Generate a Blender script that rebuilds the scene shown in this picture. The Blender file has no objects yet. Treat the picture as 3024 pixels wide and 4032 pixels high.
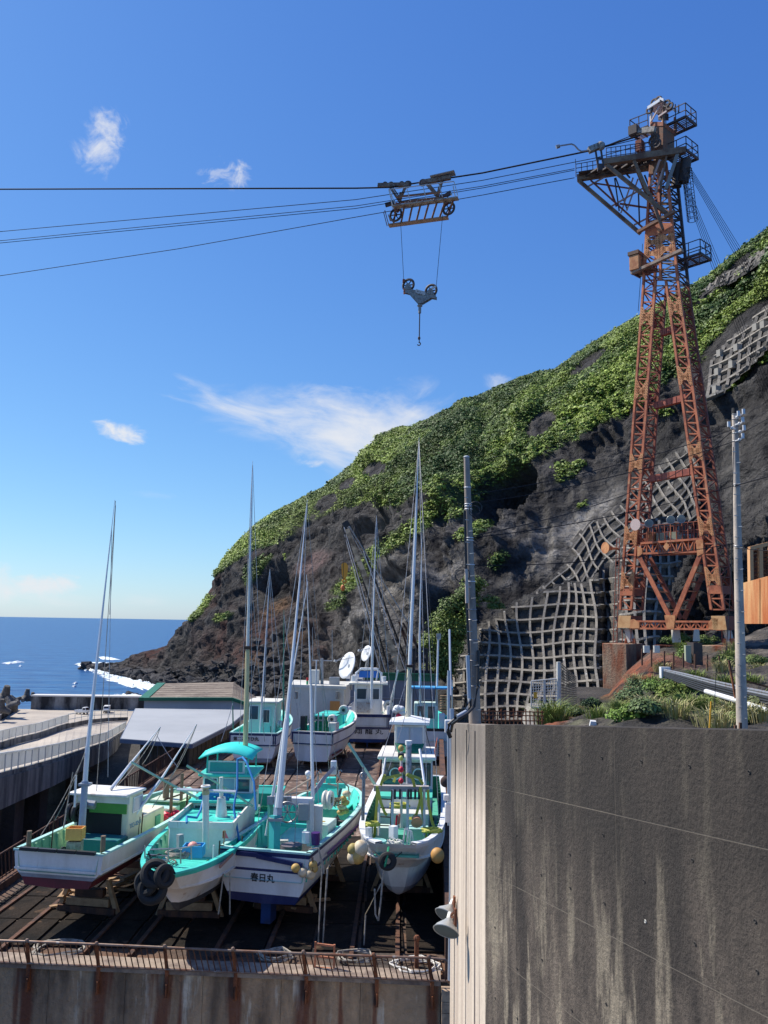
import bpy, math, random
import numpy as np
from mathutils import Matrix, Vector
random.seed(7); RN = np.random.RandomState(11)
C = bpy.context.scene.collection
S = bpy.context.scene
# ---------------- camera, light, exposure ----------------
F = 3280.0; E = 30.0
PITCH = math.radians(7.57); ROLL = math.radians(.93)
cm = bpy.data.cameras.new('camera'); cam = bpy.data.objects.new('camera', cm); C.objects.link(cam)
CAMR = Matrix.Rotation(math.pi/2+PITCH, 3, 'X') @ Matrix.Rotation(ROLL, 3, 'Z')
cam.matrix_world = Matrix.Translation((0, 0, E)) @ CAMR.to_4x4()
cm.sensor_fit = 'VERTICAL'; cm.sensor_height = 24; cm.lens = 24*F/4032
cm.clip_start = .1; cm.clip_end = 120000
S.camera = cam
SUN_AZ = math.radians(-65); SUN_EL = math.radians(50)      # azimuth from +Y towards +X
sdir = Vector((math.sin(SUN_AZ)*math.cos(SUN_EL), math.cos(SUN_AZ)*math.cos(SUN_EL), math.sin(SUN_EL)))
sl = bpy.data.lights.new('sun', 'SUN'); so = bpy.data.objects.new('sun', sl); C.objects.link(so)
sl.energy = 5.0; sl.angle = math.radians(.53); sl.color = (1, .93, .82)
so.rotation_euler = (-sdir).to_track_quat('-Z', 'Y').to_euler()
S.view_settings.view_transform = 'Standard'; S.view_settings.look = 'None'
S.view_settings.gamma = 1; S.view_settings.use_curve_mapping = False; S.view_settings.exposure = .4
S.render.engine = 'CYCLES'; S.cycles.max_bounces = 5; S.cycles.transparent_max_bounces = 6

def ray(x, y):
    return CAMR @ Vector(((x-1512)/F, -(y-2016)/F, -1))
def W(x, y, d):                      # point on the ray of a picture position at forward distance d
    v = ray(x, y); return Vector((v.x*d/v.y, d, E+v.z*d/v.y))
def G(x, y, z):                      # ... at height z
    v = ray(x, y); t = (z-E)/v.z; return Vector((v.x*t, v.y*t, z))
def PLN(p0, n):                      # ... on a vertical plane
    p0 = Vector(p0); n = Vector(n)
    def f(x, y, off=0):
        v = ray(x, y); o = Vector((0, 0, E)); t = (p0-o).dot(n)/v.dot(n); return o+v*t+n.normalized()*off
    return f
def px_of(P):                        # numpy Nx3 -> picture positions
    Rt = np.array(CAMR).T; q = (P-np.array([0, 0, E])) @ Rt.T
    return 1512+F*q[:, 0]/-q[:, 2], 2016-F*q[:, 1]/-q[:, 2]

# ---------------- world ----------------
wd = bpy.data.worlds.new('World'); S.world = wd; wd.use_nodes = True
wd.cycles.sampling_method = 'MANUAL'; wd.cycles.sample_map_resolution = 512
nt = wd.node_tree; N = nt.nodes; Lk = nt.links; N.clear()
out = N.new('ShaderNodeOutputWorld'); bg = N.new('ShaderNodeBackground'); bg.inputs[1].default_value = .0758
sky = N.new('ShaderNodeTexSky'); sky.sky_type = 'NISHITA'; sky.sun_disc = False
sky.sun_elevation = SUN_EL; sky.sun_rotation = SUN_AZ; sky.altitude = 0; sky.air_density = 1.0; sky.dust_density = .3; sky.ozone_density = 1.0
Lk.new(bg.outputs[0], out.inputs[0])
tc = N.new('ShaderNodeTexCoord')
def wm(op, a, b=None, c=None, clamp=False):
    n = N.new('ShaderNodeMath'); n.operation = op; n.use_clamp = clamp
    for i, v in enumerate((a, b, c)):
        if v is None: continue
        if isinstance(v, (int, float)): n.inputs[i].default_value = v
        else: Lk.new(v, n.inputs[i])
    return n.outputs[0]
def dotn(v):
    n = N.new('ShaderNodeVectorMath'); n.operation = 'DOT_PRODUCT'; Lk.new(tc.outputs['Generated'], n.inputs[0]); n.inputs[1].default_value = v
    return n.outputs['Value']
sep = N.new('ShaderNodeSeparateColor'); cmb = N.new('ShaderNodeCombineColor'); Lk.new(sky.outputs[0], sep.inputs[0])   # colour response of the photograph's sky
for i_, (a_, g_) in enumerate(((.585, 1.13), (1.11, .96), (2.92, .62))): Lk.new(wm('MULTIPLY', wm('POWER', sep.outputs[i_], g_), a_), cmb.inputs[i_])
cur = cmb.outputs[0]
def cloud(x, y, a, b, tilt, amt, nsc, soft, ragged, st=1.0, hard=.35):
    global cur
    c = ray(x, y).normalized(); u = Vector((c.y, -c.x, 0)).normalized(); v = u.cross(c).normalized()
    ct, sn = math.cos(math.radians(tilt)), math.sin(math.radians(tilt))
    u2 = u*ct-v*sn; v2 = v*ct+u*sn
    dc = dotn(c); U = wm('DIVIDE', dotn(u2), dc); V = wm('DIVIDE', dotn(v2), dc)
    cb = N.new('ShaderNodeCombineXYZ'); Lk.new(wm('MULTIPLY', U, nsc), cb.inputs[0]); Lk.new(wm('MULTIPLY', V, nsc*st), cb.inputs[1]); cb.inputs[2].default_value = x*.01
    nz = N.new('ShaderNodeTexNoise'); nz.inputs['Scale'].default_value = 1; nz.inputs['Detail'].default_value = 9; nz.inputs['Roughness'].default_value = .62; nz.inputs['Distortion'].default_value = .5
    Lk.new(cb.outputs[0], nz.inputs['Vector'])
    r2 = wm('ADD', wm('POWER', wm('ABSOLUTE', wm('DIVIDE', U, a/F)), 2), wm('POWER', wm('ABSOLUTE', wm('DIVIDE', V, b/F)), 2))
    m = wm('ADD', wm('SUBTRACT', 1, r2), wm('MULTIPLY', wm('SUBTRACT', nz.outputs[0], .5+hard*.3), ragged))
    mr = N.new('ShaderNodeMapRange'); mr.interpolation_type = 'SMOOTHSTEP'; mr.inputs[1].default_value = 0; mr.inputs[2].default_value = soft; mr.inputs[4].default_value = amt
    Lk.new(m, mr.inputs[0])
    front = wm('GREATER_THAN', dc, .3)
    mx = N.new('ShaderNodeMix'); mx.data_type = 'RGBA'; Lk.new(wm('MULTIPLY', mr.outputs[0], front), mx.inputs[0]); Lk.new(cur, mx.inputs[6]); mx.inputs[7].default_value = (8.2, 8.4, 8.8, 1)
    cur = mx.outputs[2]
cloud(395, 570, 105, 130, 15, .95, 38, 1.3, 2.8, 1)
cloud(430, 490, 60, 70, 50, .5, 40, 1.0, 3, 1.6)
cloud(930, 695, 70, 65, 20, .85, 46, 1.3, 3.4, 1.2)
cloud(850, 690, 85, 60, -20, .4, 46, 1.2, 4.6, 2.2)
cloud(1250, 1690, 660, 190, 12, .9, 11, 1.4, 2.2, 3.0)
cloud(1500, 1690, 340, 170, 14, 1.0, 13, 1.5, 2.0, 1.8)
cloud(1600, 1610, 220, 130, -25, .85, 16, 1.7, 2.4, 2.2)
cloud(1300, 1570, 260, 75, 4, .6, 16, 1.5, 2.8, 2.6)
cloud(1420, 1770, 260, 60, 22, .8, 16, 1.5, 2.6, 3)
cloud(900, 1605, 300, 45, 8, .45, 16, 1.4, 3.4, 4)
cloud(490, 1700, 135, 46, 9, .97, 26, .9, 2.2, 2)
cloud(1215, 1820, 75, 22, 3, .6, 30, 1.0, 3, 2)
cloud(1960, 1510, 90, 60, 20, .65, 24, 1.4, 2.6, 1.5)
cloud(190, 2300, 160, 55, 0, .85, 26, .9, 2.6, 1.6)
cloud(120, 2350, 330, 60, 0, .5, 14, 1.5, 3, 3)
cloud(0, 2290, 90, 90, 0, .75, 24, 1.1, 2.5, 1.3)
cloud(590, 2360, 140, 34, 0, .3, 20, 1.4, 3, 2.5)
cloud(620, 1950, 120, 22, 2, .22, 20, 1.4, 3, 3)
Lk.new(cur, bg.inputs[0])

# ---------------- materials ----------------
MT = {}
def mat(name, col, rough=.65, metal=0, col2=None, amt=.5, sc=1.0, streak=1.0, fine=.12, bump=.0, bsc=20, spec=.4, col3=None, amt3=.3, sc3=3, attr=None, trans=0):
    if name in MT: return MT[name]
    m = bpy.data.materials.new(name); m.use_nodes = True; t = m.node_tree; n = t.nodes; l = t.links
    p = n['Principled BSDF']; p.inputs['Roughness'].default_value = rough; p.inputs['Metallic'].default_value = metal
    p.inputs['Specular IOR Level'].default_value = spec
    g = n.new('ShaderNodeNewGeometry')
    def tex(scale, st, det=6, seed=0, ro=.6):
        mp = n.new('ShaderNodeMapping'); mp.inputs['Scale'].default_value = (scale, scale, scale/st); mp.inputs['Location'].default_value = (seed*3.3, seed, seed*2)
        l.new(g.outputs['Position'], mp.inputs[0])
        z = n.new('ShaderNodeTexNoise'); z.inputs['Scale'].default_value = 1; z.inputs['Detail'].default_value = det; z.inputs['Roughness'].default_value = ro; l.new(mp.outputs[0], z.inputs[0]); return z.outputs[0]
    def ramp(v, a, b):
        r = n.new('ShaderNodeMapRange'); r.inputs[1].default_value = a; r.inputs[2].default_value = b; l.new(v, r.inputs[0]); return r.outputs[0]
    def mix(f, a, b, mode='MIX'):
        x = n.new('ShaderNodeMix'); x.data_type = 'RGBA'; x.blend_type = mode
        for i, v in ((0, f), (6, a), (7, b)):
            if isinstance(v, (int, float)): x.inputs[i].default_value = v
            elif isinstance(v, tuple): x.inputs[i].default_value = (*v, 1)
            else: l.new(v, x.inputs[i])
        return x.outputs[2]
    if attr:
        a = n.new('ShaderNodeAttribute'); a.attribute_name = attr; c = a.outputs['Color']
    else: c = col
    if col2 is not None:
        c = mix(ramp(tex(sc, streak, 8, len(name)), .5+(.5-amt)*.5-.07, .5+(.5-amt)*.5+.12), c, col2)
    if col3 is not None:
        c = mix(ramp(tex(sc3, streak*1.5, 8, len(name)+5), .5+(.5-amt3)*.5, .5+(.5-amt3)*.5+.08), c, col3)
    if fine > 0:
        f = ramp(tex(bsc*.5, 1, 5, 3, .7), .25, .75)
        k = n.new('ShaderNodeMapRange'); k.inputs[3].default_value = 1-fine; k.inputs[4].default_value = 1+fine; l.new(f, k.inputs[0])
        cc = n.new('ShaderNodeCombineColor'); [l.new(k.outputs[0], cc.inputs[i]) for i in range(3)]
        c = mix(1.0, c, cc.outputs[0], 'MULTIPLY')
    if isinstance(c, tuple): p.inputs['Base Color'].default_value = (*c, 1)
    else: l.new(c, p.inputs['Base Color'])
    if bump > 0:
        b = n.new('ShaderNodeBump'); b.inputs['Strength'].default_value = min(1, bump); b.inputs['Distance'].default_value = 1.2/bsc*max(1, bump)
        l.new(tex(bsc, 1, 6, 9, .65), b.inputs['Height']); l.new(b.outputs[0], p.inputs['Normal'])
    if trans: p.inputs['Transmission Weight'].default_value = trans; p.inputs['IOR'].default_value = 1.1
    MT[name] = m; return m

# ---------------- mesh helpers ----------------
MX = {}
class MB:
    def __init__(s): s.v = []; s.f = []; s.m = []; s.cur = 0
    def add(s, vs, fs):
        o = len(s.v); s.v += [tuple(a) for a in vs]; s.f += [tuple(o+i for i in f) for f in fs]; s.m += [s.cur]*len(fs); return s
    def box(s, c, d, rz=0, M=None):
        x, y, z = d[0]/2, d[1]/2, d[2]/2; R = M or Matrix.Rotation(rz, 3, 'Z'); c = Vector(c)
        vs = [c+R@Vector((i*x, j*y, k*z)) for k in (-1, 1) for i, j in ((-1, -1), (1, -1), (1, 1), (-1, 1))]
        return s.add(vs, [(3, 2, 1, 0), (4, 5, 6, 7), (0, 1, 5, 4), (1, 2, 6, 5), (2, 3, 7, 6), (3, 0, 4, 7)])
    def bar(s, p, q, w=.1, h=None, up=(0, 0, 1)):
        p = Vector(p); q = Vector(q); h = h or w; d = (q-p)
        if d.length < 1e-6: return s
        d.normalize(); u = Vector(up)
        if abs(d.dot(u.normalized())) > .98: u = Vector((1, 0.1, 0))
        r = d.cross(u).normalized(); u = r.cross(d).normalized(); r = r*w/2; u = u*h/2
        vs = [p-r-u, p+r-u, p+r+u, p-r+u, q-r-u, q+r-u, q+r+u, q-r+u]
        return s.add(vs, [(0, 1, 2, 3), (7, 6, 5, 4), (4, 5, 1, 0), (5, 6, 2, 1), (6, 7, 3, 2), (7, 4, 0, 3)])
    def tube(s, pts, r, n=6, r2=None, cap=True):
        pts = [Vector(p) for p in pts]; k = len(pts); vs = []; fs = []
        for i, p in enumerate(pts):
            d = (pts[min(i+1, k-1)]-pts[max(i-1, 0)]).normalized(); u = Vector((0, 0, 1)) if abs(d.z) < .9 else Vector((1, 0, 0))
            a = d.cross(u).normalized(); b = a.cross(d); rr = r if r2 is None else r+(r2-r)*i/(k-1)
            vs += [p+(a*math.cos(t)+b*math.sin(t))*rr for t in [2*math.pi*j/n for j in range(n)]]
        for i in range(k-1):
            for j in range(n): a = i*n+j; b = i*n+(j+1) % n; fs.append((a, b, b+n, a+n))
        if cap: fs += [tuple(range(n))[::-1], tuple((k-1)*n+j for j in range(n))]
        return s.add(vs, fs)
    def prism(s, poly, vec):
        poly = [Vector(p) for p in poly]; vec = Vector(vec); k = len(poly)
        return s.add(poly+[p+vec for p in poly], [tuple(range(k))[::-1], tuple(range(k, 2*k))]+[(i, (i+1) % k, k+(i+1) % k, k+i) for i in range(k)])
    def quad(s, *p): return s.add(p, [tuple(range(len(p)))])
    def ball(s, c, r, n=8, m=5, sc=(1, 1, 1), cutb=None):
        vs = []; fs = []; c = Vector(c)
        for i in range(1, m):
            t = math.pi*i/m
            vs += [c+Vector((math.sin(t)*math.cos(a)*r*sc[0], math.sin(t)*math.sin(a)*r*sc[1], math.cos(t)*r*sc[2])) for a in [2*math.pi*j/n for j in range(n)]]
        vs += [c+Vector((0, 0, r*sc[2])), c-Vector((0, 0, r*sc[2]))]; T = len(vs)-2
        for i in range(m-2):
            for j in range(n): a = i*n+j; b = i*n+(j+1) % n; fs.append((a, a+n, b+n, b))
        for j in range(n): fs.append((T, j, (j+1) % n)); fs.append((T+1, (m-2)*n+(j+1) % n, (m-2)*n+j))
        return s.add(vs, fs)
    def torus(s, c, R, r, ax=(0, 0, 1), n=14, m=6, a0=0, a1=2*math.pi):
        ax = Vector(ax).normalized(); u = ax.orthogonal().normalized(); v = ax.cross(u); c = Vector(c)
        full = abs(a1-a0) > 6.2; k = n if full else n+1; vs = []; fs = []
        for i in range(k):
            t = a0+(a1-a0)*i/n; d = u*math.cos(t)+v*math.sin(t)
            vs += [c+d*R+(d*math.cos(p)+ax*math.sin(p))*r for p in [2*math.pi*j/m for j in range(m)]]
        for i in range(n):
            i2 = (i+1) % k
            for j in range(m): j2 = (j+1) % m; fs.append((i*m+j, i2*m+j, i2*m+j2, i*m+j2))
        return s.add(vs, fs)
    def build(s, name, mats, parent=None, world=True, label=None, bev=0, smooth=True, ang=35, kind=None, flip=True):
        me = bpy.data.meshes.new(name); vs = s.v
        if world and parent is not None:
            inv = MX[parent.name].inverted(); vs = [tuple(inv @ Vector(v)) for v in vs]
        me.from_pydata(vs, [], s.f)
        if not isinstance(mats, (list, tuple)): mats = [mats]
        for m in mats: me.materials.append(m)
        if len(mats) > 1: me.polygons.foreach_set('material_index', s.m)
        if flip:
            import bmesh
            bm = bmesh.new(); bm.from_mesh(me); bmesh.ops.recalc_face_normals(bm, faces=bm.faces); bm.to_mesh(me); bm.free()
        if smooth:
            me.polygons.foreach_set('use_smooth', [True]*len(me.polygons)); me.set_sharp_from_angle(angle=math.radians(ang))
        me.update()
        o = bpy.data.objects.new(name, me); C.objects.link(o)
        if parent is not None: o.parent = parent; MX[o.name] = MX[parent.name]
        else: MX[o.name] = Matrix.Identity(4)
        if bev: b = o.modifiers.new('bevel', 'BEVEL'); b.width = bev; b.segments = 2; b.limit_method = 'ANGLE'
        if label: o['label'] = label
        if kind: o['kind'] = kind
        return o
def T(name, label, cat, loc=(0, 0, 0), rz=0, group=None):
    o = bpy.data.objects.new(name, None); C.objects.link(o); o.empty_display_size = .3
    o.location = loc; o.rotation_euler = (0, 0, rz); MX[o.name] = Matrix.Translation(loc) @ Matrix.Rotation(rz, 4, 'Z')
    o['label'] = label; o['category'] = cat
    if group: o['group'] = group
    return o
def tag(o, label, cat, group=None):
    o['label'] = label; o['category'] = cat
    if group: o['group'] = group
    return o
def st(o, name=None): o['kind'] = 'structure'; return o
def copy_thing(src, loc, rz, label, sc=None):
    mp = {}
    c = src.copy(); C.objects.link(c); c.location = loc; c.rotation_euler = (0, 0, rz); c['label'] = label
    if sc: c.scale = sc
    def rec(a, b):
        for ch in a.children:
            d = ch.copy(); C.objects.link(d); d.parent = b; rec(ch, d)
    rec(src, c); return c
def share(o, name, parent, M=None):         # another piece sharing the mesh data
    c = o.copy(); C.objects.link(c); c.parent = parent
    if M is not None: c.matrix_basis = M
    MX[c.name] = MX[parent.name] if parent else Matrix.Identity(4); return c
def lerp(a, b, t): return a+(b-a)*t
def interp(x, pts):
    return float(np.interp(x, [p[0] for p in pts], [p[1] for p in pts]))
def text_obj(txt, name, size, M, mtl, parent, depth=.006, sx=1.0):
    cu = bpy.data.curves.new(name, 'FONT'); cu.body = txt; cu.size = size; cu.extrude = depth; cu.align_x = 'CENTER'; cu.align_y = 'CENTER'; cu.resolution_u = 2; cu.offset = size*.012
    to = bpy.data.objects.new(name, cu); C.objects.link(to)
    dg = bpy.context.evaluated_depsgraph_get(); dg.update(); me = bpy.data.meshes.new_from_object(to.evaluated_get(dg)); bpy.data.objects.remove(to)
    me.materials.clear(); me.materials.append(mtl); me.transform(Matrix.Diagonal((sx, 1, 1, 1)))
    o = bpy.data.objects.new(name, me); C.objects.link(o); o.parent = parent
    o.matrix_basis = (MX[parent.name].inverted() if parent else Matrix.Identity(4)) @ M; return o
def frame(o, xa, ya):                        # matrix whose x axis is xa and y axis ya
    xa = Vector(xa).normalized(); za = xa.cross(Vector(ya)).normalized(); ya = za.cross(xa)
    m = Matrix.Identity(4)
    for i in range(3): m[i][0] = xa[i]; m[i][1] = ya[i]; m[i][2] = za[i]; m[i][3] = o[i]
    return m

# ---------------- numpy noise ----------------
def vn(P, sc, seed=0):
    P = np.asarray(P, float)*sc+seed*17.31; I = np.floor(P).astype(np.int64); f = P-I; f = f*f*(3-2*f)
    def h(i, j, k):
        n = (i*374761393+j*668265263+k*2147483647+seed*1013) & 0xffffffff; n = ((n ^ (n >> 13))*1274126177) & 0xffffffff; n = (n ^ (n >> 16)); return (n & 0xffff)/65535.
    r = 0
    for a in (0, 1):
        for b in (0, 1):
            for c in (0, 1):
                w = (f[:, 0] if a else 1-f[:, 0])*(f[:, 1] if b else 1-f[:, 1])*(f[:, 2] if c else 1-f[:, 2])
                r = r+w*h(I[:, 0]+a, I[:, 1]+b, I[:, 2]+c)
    return r*2-1
def fbm(P, sc, o=4, seed=0, ridged=False):
    r = 0; a = 1; t = 0
    for i in range(o):
        n = vn(P, sc*2**i, seed+i*3)
        if ridged: n = 1-2*np.abs(n)
        r = r+a*n; t += a; a *= .5
    return r/t
def npmesh(name, V, Fc, mtl, cols=None, smooth=False):
    me = bpy.data.meshes.new(name); k = Fc.shape[1]
    me.vertices.add(len(V)); me.vertices.foreach_set('co', V.astype(np.float32).ravel())
    me.loops.add(Fc.size); me.loops.foreach_set('vertex_index', Fc.astype(np.int32).ravel())
    me.polygons.add(len(Fc)); me.polygons.foreach_set('loop_start', np.arange(0, Fc.size, k, dtype=np.int32))
    if smooth: me.polygons.foreach_set('use_smooth', np.ones(len(Fc), bool))
    me.update(calc_edges=True)
    if cols is not None:
        at = me.color_attributes.new('Col', 'FLOAT_COLOR', 'POINT'); at.data.foreach_set('color', np.c_[cols, np.ones(len(cols))].astype(np.float32).ravel())
    me.materials.append(mtl); o = bpy.data.objects.new(name, me); C.objects.link(o); MX[o.name] = Matrix.Identity(4); return o
# ================= SEA =================
sm = mat('sea_water', (.004, .045, .12), rough=.30, fine=0, spec=.32)
n = sm.node_tree.nodes; l = sm.node_tree.links; p = n['Principled BSDF']
g = n.new('ShaderNodeNewGeometry')
hts = None
for i, (sx, sy, s_, d_) in enumerate(((.012, .05, 1, 2.2), (.07, .16, 1, .9), (.35, .7, 1, .25))):
    mp = n.new('ShaderNodeMapping'); mp.inputs['Scale'].default_value = (sx, sy, 1); mp.inputs['Rotation'].default_value = (0, 0, .3); l.new(g.outputs['Position'], mp.inputs[0])
    z = n.new('ShaderNodeTexNoise'); z.inputs['Detail'].default_value = 5; z.inputs['Scale'].default_value = 1; l.new(mp.outputs[0], z.inputs[0])
    b = n.new('ShaderNodeBump'); b.inputs['Distance'].default_value = d_; b.inputs['Strength'].default_value = .9; l.new(z.outputs[0], b.inputs['Height'])
    if hts: l.new(hts, b.inputs['Normal'])
    hts = b.outputs[0]
    if i == 1:
        r = n.new('ShaderNodeMix'); r.data_type = 'RGBA'; mr = n.new('ShaderNodeMapRange'); mr.inputs[1].default_value = .42; mr.inputs[2].default_value = .66; l.new(z.outputs[0], mr.inputs[0]); l.new(mr.outputs[0], r.inputs[0])
        r.inputs[6].default_value = (.001, .035, .14, 1); r.inputs[7].default_value = (.008, .09, .24, 1); l.new(r.outputs[2], p.inputs['Base Color'])
l.new(hts, p.inputs['Normal'])
xs = np.array([-60000, -8000, -2500, -800, 0, 800, 2500, 8000, 60000.]); ys = np.array([-400, 0, 300, 900, 2600, 8000, 30000, 90000.])
V = np.array([(x, y, 0) for y in ys for x in xs]); k = len(xs)
Fq = np.array([(j*k+i, j*k+i+1, (j+1)*k+i+1, (j+1)*k+i) for j in range(len(ys)-1) for i in range(k-1)])
sea = st(npmesh('sea', V, Fq, sm))

# ================= MOUNTAIN =================
RIDGE = [(330, 2655), (419, 2622), (560, 2580), (650, 2540), (711, 2500), (762, 2437), (802, 2380), (830, 2310), (857, 2268), (912, 2160), (966, 2096), (1021, 2045), (1080, 2005), (1167, 1962), (1276, 1908), (1385, 1823), (1458, 1762), (1550, 1697), (1641, 1672), (1750, 1608), (1859, 1562), (2005, 1498), (2115, 1456), (2188, 1446), (2333, 1342), (2516, 1233), (2698, 1132), (2789, 1078), (2899, 986), (3024, 893), (3300, 700), (3700, 480)]
DR = [(330, 510), (600, 480), (762, 455), (966, 420), (1200, 380), (1500, 335), (1800, 290), (2200, 245), (2600, 205), (3024, 168), (3700, 130)]
DB = [(330, 505), (419, 490), (500, 440), (600, 405), (700, 375), (800, 335), (900, 300), (1000, 265), (1200, 200), (1400, 150), (1600, 118), (1770, 99), (2000, 97), (2600, 97), (3024, 88), (3700, 75)]
ZB = [(330, -1), (1000, -1.5), (1200, 4), (1400, 11), (1600, 17), (1770, 18.5), (2200, 19), (2600, 18.5), (3024, 18), (3700, 17)]
VEG = [(330, 2300), (762, 2430), (857, 2290), (912, 2230), (966, 2190), (1080, 2130), (1160, 2105), (1230, 2040), (1310, 1975), (1400, 1985), (1500, 2000), (1600, 1985), (1700, 2000), (1760, 2020), (1850, 1985), (1930, 1925), (2000, 1885), (2120, 1800), (2230, 1745), (2350, 1690), (2480, 1612), (2600, 1530), (2780, 1390), (2860, 1310), (3024, 1190), (3700, 800)]
def smooth(a, b, x): t = np.clip((x-a)/(b-a), 0, 1); return t*t*(3-2*t)
def ell(px, py, cx, cy, a, b, tilt):
    t = math.radians(tilt); dx = px-cx; dy = py-cy; u = (dx*math.cos(t)+dy*math.sin(t))/a; v = (-dx*math.sin(t)+dy*math.cos(t))/b; return 1-np.sqrt(u*u+v*v)
def terr_base(x, s):
    ip = lambda T_: np.interp(x, [p[0] for p in T_], [p[1] for p in T_])
    db, dr, zb, ry = ip(DB), ip(DR), ip(ZB), ip(RIDGE)+12
    # ray slopes at picture column x for the ridge
    R = np.array(CAMR); vx = (x-1512)/F; vy = -(ry-2016)/F
    rx = R[0, 0]*vx+R[0, 1]*vy-R[0, 2]; ryy = R[1, 0]*vx+R[1, 1]*vy-R[1, 2]; rz = R[2, 0]*vx+R[2, 1]*vy-R[2, 2]
    zr = E+rz/ryy*dr; xr = rx/ryy*dr
    vyb = -(np.full_like(x, 2700)-2016)/F
    rxb = R[0, 0]*vx+R[0, 1]*vyb-R[0, 2]; ryb = R[1, 0]*vx+R[1, 1]*vyb-R[1, 2]
    xb = rxb/ryb*db
    cl = smooth(1500, 1000, x)                     # how much the profile is a sea cliff
    hc = np.interp(s, [0, .22, .45, .56, 1, 1.6], [0, .10, .30, .58, 1, .2]); hs = np.interp(s, [0, .12, .5, .75, 1, 1.6], [0, .16, .60, .83, 1, .3])
    h = cl*hc+(1-cl)*hs
    return np.stack([xb+(xr-xb)*s, db+(dr-db)*s, zb+(zr-zb)*h], 1), cl
def terr(x, s):
    P, cl = terr_base(x, s); px, py = px_of(P)
    gl = np.stack([x/90, s*3.0, x*0], 1)
    rib = fbm(gl, 1.0, 3, 5, True); rib2 = fbm(np.stack([x/34+s*6, s*5, x*0], 1), 1.0, 3, 9, True)
    big = fbm(P, .018, 4, 2); mid = fbm(P, .07, 4, 3, True); sm_ = fbm(P, .28, 3, 6)
    dg = fbm(np.stack([(px*.58+py*.81)/75, (px*.81-py*.58)/420, px*0], 1), 1.0, 4, 61, True)
    edge = smooth(1.0, .86, s)*smooth(0, .08, s); top = smooth(1.03, .72, s)
    size = np.interp(x, [400, 900, 1500, 2200, 3024], [.7, 1.0, 1.0, .8, .75])
    gridm = np.clip(np.maximum(ell(px, py, 2150, 2620, 560, 420, -25), np.maximum(ell(px, py, 2500, 2150, 330, 560, 35), np.maximum(ell(px, py, 2960, 1370, 330, 190, -42), ell(px, py, 2990, 1850, 230, 400, 0)))), 0, .35)/.35
    k = size*(1-.85*gridm)
    vg = py-np.interp(px, [p[0] for p in VEG], [p[1] for p in VEG])      # >0 below vegetation line
    rocky = smooth(-60, 30, vg)
    d = k*(edge*(rib*5+big*7)+top*dg*4.5+top*(rib2*1.2*(.4+.6*rocky)+mid*3.6*(.4+.6*rocky)+sm_*1.6*(.25+.75*rocky)))
    # recess right of the ledge (shadowed bay), protruding ribs
    d = d-14*smooth(0, .25, ell(px, py, 2030, 1990, 170, 100, -32))*(1-smooth(.35, .9, ell(px, py, 2180, 2050, 160, 160, 0)))
    d = d+5*smooth(0, .5, ell(px, py, 1900, 2030, 160, 70, -15))+3*smooth(0, .5, ell(px, py, 2130, 1665, 75, 38, -35))
    d = d-9*smooth(0, .4, ell(px, py, 1120, 2330, 110, 110, 0))*(1-smooth(0, .5, ell(px, py, 1260, 2300, 110, 130, -30)))
    d = d-5*smooth(0, .4, ell(px, py, 1480, 2130, 150, 60, -35))-5*smooth(0, .4, ell(px, py, 1590, 2370, 120, 110, 0))-4*smooth(0, .5, ell(px, py, 1800, 2480, 60, 120, 25))
    d = d-4*smooth(0, .5, ell(px, py, 2320, 1430, 90, 30, -35))-5*smooth(0, .5, ell(px, py, 1460, 1850, 70, 35, -30))
    P = P.copy(); P[:, 0] -= d*.62; P[:, 1] -= d*.45; P[:, 2] += d*.4
    return P, px, py, vg, rib, rib2, mid, sm_
NX, NS = 620, 330
gx = np.linspace(330, 3700, NX); gs = np.concatenate([np.linspace(0, 1, NS-26), np.linspace(1.02, 1.6, 26)])
X, Sg = np.meshgrid(gx, gs); X = X.ravel(); Sg = Sg.ravel()
TP, tpx, tpy, tvg, trib, trib2, tmid, tsm = terr(X, Sg)
qx, qy = px_of(TP); qv = qy-np.interp(qx, [p[0] for p in VEG], [p[1] for p in VEG])
def greenmask(px, py, vg, P):
    n1 = fbm(P, .05, 3, 21)*45+fbm(P, .18, 3, 22)*30+fbm(np.stack([(px*.58+py*.81)/48, (px*.81-py*.58)/330, px*0], 1), 1.0, 3, 62)*110*smooth(-160, -10, vg)*smooth(300, 80, vg)
    g = smooth(25, -25, vg+n1)
    for (cx, cy, a, b, t) in ((1560, 2120, 230, 42, -32), (1390, 2280, 130, 40, -38), (1870, 2090, 120, 36, -30), (1800, 2420, 70, 90, 20), (1770, 2590, 75, 110, 10), (1730, 2520, 60, 120, 0), (2260, 1850, 60, 22, -55), (2290, 1990, 40, 10, -40), (1000, 2260, 90, 38, -50), (1320, 2380, 60, 22, -30), (2060, 2430, 60, 14, -20), (1960, 2210, 26, 60, 40), (3000, 1390, 70, 45, -30), (2900, 1500, 80, 18, -40), (880, 2430, 50, 18, -20), (2610, 1620, 40, 25, 0), (2210, 1860, 40, 70, 30)):
        g = np.maximum(g, smooth(0, .35, ell(px, py, cx, cy, a, b, t)+n1/160))
    for (cx, cy, a, b, t) in ((2130, 1670, 80, 42, -38), (2320, 1425, 100, 26, -35), (1475, 1850, 60, 30, -20), (1630, 1990, 90, 45, -40), (2920, 1380, 200, 75, -42), (2860, 1090, 190, 26, -42), (1370, 1905, 50, 22, -30), (1290, 1980, 55, 35, -30)):
        g = g*(1-smooth(-.05, .3, ell(px, py, cx, cy, a, b, t)+n1/260))
    return g
gm = greenmask(qx, qy, qv, TP)
rd = smooth(1400, 1050, qx)*smooth(2120, 2260, qy)*smooth(2660, 2520, qy)
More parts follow.
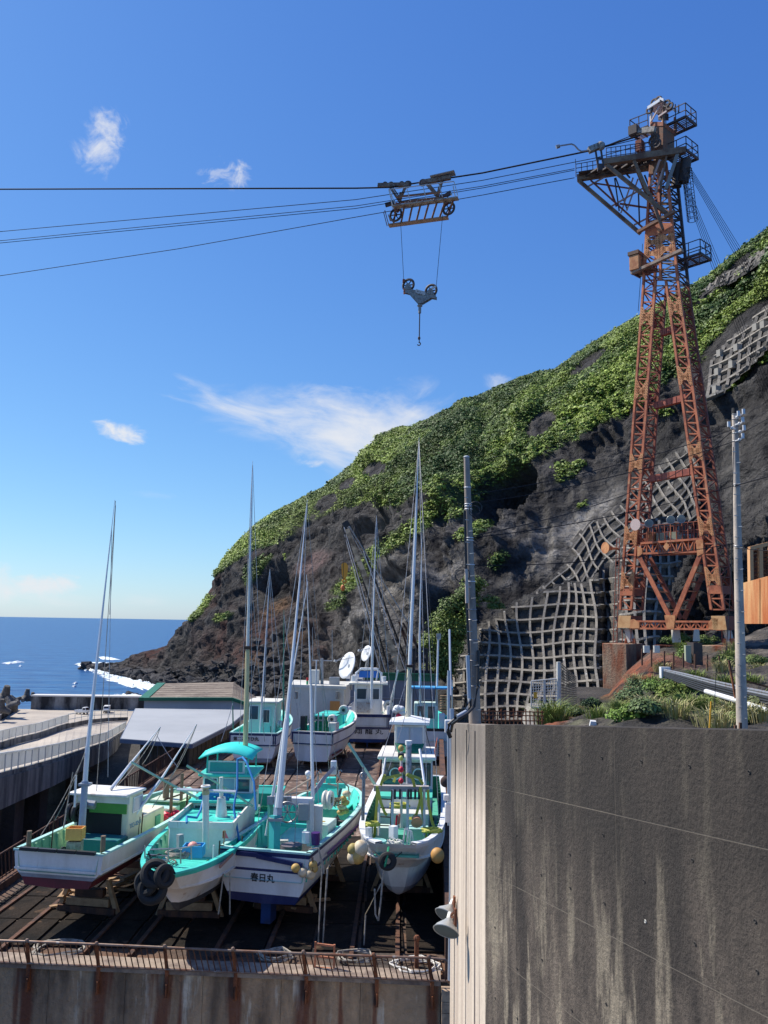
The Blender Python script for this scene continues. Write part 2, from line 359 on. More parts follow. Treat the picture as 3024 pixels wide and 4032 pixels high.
nA = fbm(TP, .03, 4, 31); nB = fbm(TP, .12, 4, 32); nC = fbm(TP, .5, 2, 33)
dark = np.array([.017, .016, .018]); midc = np.array([.056, .054, .053]); lite = np.array([.36, .34, .315]); red = np.array([.075, .030, .024]); brn = np.array([.15, .085, .045]); grn = np.array([.07, .10, .025]); gr2 = np.array([.12, .15, .035]); pink = np.array([.17, .115, .11])
def mixc(a, b, t): return a*(1-t[:, None])+b*t[:, None]
pale = np.clip(smooth(-.1, .5, ell(qx, qy, 1990, 2230, 240, 210, -30))+smooth(0, .5, ell(qx, qy, 1600, 2290, 420, 260, -35))*.5+smooth(0, .5, ell(qx, qy, 2180, 2150, 200, 150, -45))*.6+smooth(0, .6, ell(qx, qy, 2330, 2080, 120, 240, 40))*.4, 0, 1)
cc_ = mixc(np.tile(dark, (len(TP), 1)), np.tile(midc, (len(TP), 1)), np.clip(.45+nB*.9+nA*.5, 0, 1))
dgc = fbm(np.stack([(qx*.58+qy*.81)/40, (qx*.81-qy*.58)/260, qx*0], 1), 1.0, 4, 63)
cc_ = mixc(cc_, np.tile(lite, (len(TP), 1)), np.clip(np.clip(pale*1.3+.14, 0, 1)*(.55+nB*.8+nC*.3+dgc*1.1), 0, 1)*.85)
cc_ = mixc(cc_, np.tile(red, (len(TP), 1)), np.clip(rd*(.55+nA*2), 0, 1))
cc_ = mixc(cc_, np.tile(pink, (len(TP), 1)), np.clip(smooth(0, .5, ell(qx, qy, 1230, 2215, 100, 45, -30))+.0, 0, 1)*.8)
cc_ = mixc(cc_, np.tile(brn, (len(TP), 1)), np.clip(smooth(0, .5, ell(qx, qy, 1100, 2390, 110, 30, -30)+nB*.5)+smooth(0, .4, ell(qx, qy, 1160, 2520, 60, 35, -30)+nB*.5)+smooth(0, .4, ell(qx, qy, 1790, 2390, 35, 90, 30)+nB*.5)+.7*smooth(0, .4, ell(qx, qy, 1010, 2600, 60, 40, -30)+nB*.5), 0, 1)*.75)
cc_ = mixc(cc_, np.tile(mixc(np.tile(grn, (1, 1)), np.tile(gr2, (1, 1)), np.array([.3]))[0], (len(TP), 1)), gm*.85)
fq = np.array([[0, 1, NX+1, NX]])+(np.arange(NS-1)[:, None]*NX+np.arange(NX-1)[None, :]).ravel()[:, None]
rockm = mat('cliff_rock', (.05, .05, .05), rough=.9, attr='Col', fine=.42, bump=1.5, bsc=.9, spec=.2, col2=(.03, .029, .03), amt=.36, sc=.16)
rn = rockm.node_tree.nodes; rl_ = rockm.node_tree.links; rp_ = rn['Principled BSDF']; gg = rn.new('ShaderNodeNewGeometry'); prev = rp_.inputs['Normal'].links[0].from_socket
for sc3_, dist_, rot_ in (((.20, .12, .16), 2.0, .8), ((.55, .4, .6), .8, -.7)):
    mp_ = rn.new('ShaderNodeMapping'); mp_.inputs['Scale'].default_value = sc3_; mp_.inputs['Rotation'].default_value = (rot_, .6, .2); rl_.new(gg.outputs['Position'], mp_.inputs[0])
    wn_ = rn.new('ShaderNodeTexNoise'); wn_.inputs['Scale'].default_value = 1.2; rl_.new(mp_.outputs[0], wn_.inputs[0]); ad_ = rn.new('ShaderNodeVectorMath'); rl_.new(mp_.outputs[0], ad_.inputs[0]); rl_.new(wn_.outputs['Color'], ad_.inputs[1])
    vo_ = rn.new('ShaderNodeTexVoronoi'); vo_.feature = 'F1'; rl_.new(ad_.outputs[0], vo_.inputs['Vector']); vo_.inputs['Scale'].default_value = 1.0
    bu_ = rn.new('ShaderNodeBump'); bu_.inputs['Distance'].default_value = dist_; bu_.inputs['Strength'].default_value = .8; rl_.new(vo_.outputs['Distance'], bu_.inputs['Height']); rl_.new(prev, bu_.inputs['Normal']); prev = bu_.outputs[0]
rl_.new(prev, rp_.inputs['Normal'])
mountain = st(npmesh('mountain_slope', TP, fq, rockm, cc_, False))
def terr_pt(px, py, lift=0):                       # terrain point under a picture position (smooth surface)
    s_ = np.linspace(0, 1, 220); x_ = np.full(220, float(px)); P, _ = terr_base(x_, s_); a, b = px_of(P)
    x_ += px-a; P, _ = terr_base(x_, s_); a, b = px_of(P); i = int(np.argmin(np.abs(b-py)+np.abs(a-px)*.05)); i = min(max(i, 1), 218)
    t = np.clip((py-b[i-1])/(b[i+1]-b[i-1]+1e-9), 0, 1); p = P[i-1]*(1-t)+P[i+1]*t; d = p[1]
    return W(px, py, d-lift)

# ---- shrubs on the slope ----
def leafcloud(name, pts, sizes, cols, mtl, nl=22, flat=.65, lsz=.34, seed=1):
    R = np.random.RandomState(seed); n = len(pts)
    th = R.uniform(0, 2*np.pi, (n, nl)); cz = R.uniform(-.15, 1, (n, nl)); rr = R.uniform(.55, 1.05, (n, nl))
    sn = np.sqrt(np.clip(1-cz*cz, 0, 1)); D = np.stack([sn*np.cos(th), sn*np.sin(th), cz], -1)
    ctr = pts[:, None, :]+D*rr[..., None]*sizes[:, None, None]*np.array([1, 1, flat])
    nrm = D+np.array([-.1, -.1, .5])+R.normal(0, .42, D.shape); nrm /= np.linalg.norm(nrm, axis=-1, keepdims=True)
    a = np.cross(nrm, R.normal(0, 1, D.shape)); a /= np.linalg.norm(a, axis=-1, keepdims=True)+1e-9; b = np.cross(nrm, a)
    ls = (sizes[:, None]*lsz*R.uniform(.7, 1.3, (n, nl)))[..., None]
    q = np.stack([ctr-a*ls*.9-b*ls*.5, ctr+a*ls*.9-b*ls*.6, ctr+a*ls*.6+b*ls*.8, ctr-a*ls*.7+b*ls*.7], 2).reshape(-1, 3)
    fc = np.arange(len(q)).reshape(-1, 4); c = cols[:, None, :]*R.uniform(.65, 1.4, (n, nl, 1)); c = np.repeat(c.reshape(-1, 3), 4, 0)
    return npmesh(name, q, fc, mtl, c)
leafm = mat('foliage', (.05, .09, .02), rough=.6, attr='Col', fine=.0, spec=.25)
i = RN.randint(0, len(fq), 420000); w = RN.rand(len(i), 2)
f = fq[i]; bp = TP[f[:, 0]]*(1-w[:, :1])*(1-w[:, 1:])+TP[f[:, 1]]*w[:, :1]*(1-w[:, 1:])+TP[f[:, 3]]*(1-w[:, :1])*w[:, 1:]+TP[f[:, 2]]*w[:, :1]*w[:, 1:]
bx, by = px_of(bp); bg_ = greenmask(bx, by, by-np.interp(bx, [p[0] for p in VEG], [p[1] for p in VEG]), bp)
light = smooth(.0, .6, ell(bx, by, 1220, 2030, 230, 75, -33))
keep = (RN.rand(len(bp)) < bg_*1.2-.12) & (bx > 700) & (bx < 3350) & (by > 600) & ((i//(NX-1)) < NS-24)
bp = bp[keep]; bx = bx[keep]; by = by[keep]; light = light[keep]; dist = bp[:, 1]
sz = np.clip(dist/833*1.75, .45, 1.35)*np.exp(RN.normal(0, .38, len(bp)))*(1-.4*light)
vn1 = np.clip(.5+fbm(bp, .03, 3, 41)*1.1+fbm(np.stack([(bx*.58+by*.81)/45, (bx*.81-by*.58)/260, bx*0], 1), 1.0, 3, 64)*1.0+fbm(bp, .12, 2, 42)*.5+RN.normal(0, .2, len(bp)), 0, 1)
sc_ = mixc(np.tile([.048, .095, .02], (len(bp), 1)), np.tile([.235, .315, .05], (len(bp), 1)), vn1)
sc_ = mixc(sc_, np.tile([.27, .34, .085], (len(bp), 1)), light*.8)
sc_ = mixc(sc_, np.tile([.13, .16, .09], (len(bp), 1)), (RN.rand(len(bp)) < .05)*.6)
print('shrubs', len(bp))
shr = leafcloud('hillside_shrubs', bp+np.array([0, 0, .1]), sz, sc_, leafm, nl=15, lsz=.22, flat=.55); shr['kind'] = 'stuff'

# ================= BOULDERS & SHORE =================
bm_ = mat('boulder_rock', (.055, .053, .056), rough=.9, fine=.35, bump=1.0, bsc=1.2, col2=(.1, .096, .095), amt=.42, sc=.35, spec=.2)
def rock_mesh(seed):
    R = np.random.RandomState(seed); import bmesh
    bm = bmesh.new()
    for k in range(16):
        v = R.normal(0, 1, 3); v /= np.linalg.norm(v)*R.uniform(.8, 1.1); bm.verts.new(v*np.array([1, .8, .7]))
    bmesh.ops.convex_hull(bm, input=bm.verts)
    for v in [v for v in bm.verts if not v.link_faces]: bm.verts.remove(v)
    me = bpy.data.meshes.new('boulder'); bm.to_mesh(me); bm.free(); me.materials.append(bm_); return me
rms = [rock_mesh(s_) for s_ in range(9)]
APR = [(330, 2640), (430, 2655), (470, 2640), (560, 2700), (640, 2665), (740, 2730), (760, 2640), (860, 2700), (950, 2720)]
def boulder(p, s_, lab='dark angular boulder among the rocks along the shoreline', grp='boulders along the shore below the cliff'):
    o = bpy.data.objects.new('boulder', random.choice(rms)); C.objects.link(o); o.location = p; o.rotation_euler = (random.uniform(-.5, .5), random.uniform(-.5, .5), random.uniform(0, 6.28)); o.scale = (s_*random.uniform(.8, 1.4), s_*random.uniform(.7, 1.2), s_*random.uniform(.6, 1)); return tag(o, lab, 'boulder', grp)
def surf(x, s_):
    P = terr(np.array([x]), np.array([s_]))[0][0]; return Vector(P)
XS_, SS_ = RN.uniform(345, 1280, 3200), np.abs(RN.normal(0, .13, 3200)); SS_ = np.where(SS_ > .36, SS_*.4, SS_)
BPp = terr(XS_, SS_)[0]; bqx, bqy = px_of(BPp); nb = 0; vs = []; fs = []
szb = np.minimum(np.exp(RN.normal(.15, .5, 3200)), 4.2); szb *= np.interp(XS_, [345, 900, 1280], [1.25, .95, .7])
order = np.argsort(-szb)
for kk, j in enumerate(order):
    if nb < 200 and bqx[j] < 1060:
        boulder(Vector(BPp[j])+Vector((0, 0, szb[j]*.25)), szb[j]); nb += 1
    else:
        me = rms[j % 9]; a = RN.uniform(0, 6.28); ca, sa = math.cos(a), math.sin(a); s_ = szb[j]; o = len(vs)
        for v in me.vertices:
            x, y, z = v.co; vs.append((BPp[j][0]+(x*ca-y*sa)*s_*1.1, BPp[j][1]+(x*sa+y*ca)*s_, BPp[j][2]+(z+.3*(j % 3-1))*s_*.8+s_*.2))
        fs += [tuple(o+q for q in p_.vertices) for p_ in me.polygons]
me = bpy.data.meshes.new('shore_rubble'); me.from_pydata(vs, [], fs); me.materials.append(bm_); ob = bpy.data.objects.new('shore_rubble', me); C.objects.link(ob); ob['kind'] = 'stuff'
for kr, (x, y, s_) in enumerate(((335, 2630, 2.0), (345, 2628, 1.6), (395, 2622, 2.2), (635, 2665, 3.0), (470, 2734, 1.6), (512, 2733, 3.4), (530, 2732, 2.4), (545, 2735, 1.4))):
    p = G(x, y+6, 0); boulder(p, s_, ['outermost black rock off the tip of the point', 'smaller rock touching the outermost one off the point', 'rock in the foam right of the outermost pair', 'large lone rock in the water under the shore boulders', 'small rock awash left of the reef beyond the breakwater', 'largest rock of the reef beyond the breakwater', 'second largest rock of the reef beyond the breakwater', 'rightmost small rock of the reef beyond the breakwater'][kr], 'rocks standing in the water off the shore')
foam = mat('foam', (.82, .86, .88), rough=.6, col2=(.35, .5, .6), amt=.42, sc=.35, fine=.1, bump=.6, bsc=1)
mb = MB()
def foampatch(poly, z=.35):
    k = len(poly); pts = [G(x, y, z) for x, y in poly]; c = sum(pts, Vector())/k; ring = []; n2 = k*5
    for i_ in range(n2):
        a = pts[i_//5]; b = pts[(i_//5+1) % k]; q = a.lerp(b, (i_ % 5)/5); q = c+(q-c)*random.uniform(.72, 1.18); q.z = z-.3; ring.append(q)
    o = len(mb.v); mb.add([c+Vector((0, 0, .25))]+ring+[c+(q-c)*.5+Vector((0, 0, .55+random.uniform(-.2, .3))) for q in ring], [(0, 1+n2+i_, 1+n2+(i_+1) % n2) for i_ in range(n2)]+[(1+n2+i_, 1+i_, 1+(i_+1) % n2, 1+n2+(i_+1) % n2) for i_ in range(n2)])
for pl in ([(300, 2614), (345, 2606), (470, 2608), (520, 2616), (440, 2622), (330, 2622)], [(435, 2630), (520, 2622), (640, 2626), (668, 2640), (660, 2662), (600, 2660), (520, 2654), (470, 2650), (440, 2638)], [(540, 2622), (600, 2632), (590, 2646), (520, 2640)], [(640, 2655), (675, 2650), (700, 2668), (680, 2676)], [(720, 2668), (770, 2672), (780, 2690), (740, 2692)], [(418, 2738), (470, 2733), (560, 2735), (565, 2743), (480, 2744)], [(390, 2585), (440, 2588), (470, 2596), (400, 2597)], [(560, 2650), (620, 2654), (600, 2664), (550, 2660)], [(10, 2610), (80, 2602), (95, 2606), (30, 2614)]):
    foampatch(pl)
for k in range(70):
    t_ = k/69; x_ = lerp(310, 720, t_)+random.uniform(-12, 12); y_ = interp(x_, [(300, 2612), (400, 2643), (500, 2670), (600, 2696), (720, 2732)])+random.uniform(-7, 12); w_ = random.uniform(12, 34); foampatch([(x_-w_, y_), (x_, y_-random.uniform(2, 5)), (x_+w_, y_+1), (x_+2, y_+random.uniform(2, 5))], random.uniform(.2, .7))
foampatch([(400, 2648), (480, 2662), (600, 2690), (690, 2716), (640, 2722), (560, 2712), (470, 2692), (420, 2672)]); foampatch([(470, 2668), (560, 2684), (600, 2704), (520, 2706), (480, 2690)], .5)
for k in range(4):
    x_ = random.uniform(0, 620); y_ = random.uniform(2560, 2745); w_ = random.uniform(4, 14); foampatch([(x_-w_, y_), (x_, y_-1.2), (x_+w_, y_), (x_, y_+1.2)], .15)
fo = mb.build('surf_foam', foam, smooth=False); fo['kind'] = 'stuff'

# ================= QUAY, BREAKWATER, LAND =================
conc = mat('quay_concrete', (.43, .38, .32), rough=.85, col2=(.34, .30, .26), amt=.5, sc=.12, fine=.15, bump=.3, bsc=6)
dconc = mat('dark_concrete', (.27, .25, .22), rough=.9, col2=(.09, .085, .08), amt=.5, sc=.8, streak=5, fine=.2, bump=.5, bsc=8, col3=(.3, .28, .25), amt3=.25, sc3=.7)
land = mat('dark_ground', (.045, .04, .036), rough=.95, col2=(.08, .07, .06), amt=.4, sc=.3, fine=.3, bump=.8, bsc=3)
def slab(name, poly, z0, z1, m_):
    b = MB(); b.prism([(x, y, z0) for x, y in poly], (0, 0, z1-z0)); return st(b.build(name, m_, smooth=False))
slab('quay_apron', [(-160, 45), (-48, 45), (-48, 118), (-28, 118), (-28, 224), (-97, 224), (-160, 170)], -2, 6, conc)
slab('lower_ground', [(-47, -20), (70, -20), (70, 150), (-28, 150), (-28, 118), (-48, 100), (-48, -20)], -2, 9, land)
bw = T('breakwater', 'long dark stained concrete breakwater wall with a pale top between quay and sea', 'breakwater', (-80, 226, 6))
A_ = G(72, 2805, 6); B_ = Vector((-26, 226.5, 6)); A_ = Vector((A_.x, 223.5, 6)); bwm = mat('breakwater_concrete', (.26, .26, .26), rough=.9, col2=(.025, .025, .027), amt=.72, sc=.22, streak=3, fine=.2, bump=.3, bsc=3)
for k in range(11):
    a = A_.lerp(B_, k/11); b = A_.lerp(B_, (k+.985)/11); mbw = MB(); mbw.prism([a, b, b+Vector((0, 3.2, 0)), a+Vector((0, 3.2, 0))], (0, 0, 3.35)); mbw.build('wall_panel', bwm, bw, smooth=False)
mbw = MB(); mbw.prism([A_+Vector((-.1, -.15, 3.354)), B_+Vector((.1, -.15, 3.354)), B_+Vector((.1, 3.3, 3.354)), A_+Vector((-.1, 3.3, 3.354))], (0, 0, .35)); mbw.build('coping', mat('pale_coping', (.62, .6, .56), fine=.1), bw, smooth=False)
mbw = MB(); a = G(0, 2838, 6); b = G(70, 2796, 6); mbw.prism([a, b, b+Vector((-2.2, 0, 0)), a+Vector((-2.2, 0, 0))], (0, 0, 1.3)); kb = tag(mbw.build('quay_kerb', bwm, smooth=False), 'low concrete kerb wall at the far left edge of the quay', 'wall')
tpm = mat('tetrapod_concrete', (.16, .15, .14), rough=.9, col2=(.08, .075, .07), amt=.5, sc=.4, fine=.2, bump=.5, bsc=2)
def tetra(p, s_, rot, lab):
    b = MB()
    for d in ((0, 0, 1), (.94, 0, -.33), (-.47, .82, -.33), (-.47, -.82, -.33)):
        d = Vector(d); b.tube([(0, 0, 0), d*s_*.5, d*s_], s_*.42, 10, s_*.24)
    o = b.build('tetrapod', tpm, None, ang=50); o.location = p; o.rotation_euler = rot; tag(o, lab, 'tetrapod')
tetra(W(18, 2745, 205), 2.9, (.3, .2, .3), 'tall upright concrete tetrapod at the picture edge left of the breakwater')
tetra(W(44, 2778, 203), 2.4, (1.2, .5, 1.0), 'tilted tetrapod leaning on the left end of the breakwater')
tetra(W(4, 2790, 196), 2.2, (2.0, .3, 2), 'lowest half-hidden tetrapod beside the quay kerb')
tetra(W(60, 2760, 215), 1.8, (.8, 1.9, .2), 'small tetrapod touching the breakwater end')
tetra(W(104, 2745, 233), 2.2, (0.05, .1, .5), 'taller of two tetrapod tips rising behind the breakwater')
tetra(W(127, 2750, 234), 1.7, (.1, -.1, 1.5), 'shorter of two tetrapod tips rising behind the breakwater')
# kei truck and van
vw = mat('white_car_paint', (.78, .78, .76), rough=.3, fine=.03); gl = mat('dark_glass', (.02, .025, .03), rough=.1, fine=0, spec=.6); blk = mat('black_rubber', (.02, .02, .02), rough=.8, fine=.2); 
def kei(p, rz):
    t = T('small_truck', 'small white pickup truck with open bed parked before the breakwater', 'truck', p, rz); L_ = dict(parent=t, world=False)
    b = MB(); b.prism([(1.0, -.72, .45), (1.75, -.72, .45), (1.72, -.72, 1.1), (1.35, -.72, 1.75), (.62, -.72, 1.78), (.55, -.72, .45)], (0, 1.44, 0)); b.build('cab', vw, bev=.04, **L_)
    b = MB(); b.quad((1.735, -.62, 1.13), (1.735, .62, 1.13), (1.40, .58, 1.68), (1.40, -.58, 1.68)); b.build('windscreen', gl, **L_)
    for s_ in (-1, 1): b = MB(); b.box((1.1, s_*.725, 1.35), (.7, .02, .45)); b.build('side_window', gl, **L_)
    b = MB(); b.box((-.6, 0, .62), (2.2, 1.42, .08)); [b.box(c, d) for c, d in (((-.6, .71, .85), (2.2, .04, .42)), ((-.6, -.71, .85), (2.2, .04, .42)), ((-1.7, 0, .85), (.04, 1.42, .42)), ((.5, 0, 1.1), (.04, 1.42, .9)))]; b.build('bed', vw, **L_)
    for x in (1.15, -1.0):
        for s_ in (-1, 1): b = MB(); b.tube([(x, s_*.55, .28), (x, s_*.72, .28)], .28, 12); b.build('wheel', blk, **L_)
kei(G(322, 2812, 6.02), math.radians(-18))
def van(p, rz):
    t = T('small_van', 'small white boxy van with black windscreen facing the quay', 'van', p, rz); L_ = dict(parent=t, world=False)
    b = MB(); b.prism([(-1.6, -.72, .3), (1.65, -.72, .3), (1.7, -.72, .9), (1.5, -.72, 1.2), (1.15, -.72, 1.75), (-1.55, -.72, 1.78)], (0, 1.44, 0)); b.build('body', vw, bev=.05, **L_)
    b = MB(); b.quad((1.52, -.66, 1.2), (1.52, .66, 1.2), (1.2, .6, 1.7), (1.2, -.6, 1.7)); b.build('windscreen', gl, **L_)
    b = MB(); b.box((1.7, 0, .55), (.06, 1.3, .3)); b.build('grille', gl, **L_)
    for s_ in (-1, 1):
        b = MB(); b.box((1.7, s_*.56, .8), (.05, .24, .16)); b.build('headlight', vw, **L_)
        for x in (1.1, -1.05): b = MB(); b.tube([(x, s_*.55, .28), (x, s_*.73, .28)], .28, 12); b.build('wheel', blk, **L_)
van(G(420, 2806, 6.02), math.radians(-78))
# ================= YARD =================
ystain = mat('yard_floor', (.07, .055, .045), rough=.85, col2=(.16, .085, .05), amt=.45, sc=.5, fine=.3, bump=.6, bsc=6, col3=(.02, .018, .017), amt3=.4, sc3=1.3)
slab('yard_floor', [(-12.6, 23.2), (1.75, 22.5), (2.0, 24), (5.6, 80), (-12.6, 80)], 8, 21, ystain)
slab('upper_ground', [(5.6, 40), (120, 20), (120, 125), (-14, 125), (-14, 80), (5.6, 80)], 8, 19.2, land)
slab('side_ground', [(2.0, 24), (3.2, 14), (60, 8), (120, 20), (5.6, 40)], 8, 19.0, land)
slab('left_ground', [(-30, 52), (-12.6, 52), (-12.6, 100), (-30, 104)], 8, 16.5, land)
slab('left_pit_ground', [(-46, 18), (-12.6, 18), (-12.6, 52), (-60, 52)], 2, 15.5, land)
# front retaining wall of the yard, with rust streaks
fw = mat('front_wall_concrete', (.44, .31, .195), rough=.9, col2=(.17, .12, .08), amt=.5, sc=1.1, streak=4.5, fine=.2, bump=.6, bsc=7, col3=(.60, .53, .42), amt3=.34, sc3=2.4)
rust = mat('rust', (.24, .085, .035), rough=.85, col2=(.085, .035, .022), amt=.5, sc=4, streak=2, fine=.3, bump=.4, bsc=30)
rustd = mat('dark_rust', (.12, .055, .032), rough=.85, col2=(.05, .03, .025), amt=.5, sc=3, streak=3, fine=.25, bump=.4, bsc=30)
wA = Vector((-14.5, 23.35, 21)); wB = Vector((1.62, 22.35, 21)); wd_ = (wB-wA).normalized(); wn = Vector((wd_.y, -wd_.x, 0))
fwt = T('yard_front_wall', 'stained concrete retaining wall with rust streaks under the low railing', 'retaining wall', wA)
nP = 8
for k in range(nP):
    a = wA.lerp(wB, k/nP); b = wA.lerp(wB, (k+.995)/nP); mb = MB(); mb.prism([a+wn*.02, b+wn*.02, b-wn*.5, a-wn*.5], (0, 0, -14)); mb.build('wall_panel', fw, fwt, smooth=False)
mb = MB(); mb.prism([wA+wn*.12+Vector((0, 0, .004)), wB+wn*.12+Vector((0, 0, .004)), wB-wn*.55+Vector((0, 0, .004)), wA-wn*.55+Vector((0, 0, .004))], (0, 0, .12)); mb.build('coping', mat('coping_concrete', (.33, .26, .2), col2=(.16, .12, .1), amt=.5, sc=1.5, fine=.2, bump=.4, bsc=12, rough=.9), fwt, smooth=False)
mb = MB(); mb.bar(wA+wn*.06-Vector((0, 0, 1.75)), wB+wn*.06-Vector((0, 0, 1.95)), .1, .16); mb.build('ledge', fw, fwt, smooth=False)
rs = mat('rust_stain', (.26, .085, .045), rough=.95, col2=(.17, .075, .05), amt=.5, sc=3, streak=8, fine=.3, col3=(.26, .20, .15), amt3=.45, sc3=5)
rl = T('yard_railing', 'low rusty pipe railing with slanted pickets along the yard front edge', 'railing', wA)
pipe = mat('old_pipe', (.24, .17, .13), rough=.5, metal=.3, col2=(.2, .09, .05), amt=.42, sc=2, fine=.2, col3=(.36, .31, .27), amt3=.3, sc3=5)
def rp(x, z, off=0.0):               # a point above the wall line under picture column x
    v = ray(x, 3800); o = Vector((0, 0, E)); t = (wA+wn*(.1+off)-o).dot(wn)/Vector((v.x, v.y, 0)).dot(wn); q = v*t; return Vector((q.x, q.y, 21+z))
tp = [rp(x, .80+.01*math.sin(i), .42) for i, x in enumerate((-60, 100, 370, 645, 920, 1200, 1478, 1700))]
mb = MB(); mb.tube(tp+[rp(1752, .79, .42), rp(1765, .7, .4), rp(1768, .12, .1)], .032, 8); mb.build('top_rail', pipe, rl)
mb = MB(); mb.tube([rp(x, .17, .12) for x in (-60, 400, 900, 1400, 1766)], .028, 6); mb.build('bottom_rail', pipe, rl)
pk = None; streak_x = []; posts_x = (110, 385, 655, 925, 1203, 1480, 1697)
for i in range(79):
    x = -40+i*23.2
    if x > 1760: break
    mb = MB(); mb.tube([rp(x+8, .17, .12), rp(x-14, .78, .42)], .016, 5); mb.build('picket', rustd, rl)
for x in posts_x:
    mb = MB(); mb.bar(rp(x+4, -.55, -.02), rp(x+4, .12, .02), .11, .09); mb.bar(rp(x+4, .1, .05), rp(x-10, .80, .42), .07, .07); mb.bar(rp(x+4, -.5, .05), rp(x+4, -.2, .05), .2, .03); mb.build('post', rust, rl)
    mb = MB(); mb.ball(rp(x-10, .83, .42), .055, 8, 5); mb.build('clamp', pipe, rl)
    a = rp(x, -.5, -.075); w_ = random.uniform(.16, .30); mb = MB()
    streak_x.append((a.x, w_))
# rust running down the wall below each post
n = fw.node_tree.nodes; l = fw.node_tree.links; p = n['Principled BSDF']; src = p.inputs['Base Color'].links[0].from_socket
def nm(op, *a):
    q = n.new('ShaderNodeMath'); q.operation = op
    for i, v in enumerate(a):
        if isinstance(v, (int, float)): q.inputs[i].default_value = v
        else: l.new(v, q.inputs[i])
    return q.outputs[0]
g = n.new('ShaderNodeNewGeometry'); sp = n.new('ShaderNodeSeparateXYZ'); l.new(g.outputs['Position'], sp.inputs[0]); mp = n.new('ShaderNodeMapping'); mp.inputs['Scale'].default_value = (3.5, 3.5, .35); l.new(g.outputs['Position'], mp.inputs[0]); z = n.new('ShaderNodeTexNoise'); z.inputs['Scale'].default_value = 1; z.inputs['Detail'].default_value = 8; l.new(mp.outputs[0], z.inputs[0])
tot = None
for (x_, w__) in streak_x+[(-9.3, .1), (-5.0, .08), (-.9, .1)]:
    v = nm('SUBTRACT', 1, nm('DIVIDE', nm('ABSOLUTE', nm('SUBTRACT', sp.outputs[0], x_)), w__*1.5)); tot = v if tot is None else nm('MAXIMUM', tot, v)
tot = nm('ADD', tot, nm('MULTIPLY', nm('SUBTRACT', z.outputs[0], .5), 3.4)); r = n.new('ShaderNodeMapRange'); r.interpolation_type = 'SMOOTHSTEP'; r.inputs[1].default_value = .05; r.inputs[2].default_value = .8; r.inputs[4].default_value = .85; l.new(tot, r.inputs[0])
x = n.new('ShaderNodeMix'); x.data_type = 'RGBA'; l.new(r.outputs[0], x.inputs[0]); l.new(src, x.inputs[6]); x.inputs[7].default_value = (.17, .055, .03, 1); l.new(x.outputs[2], p.inputs['Base Color'])
# clutter by the railing
bar_t = T('mesh_frame', 'small rusted orange ladder-like frame leaning behind the railing near its right end', 'frame', rp(1285, 0, -1)); fr = mat('orange_rust', (.5, .2, .11), rough=.8, col2=(.3, .12, .06), amt=.5, sc=5)
for a, b in (((1240, .1), (1240, .75)), ((1315, .1), (1315, .7)), ((1240, .7), (1315, .66)), ((1240, .4), (1315, .36)), ((1240, .12), (1315, .1))):
    mb = MB(); mb.bar(rp(a[0], a[1], -.5), rp(b[0], b[1], -.5), .045); mb.build('bar', fr, bar_t)
ropem = mat('rope', (.36, .33, .28), rough=.9, col2=(.2, .18, .15), amt=.5, sc=9, fine=.2)
hosem = mat('black_hose', (.025, .025, .027), rough=.5, fine=.1)
def coil(c, R, n, label, m_=ropem, r=.025, cat='rope'):
    pts = []
    for i in range(n*14): a = i/14*2*math.pi; rr = R*(1+.14*math.sin(i*1.7)+.1*random.uniform(-1, 1)); pts.append(Vector(c)+Vector((rr*math.cos(a), rr*.8*math.sin(a), .03+i*.0022+.02*random.random())))
    mb = MB(); mb.tube(pts, r, 5); return tag(mb.build('coiled_rope', m_, None), label, cat)
coil(rp(1085, .02, -1.2), .45, 4, 'tangled grey rope lying behind the middle of the railing'); coil(rp(1640, .02, -.9), .6, 4, 'white looped hose heaped behind the right end of the railing', mat('white_hose', (.62, .6, .55), fine=.1)); coil(rp(230, .02, -1.1), .7, 3, 'pale rope bundle behind the left part of the railing', ropem, .03); coil(rp(1400, .02, -1.4), .5, 3, 'thin loop of pale rope beside the rusted frame')
mb = MB(); mb.bar(rp(1640, 0, -1.1), rp(1640, .7, -1.1), .12, .10); mb.ball(rp(1640, .72, -1.1), .09, 8, 5); tag(mb.build('bollard', rust), 'rusty iron bollard post beside the looped white hose', 'bollard')
# planks on the floor, rails
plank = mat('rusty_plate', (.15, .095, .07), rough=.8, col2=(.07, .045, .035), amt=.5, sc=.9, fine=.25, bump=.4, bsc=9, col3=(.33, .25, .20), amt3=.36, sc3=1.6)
blackf = mat('oiled_black_plate', (.030, .023, .018), rough=.85, col2=(.014, .013, .012), amt=.5, sc=.8, fine=.3, bump=.5, bsc=8, spec=.08, col3=(.11, .07, .045), amt3=.3, sc3=1.2)  # stained plates, with the front boats' shadow put into the near-black colour
steelp = mat('grey_plate', (.32, .29, .26), rough=.6, col2=(.3, .2, .14), amt=.4, sc=1, fine=.2)
k = 0
fl = bpy.data.objects['yard_floor']
for xi in (-11.6, -10.2, -7.9, -6.6, -4.4, -3.0, -.7, .55):
    mb = MB(); mb.bar((xi, 23.6, 21.06), (xi+.8, 60, 21.06), .12, .12); mb.build('rail', rustd, fl)
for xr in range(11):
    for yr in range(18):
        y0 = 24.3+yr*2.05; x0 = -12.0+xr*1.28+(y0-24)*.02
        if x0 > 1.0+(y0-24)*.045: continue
        mb = MB(); mb.box((x0+.62, y0+1, 21.025+random.uniform(0, .02)), (1.18, 1.98, .05), random.uniform(-.012, .012)); mb.build('floor_plate', steelp if random.random() < .05 and yr > 3 else (plank if yr > 5 else blackf), fl, smooth=False)
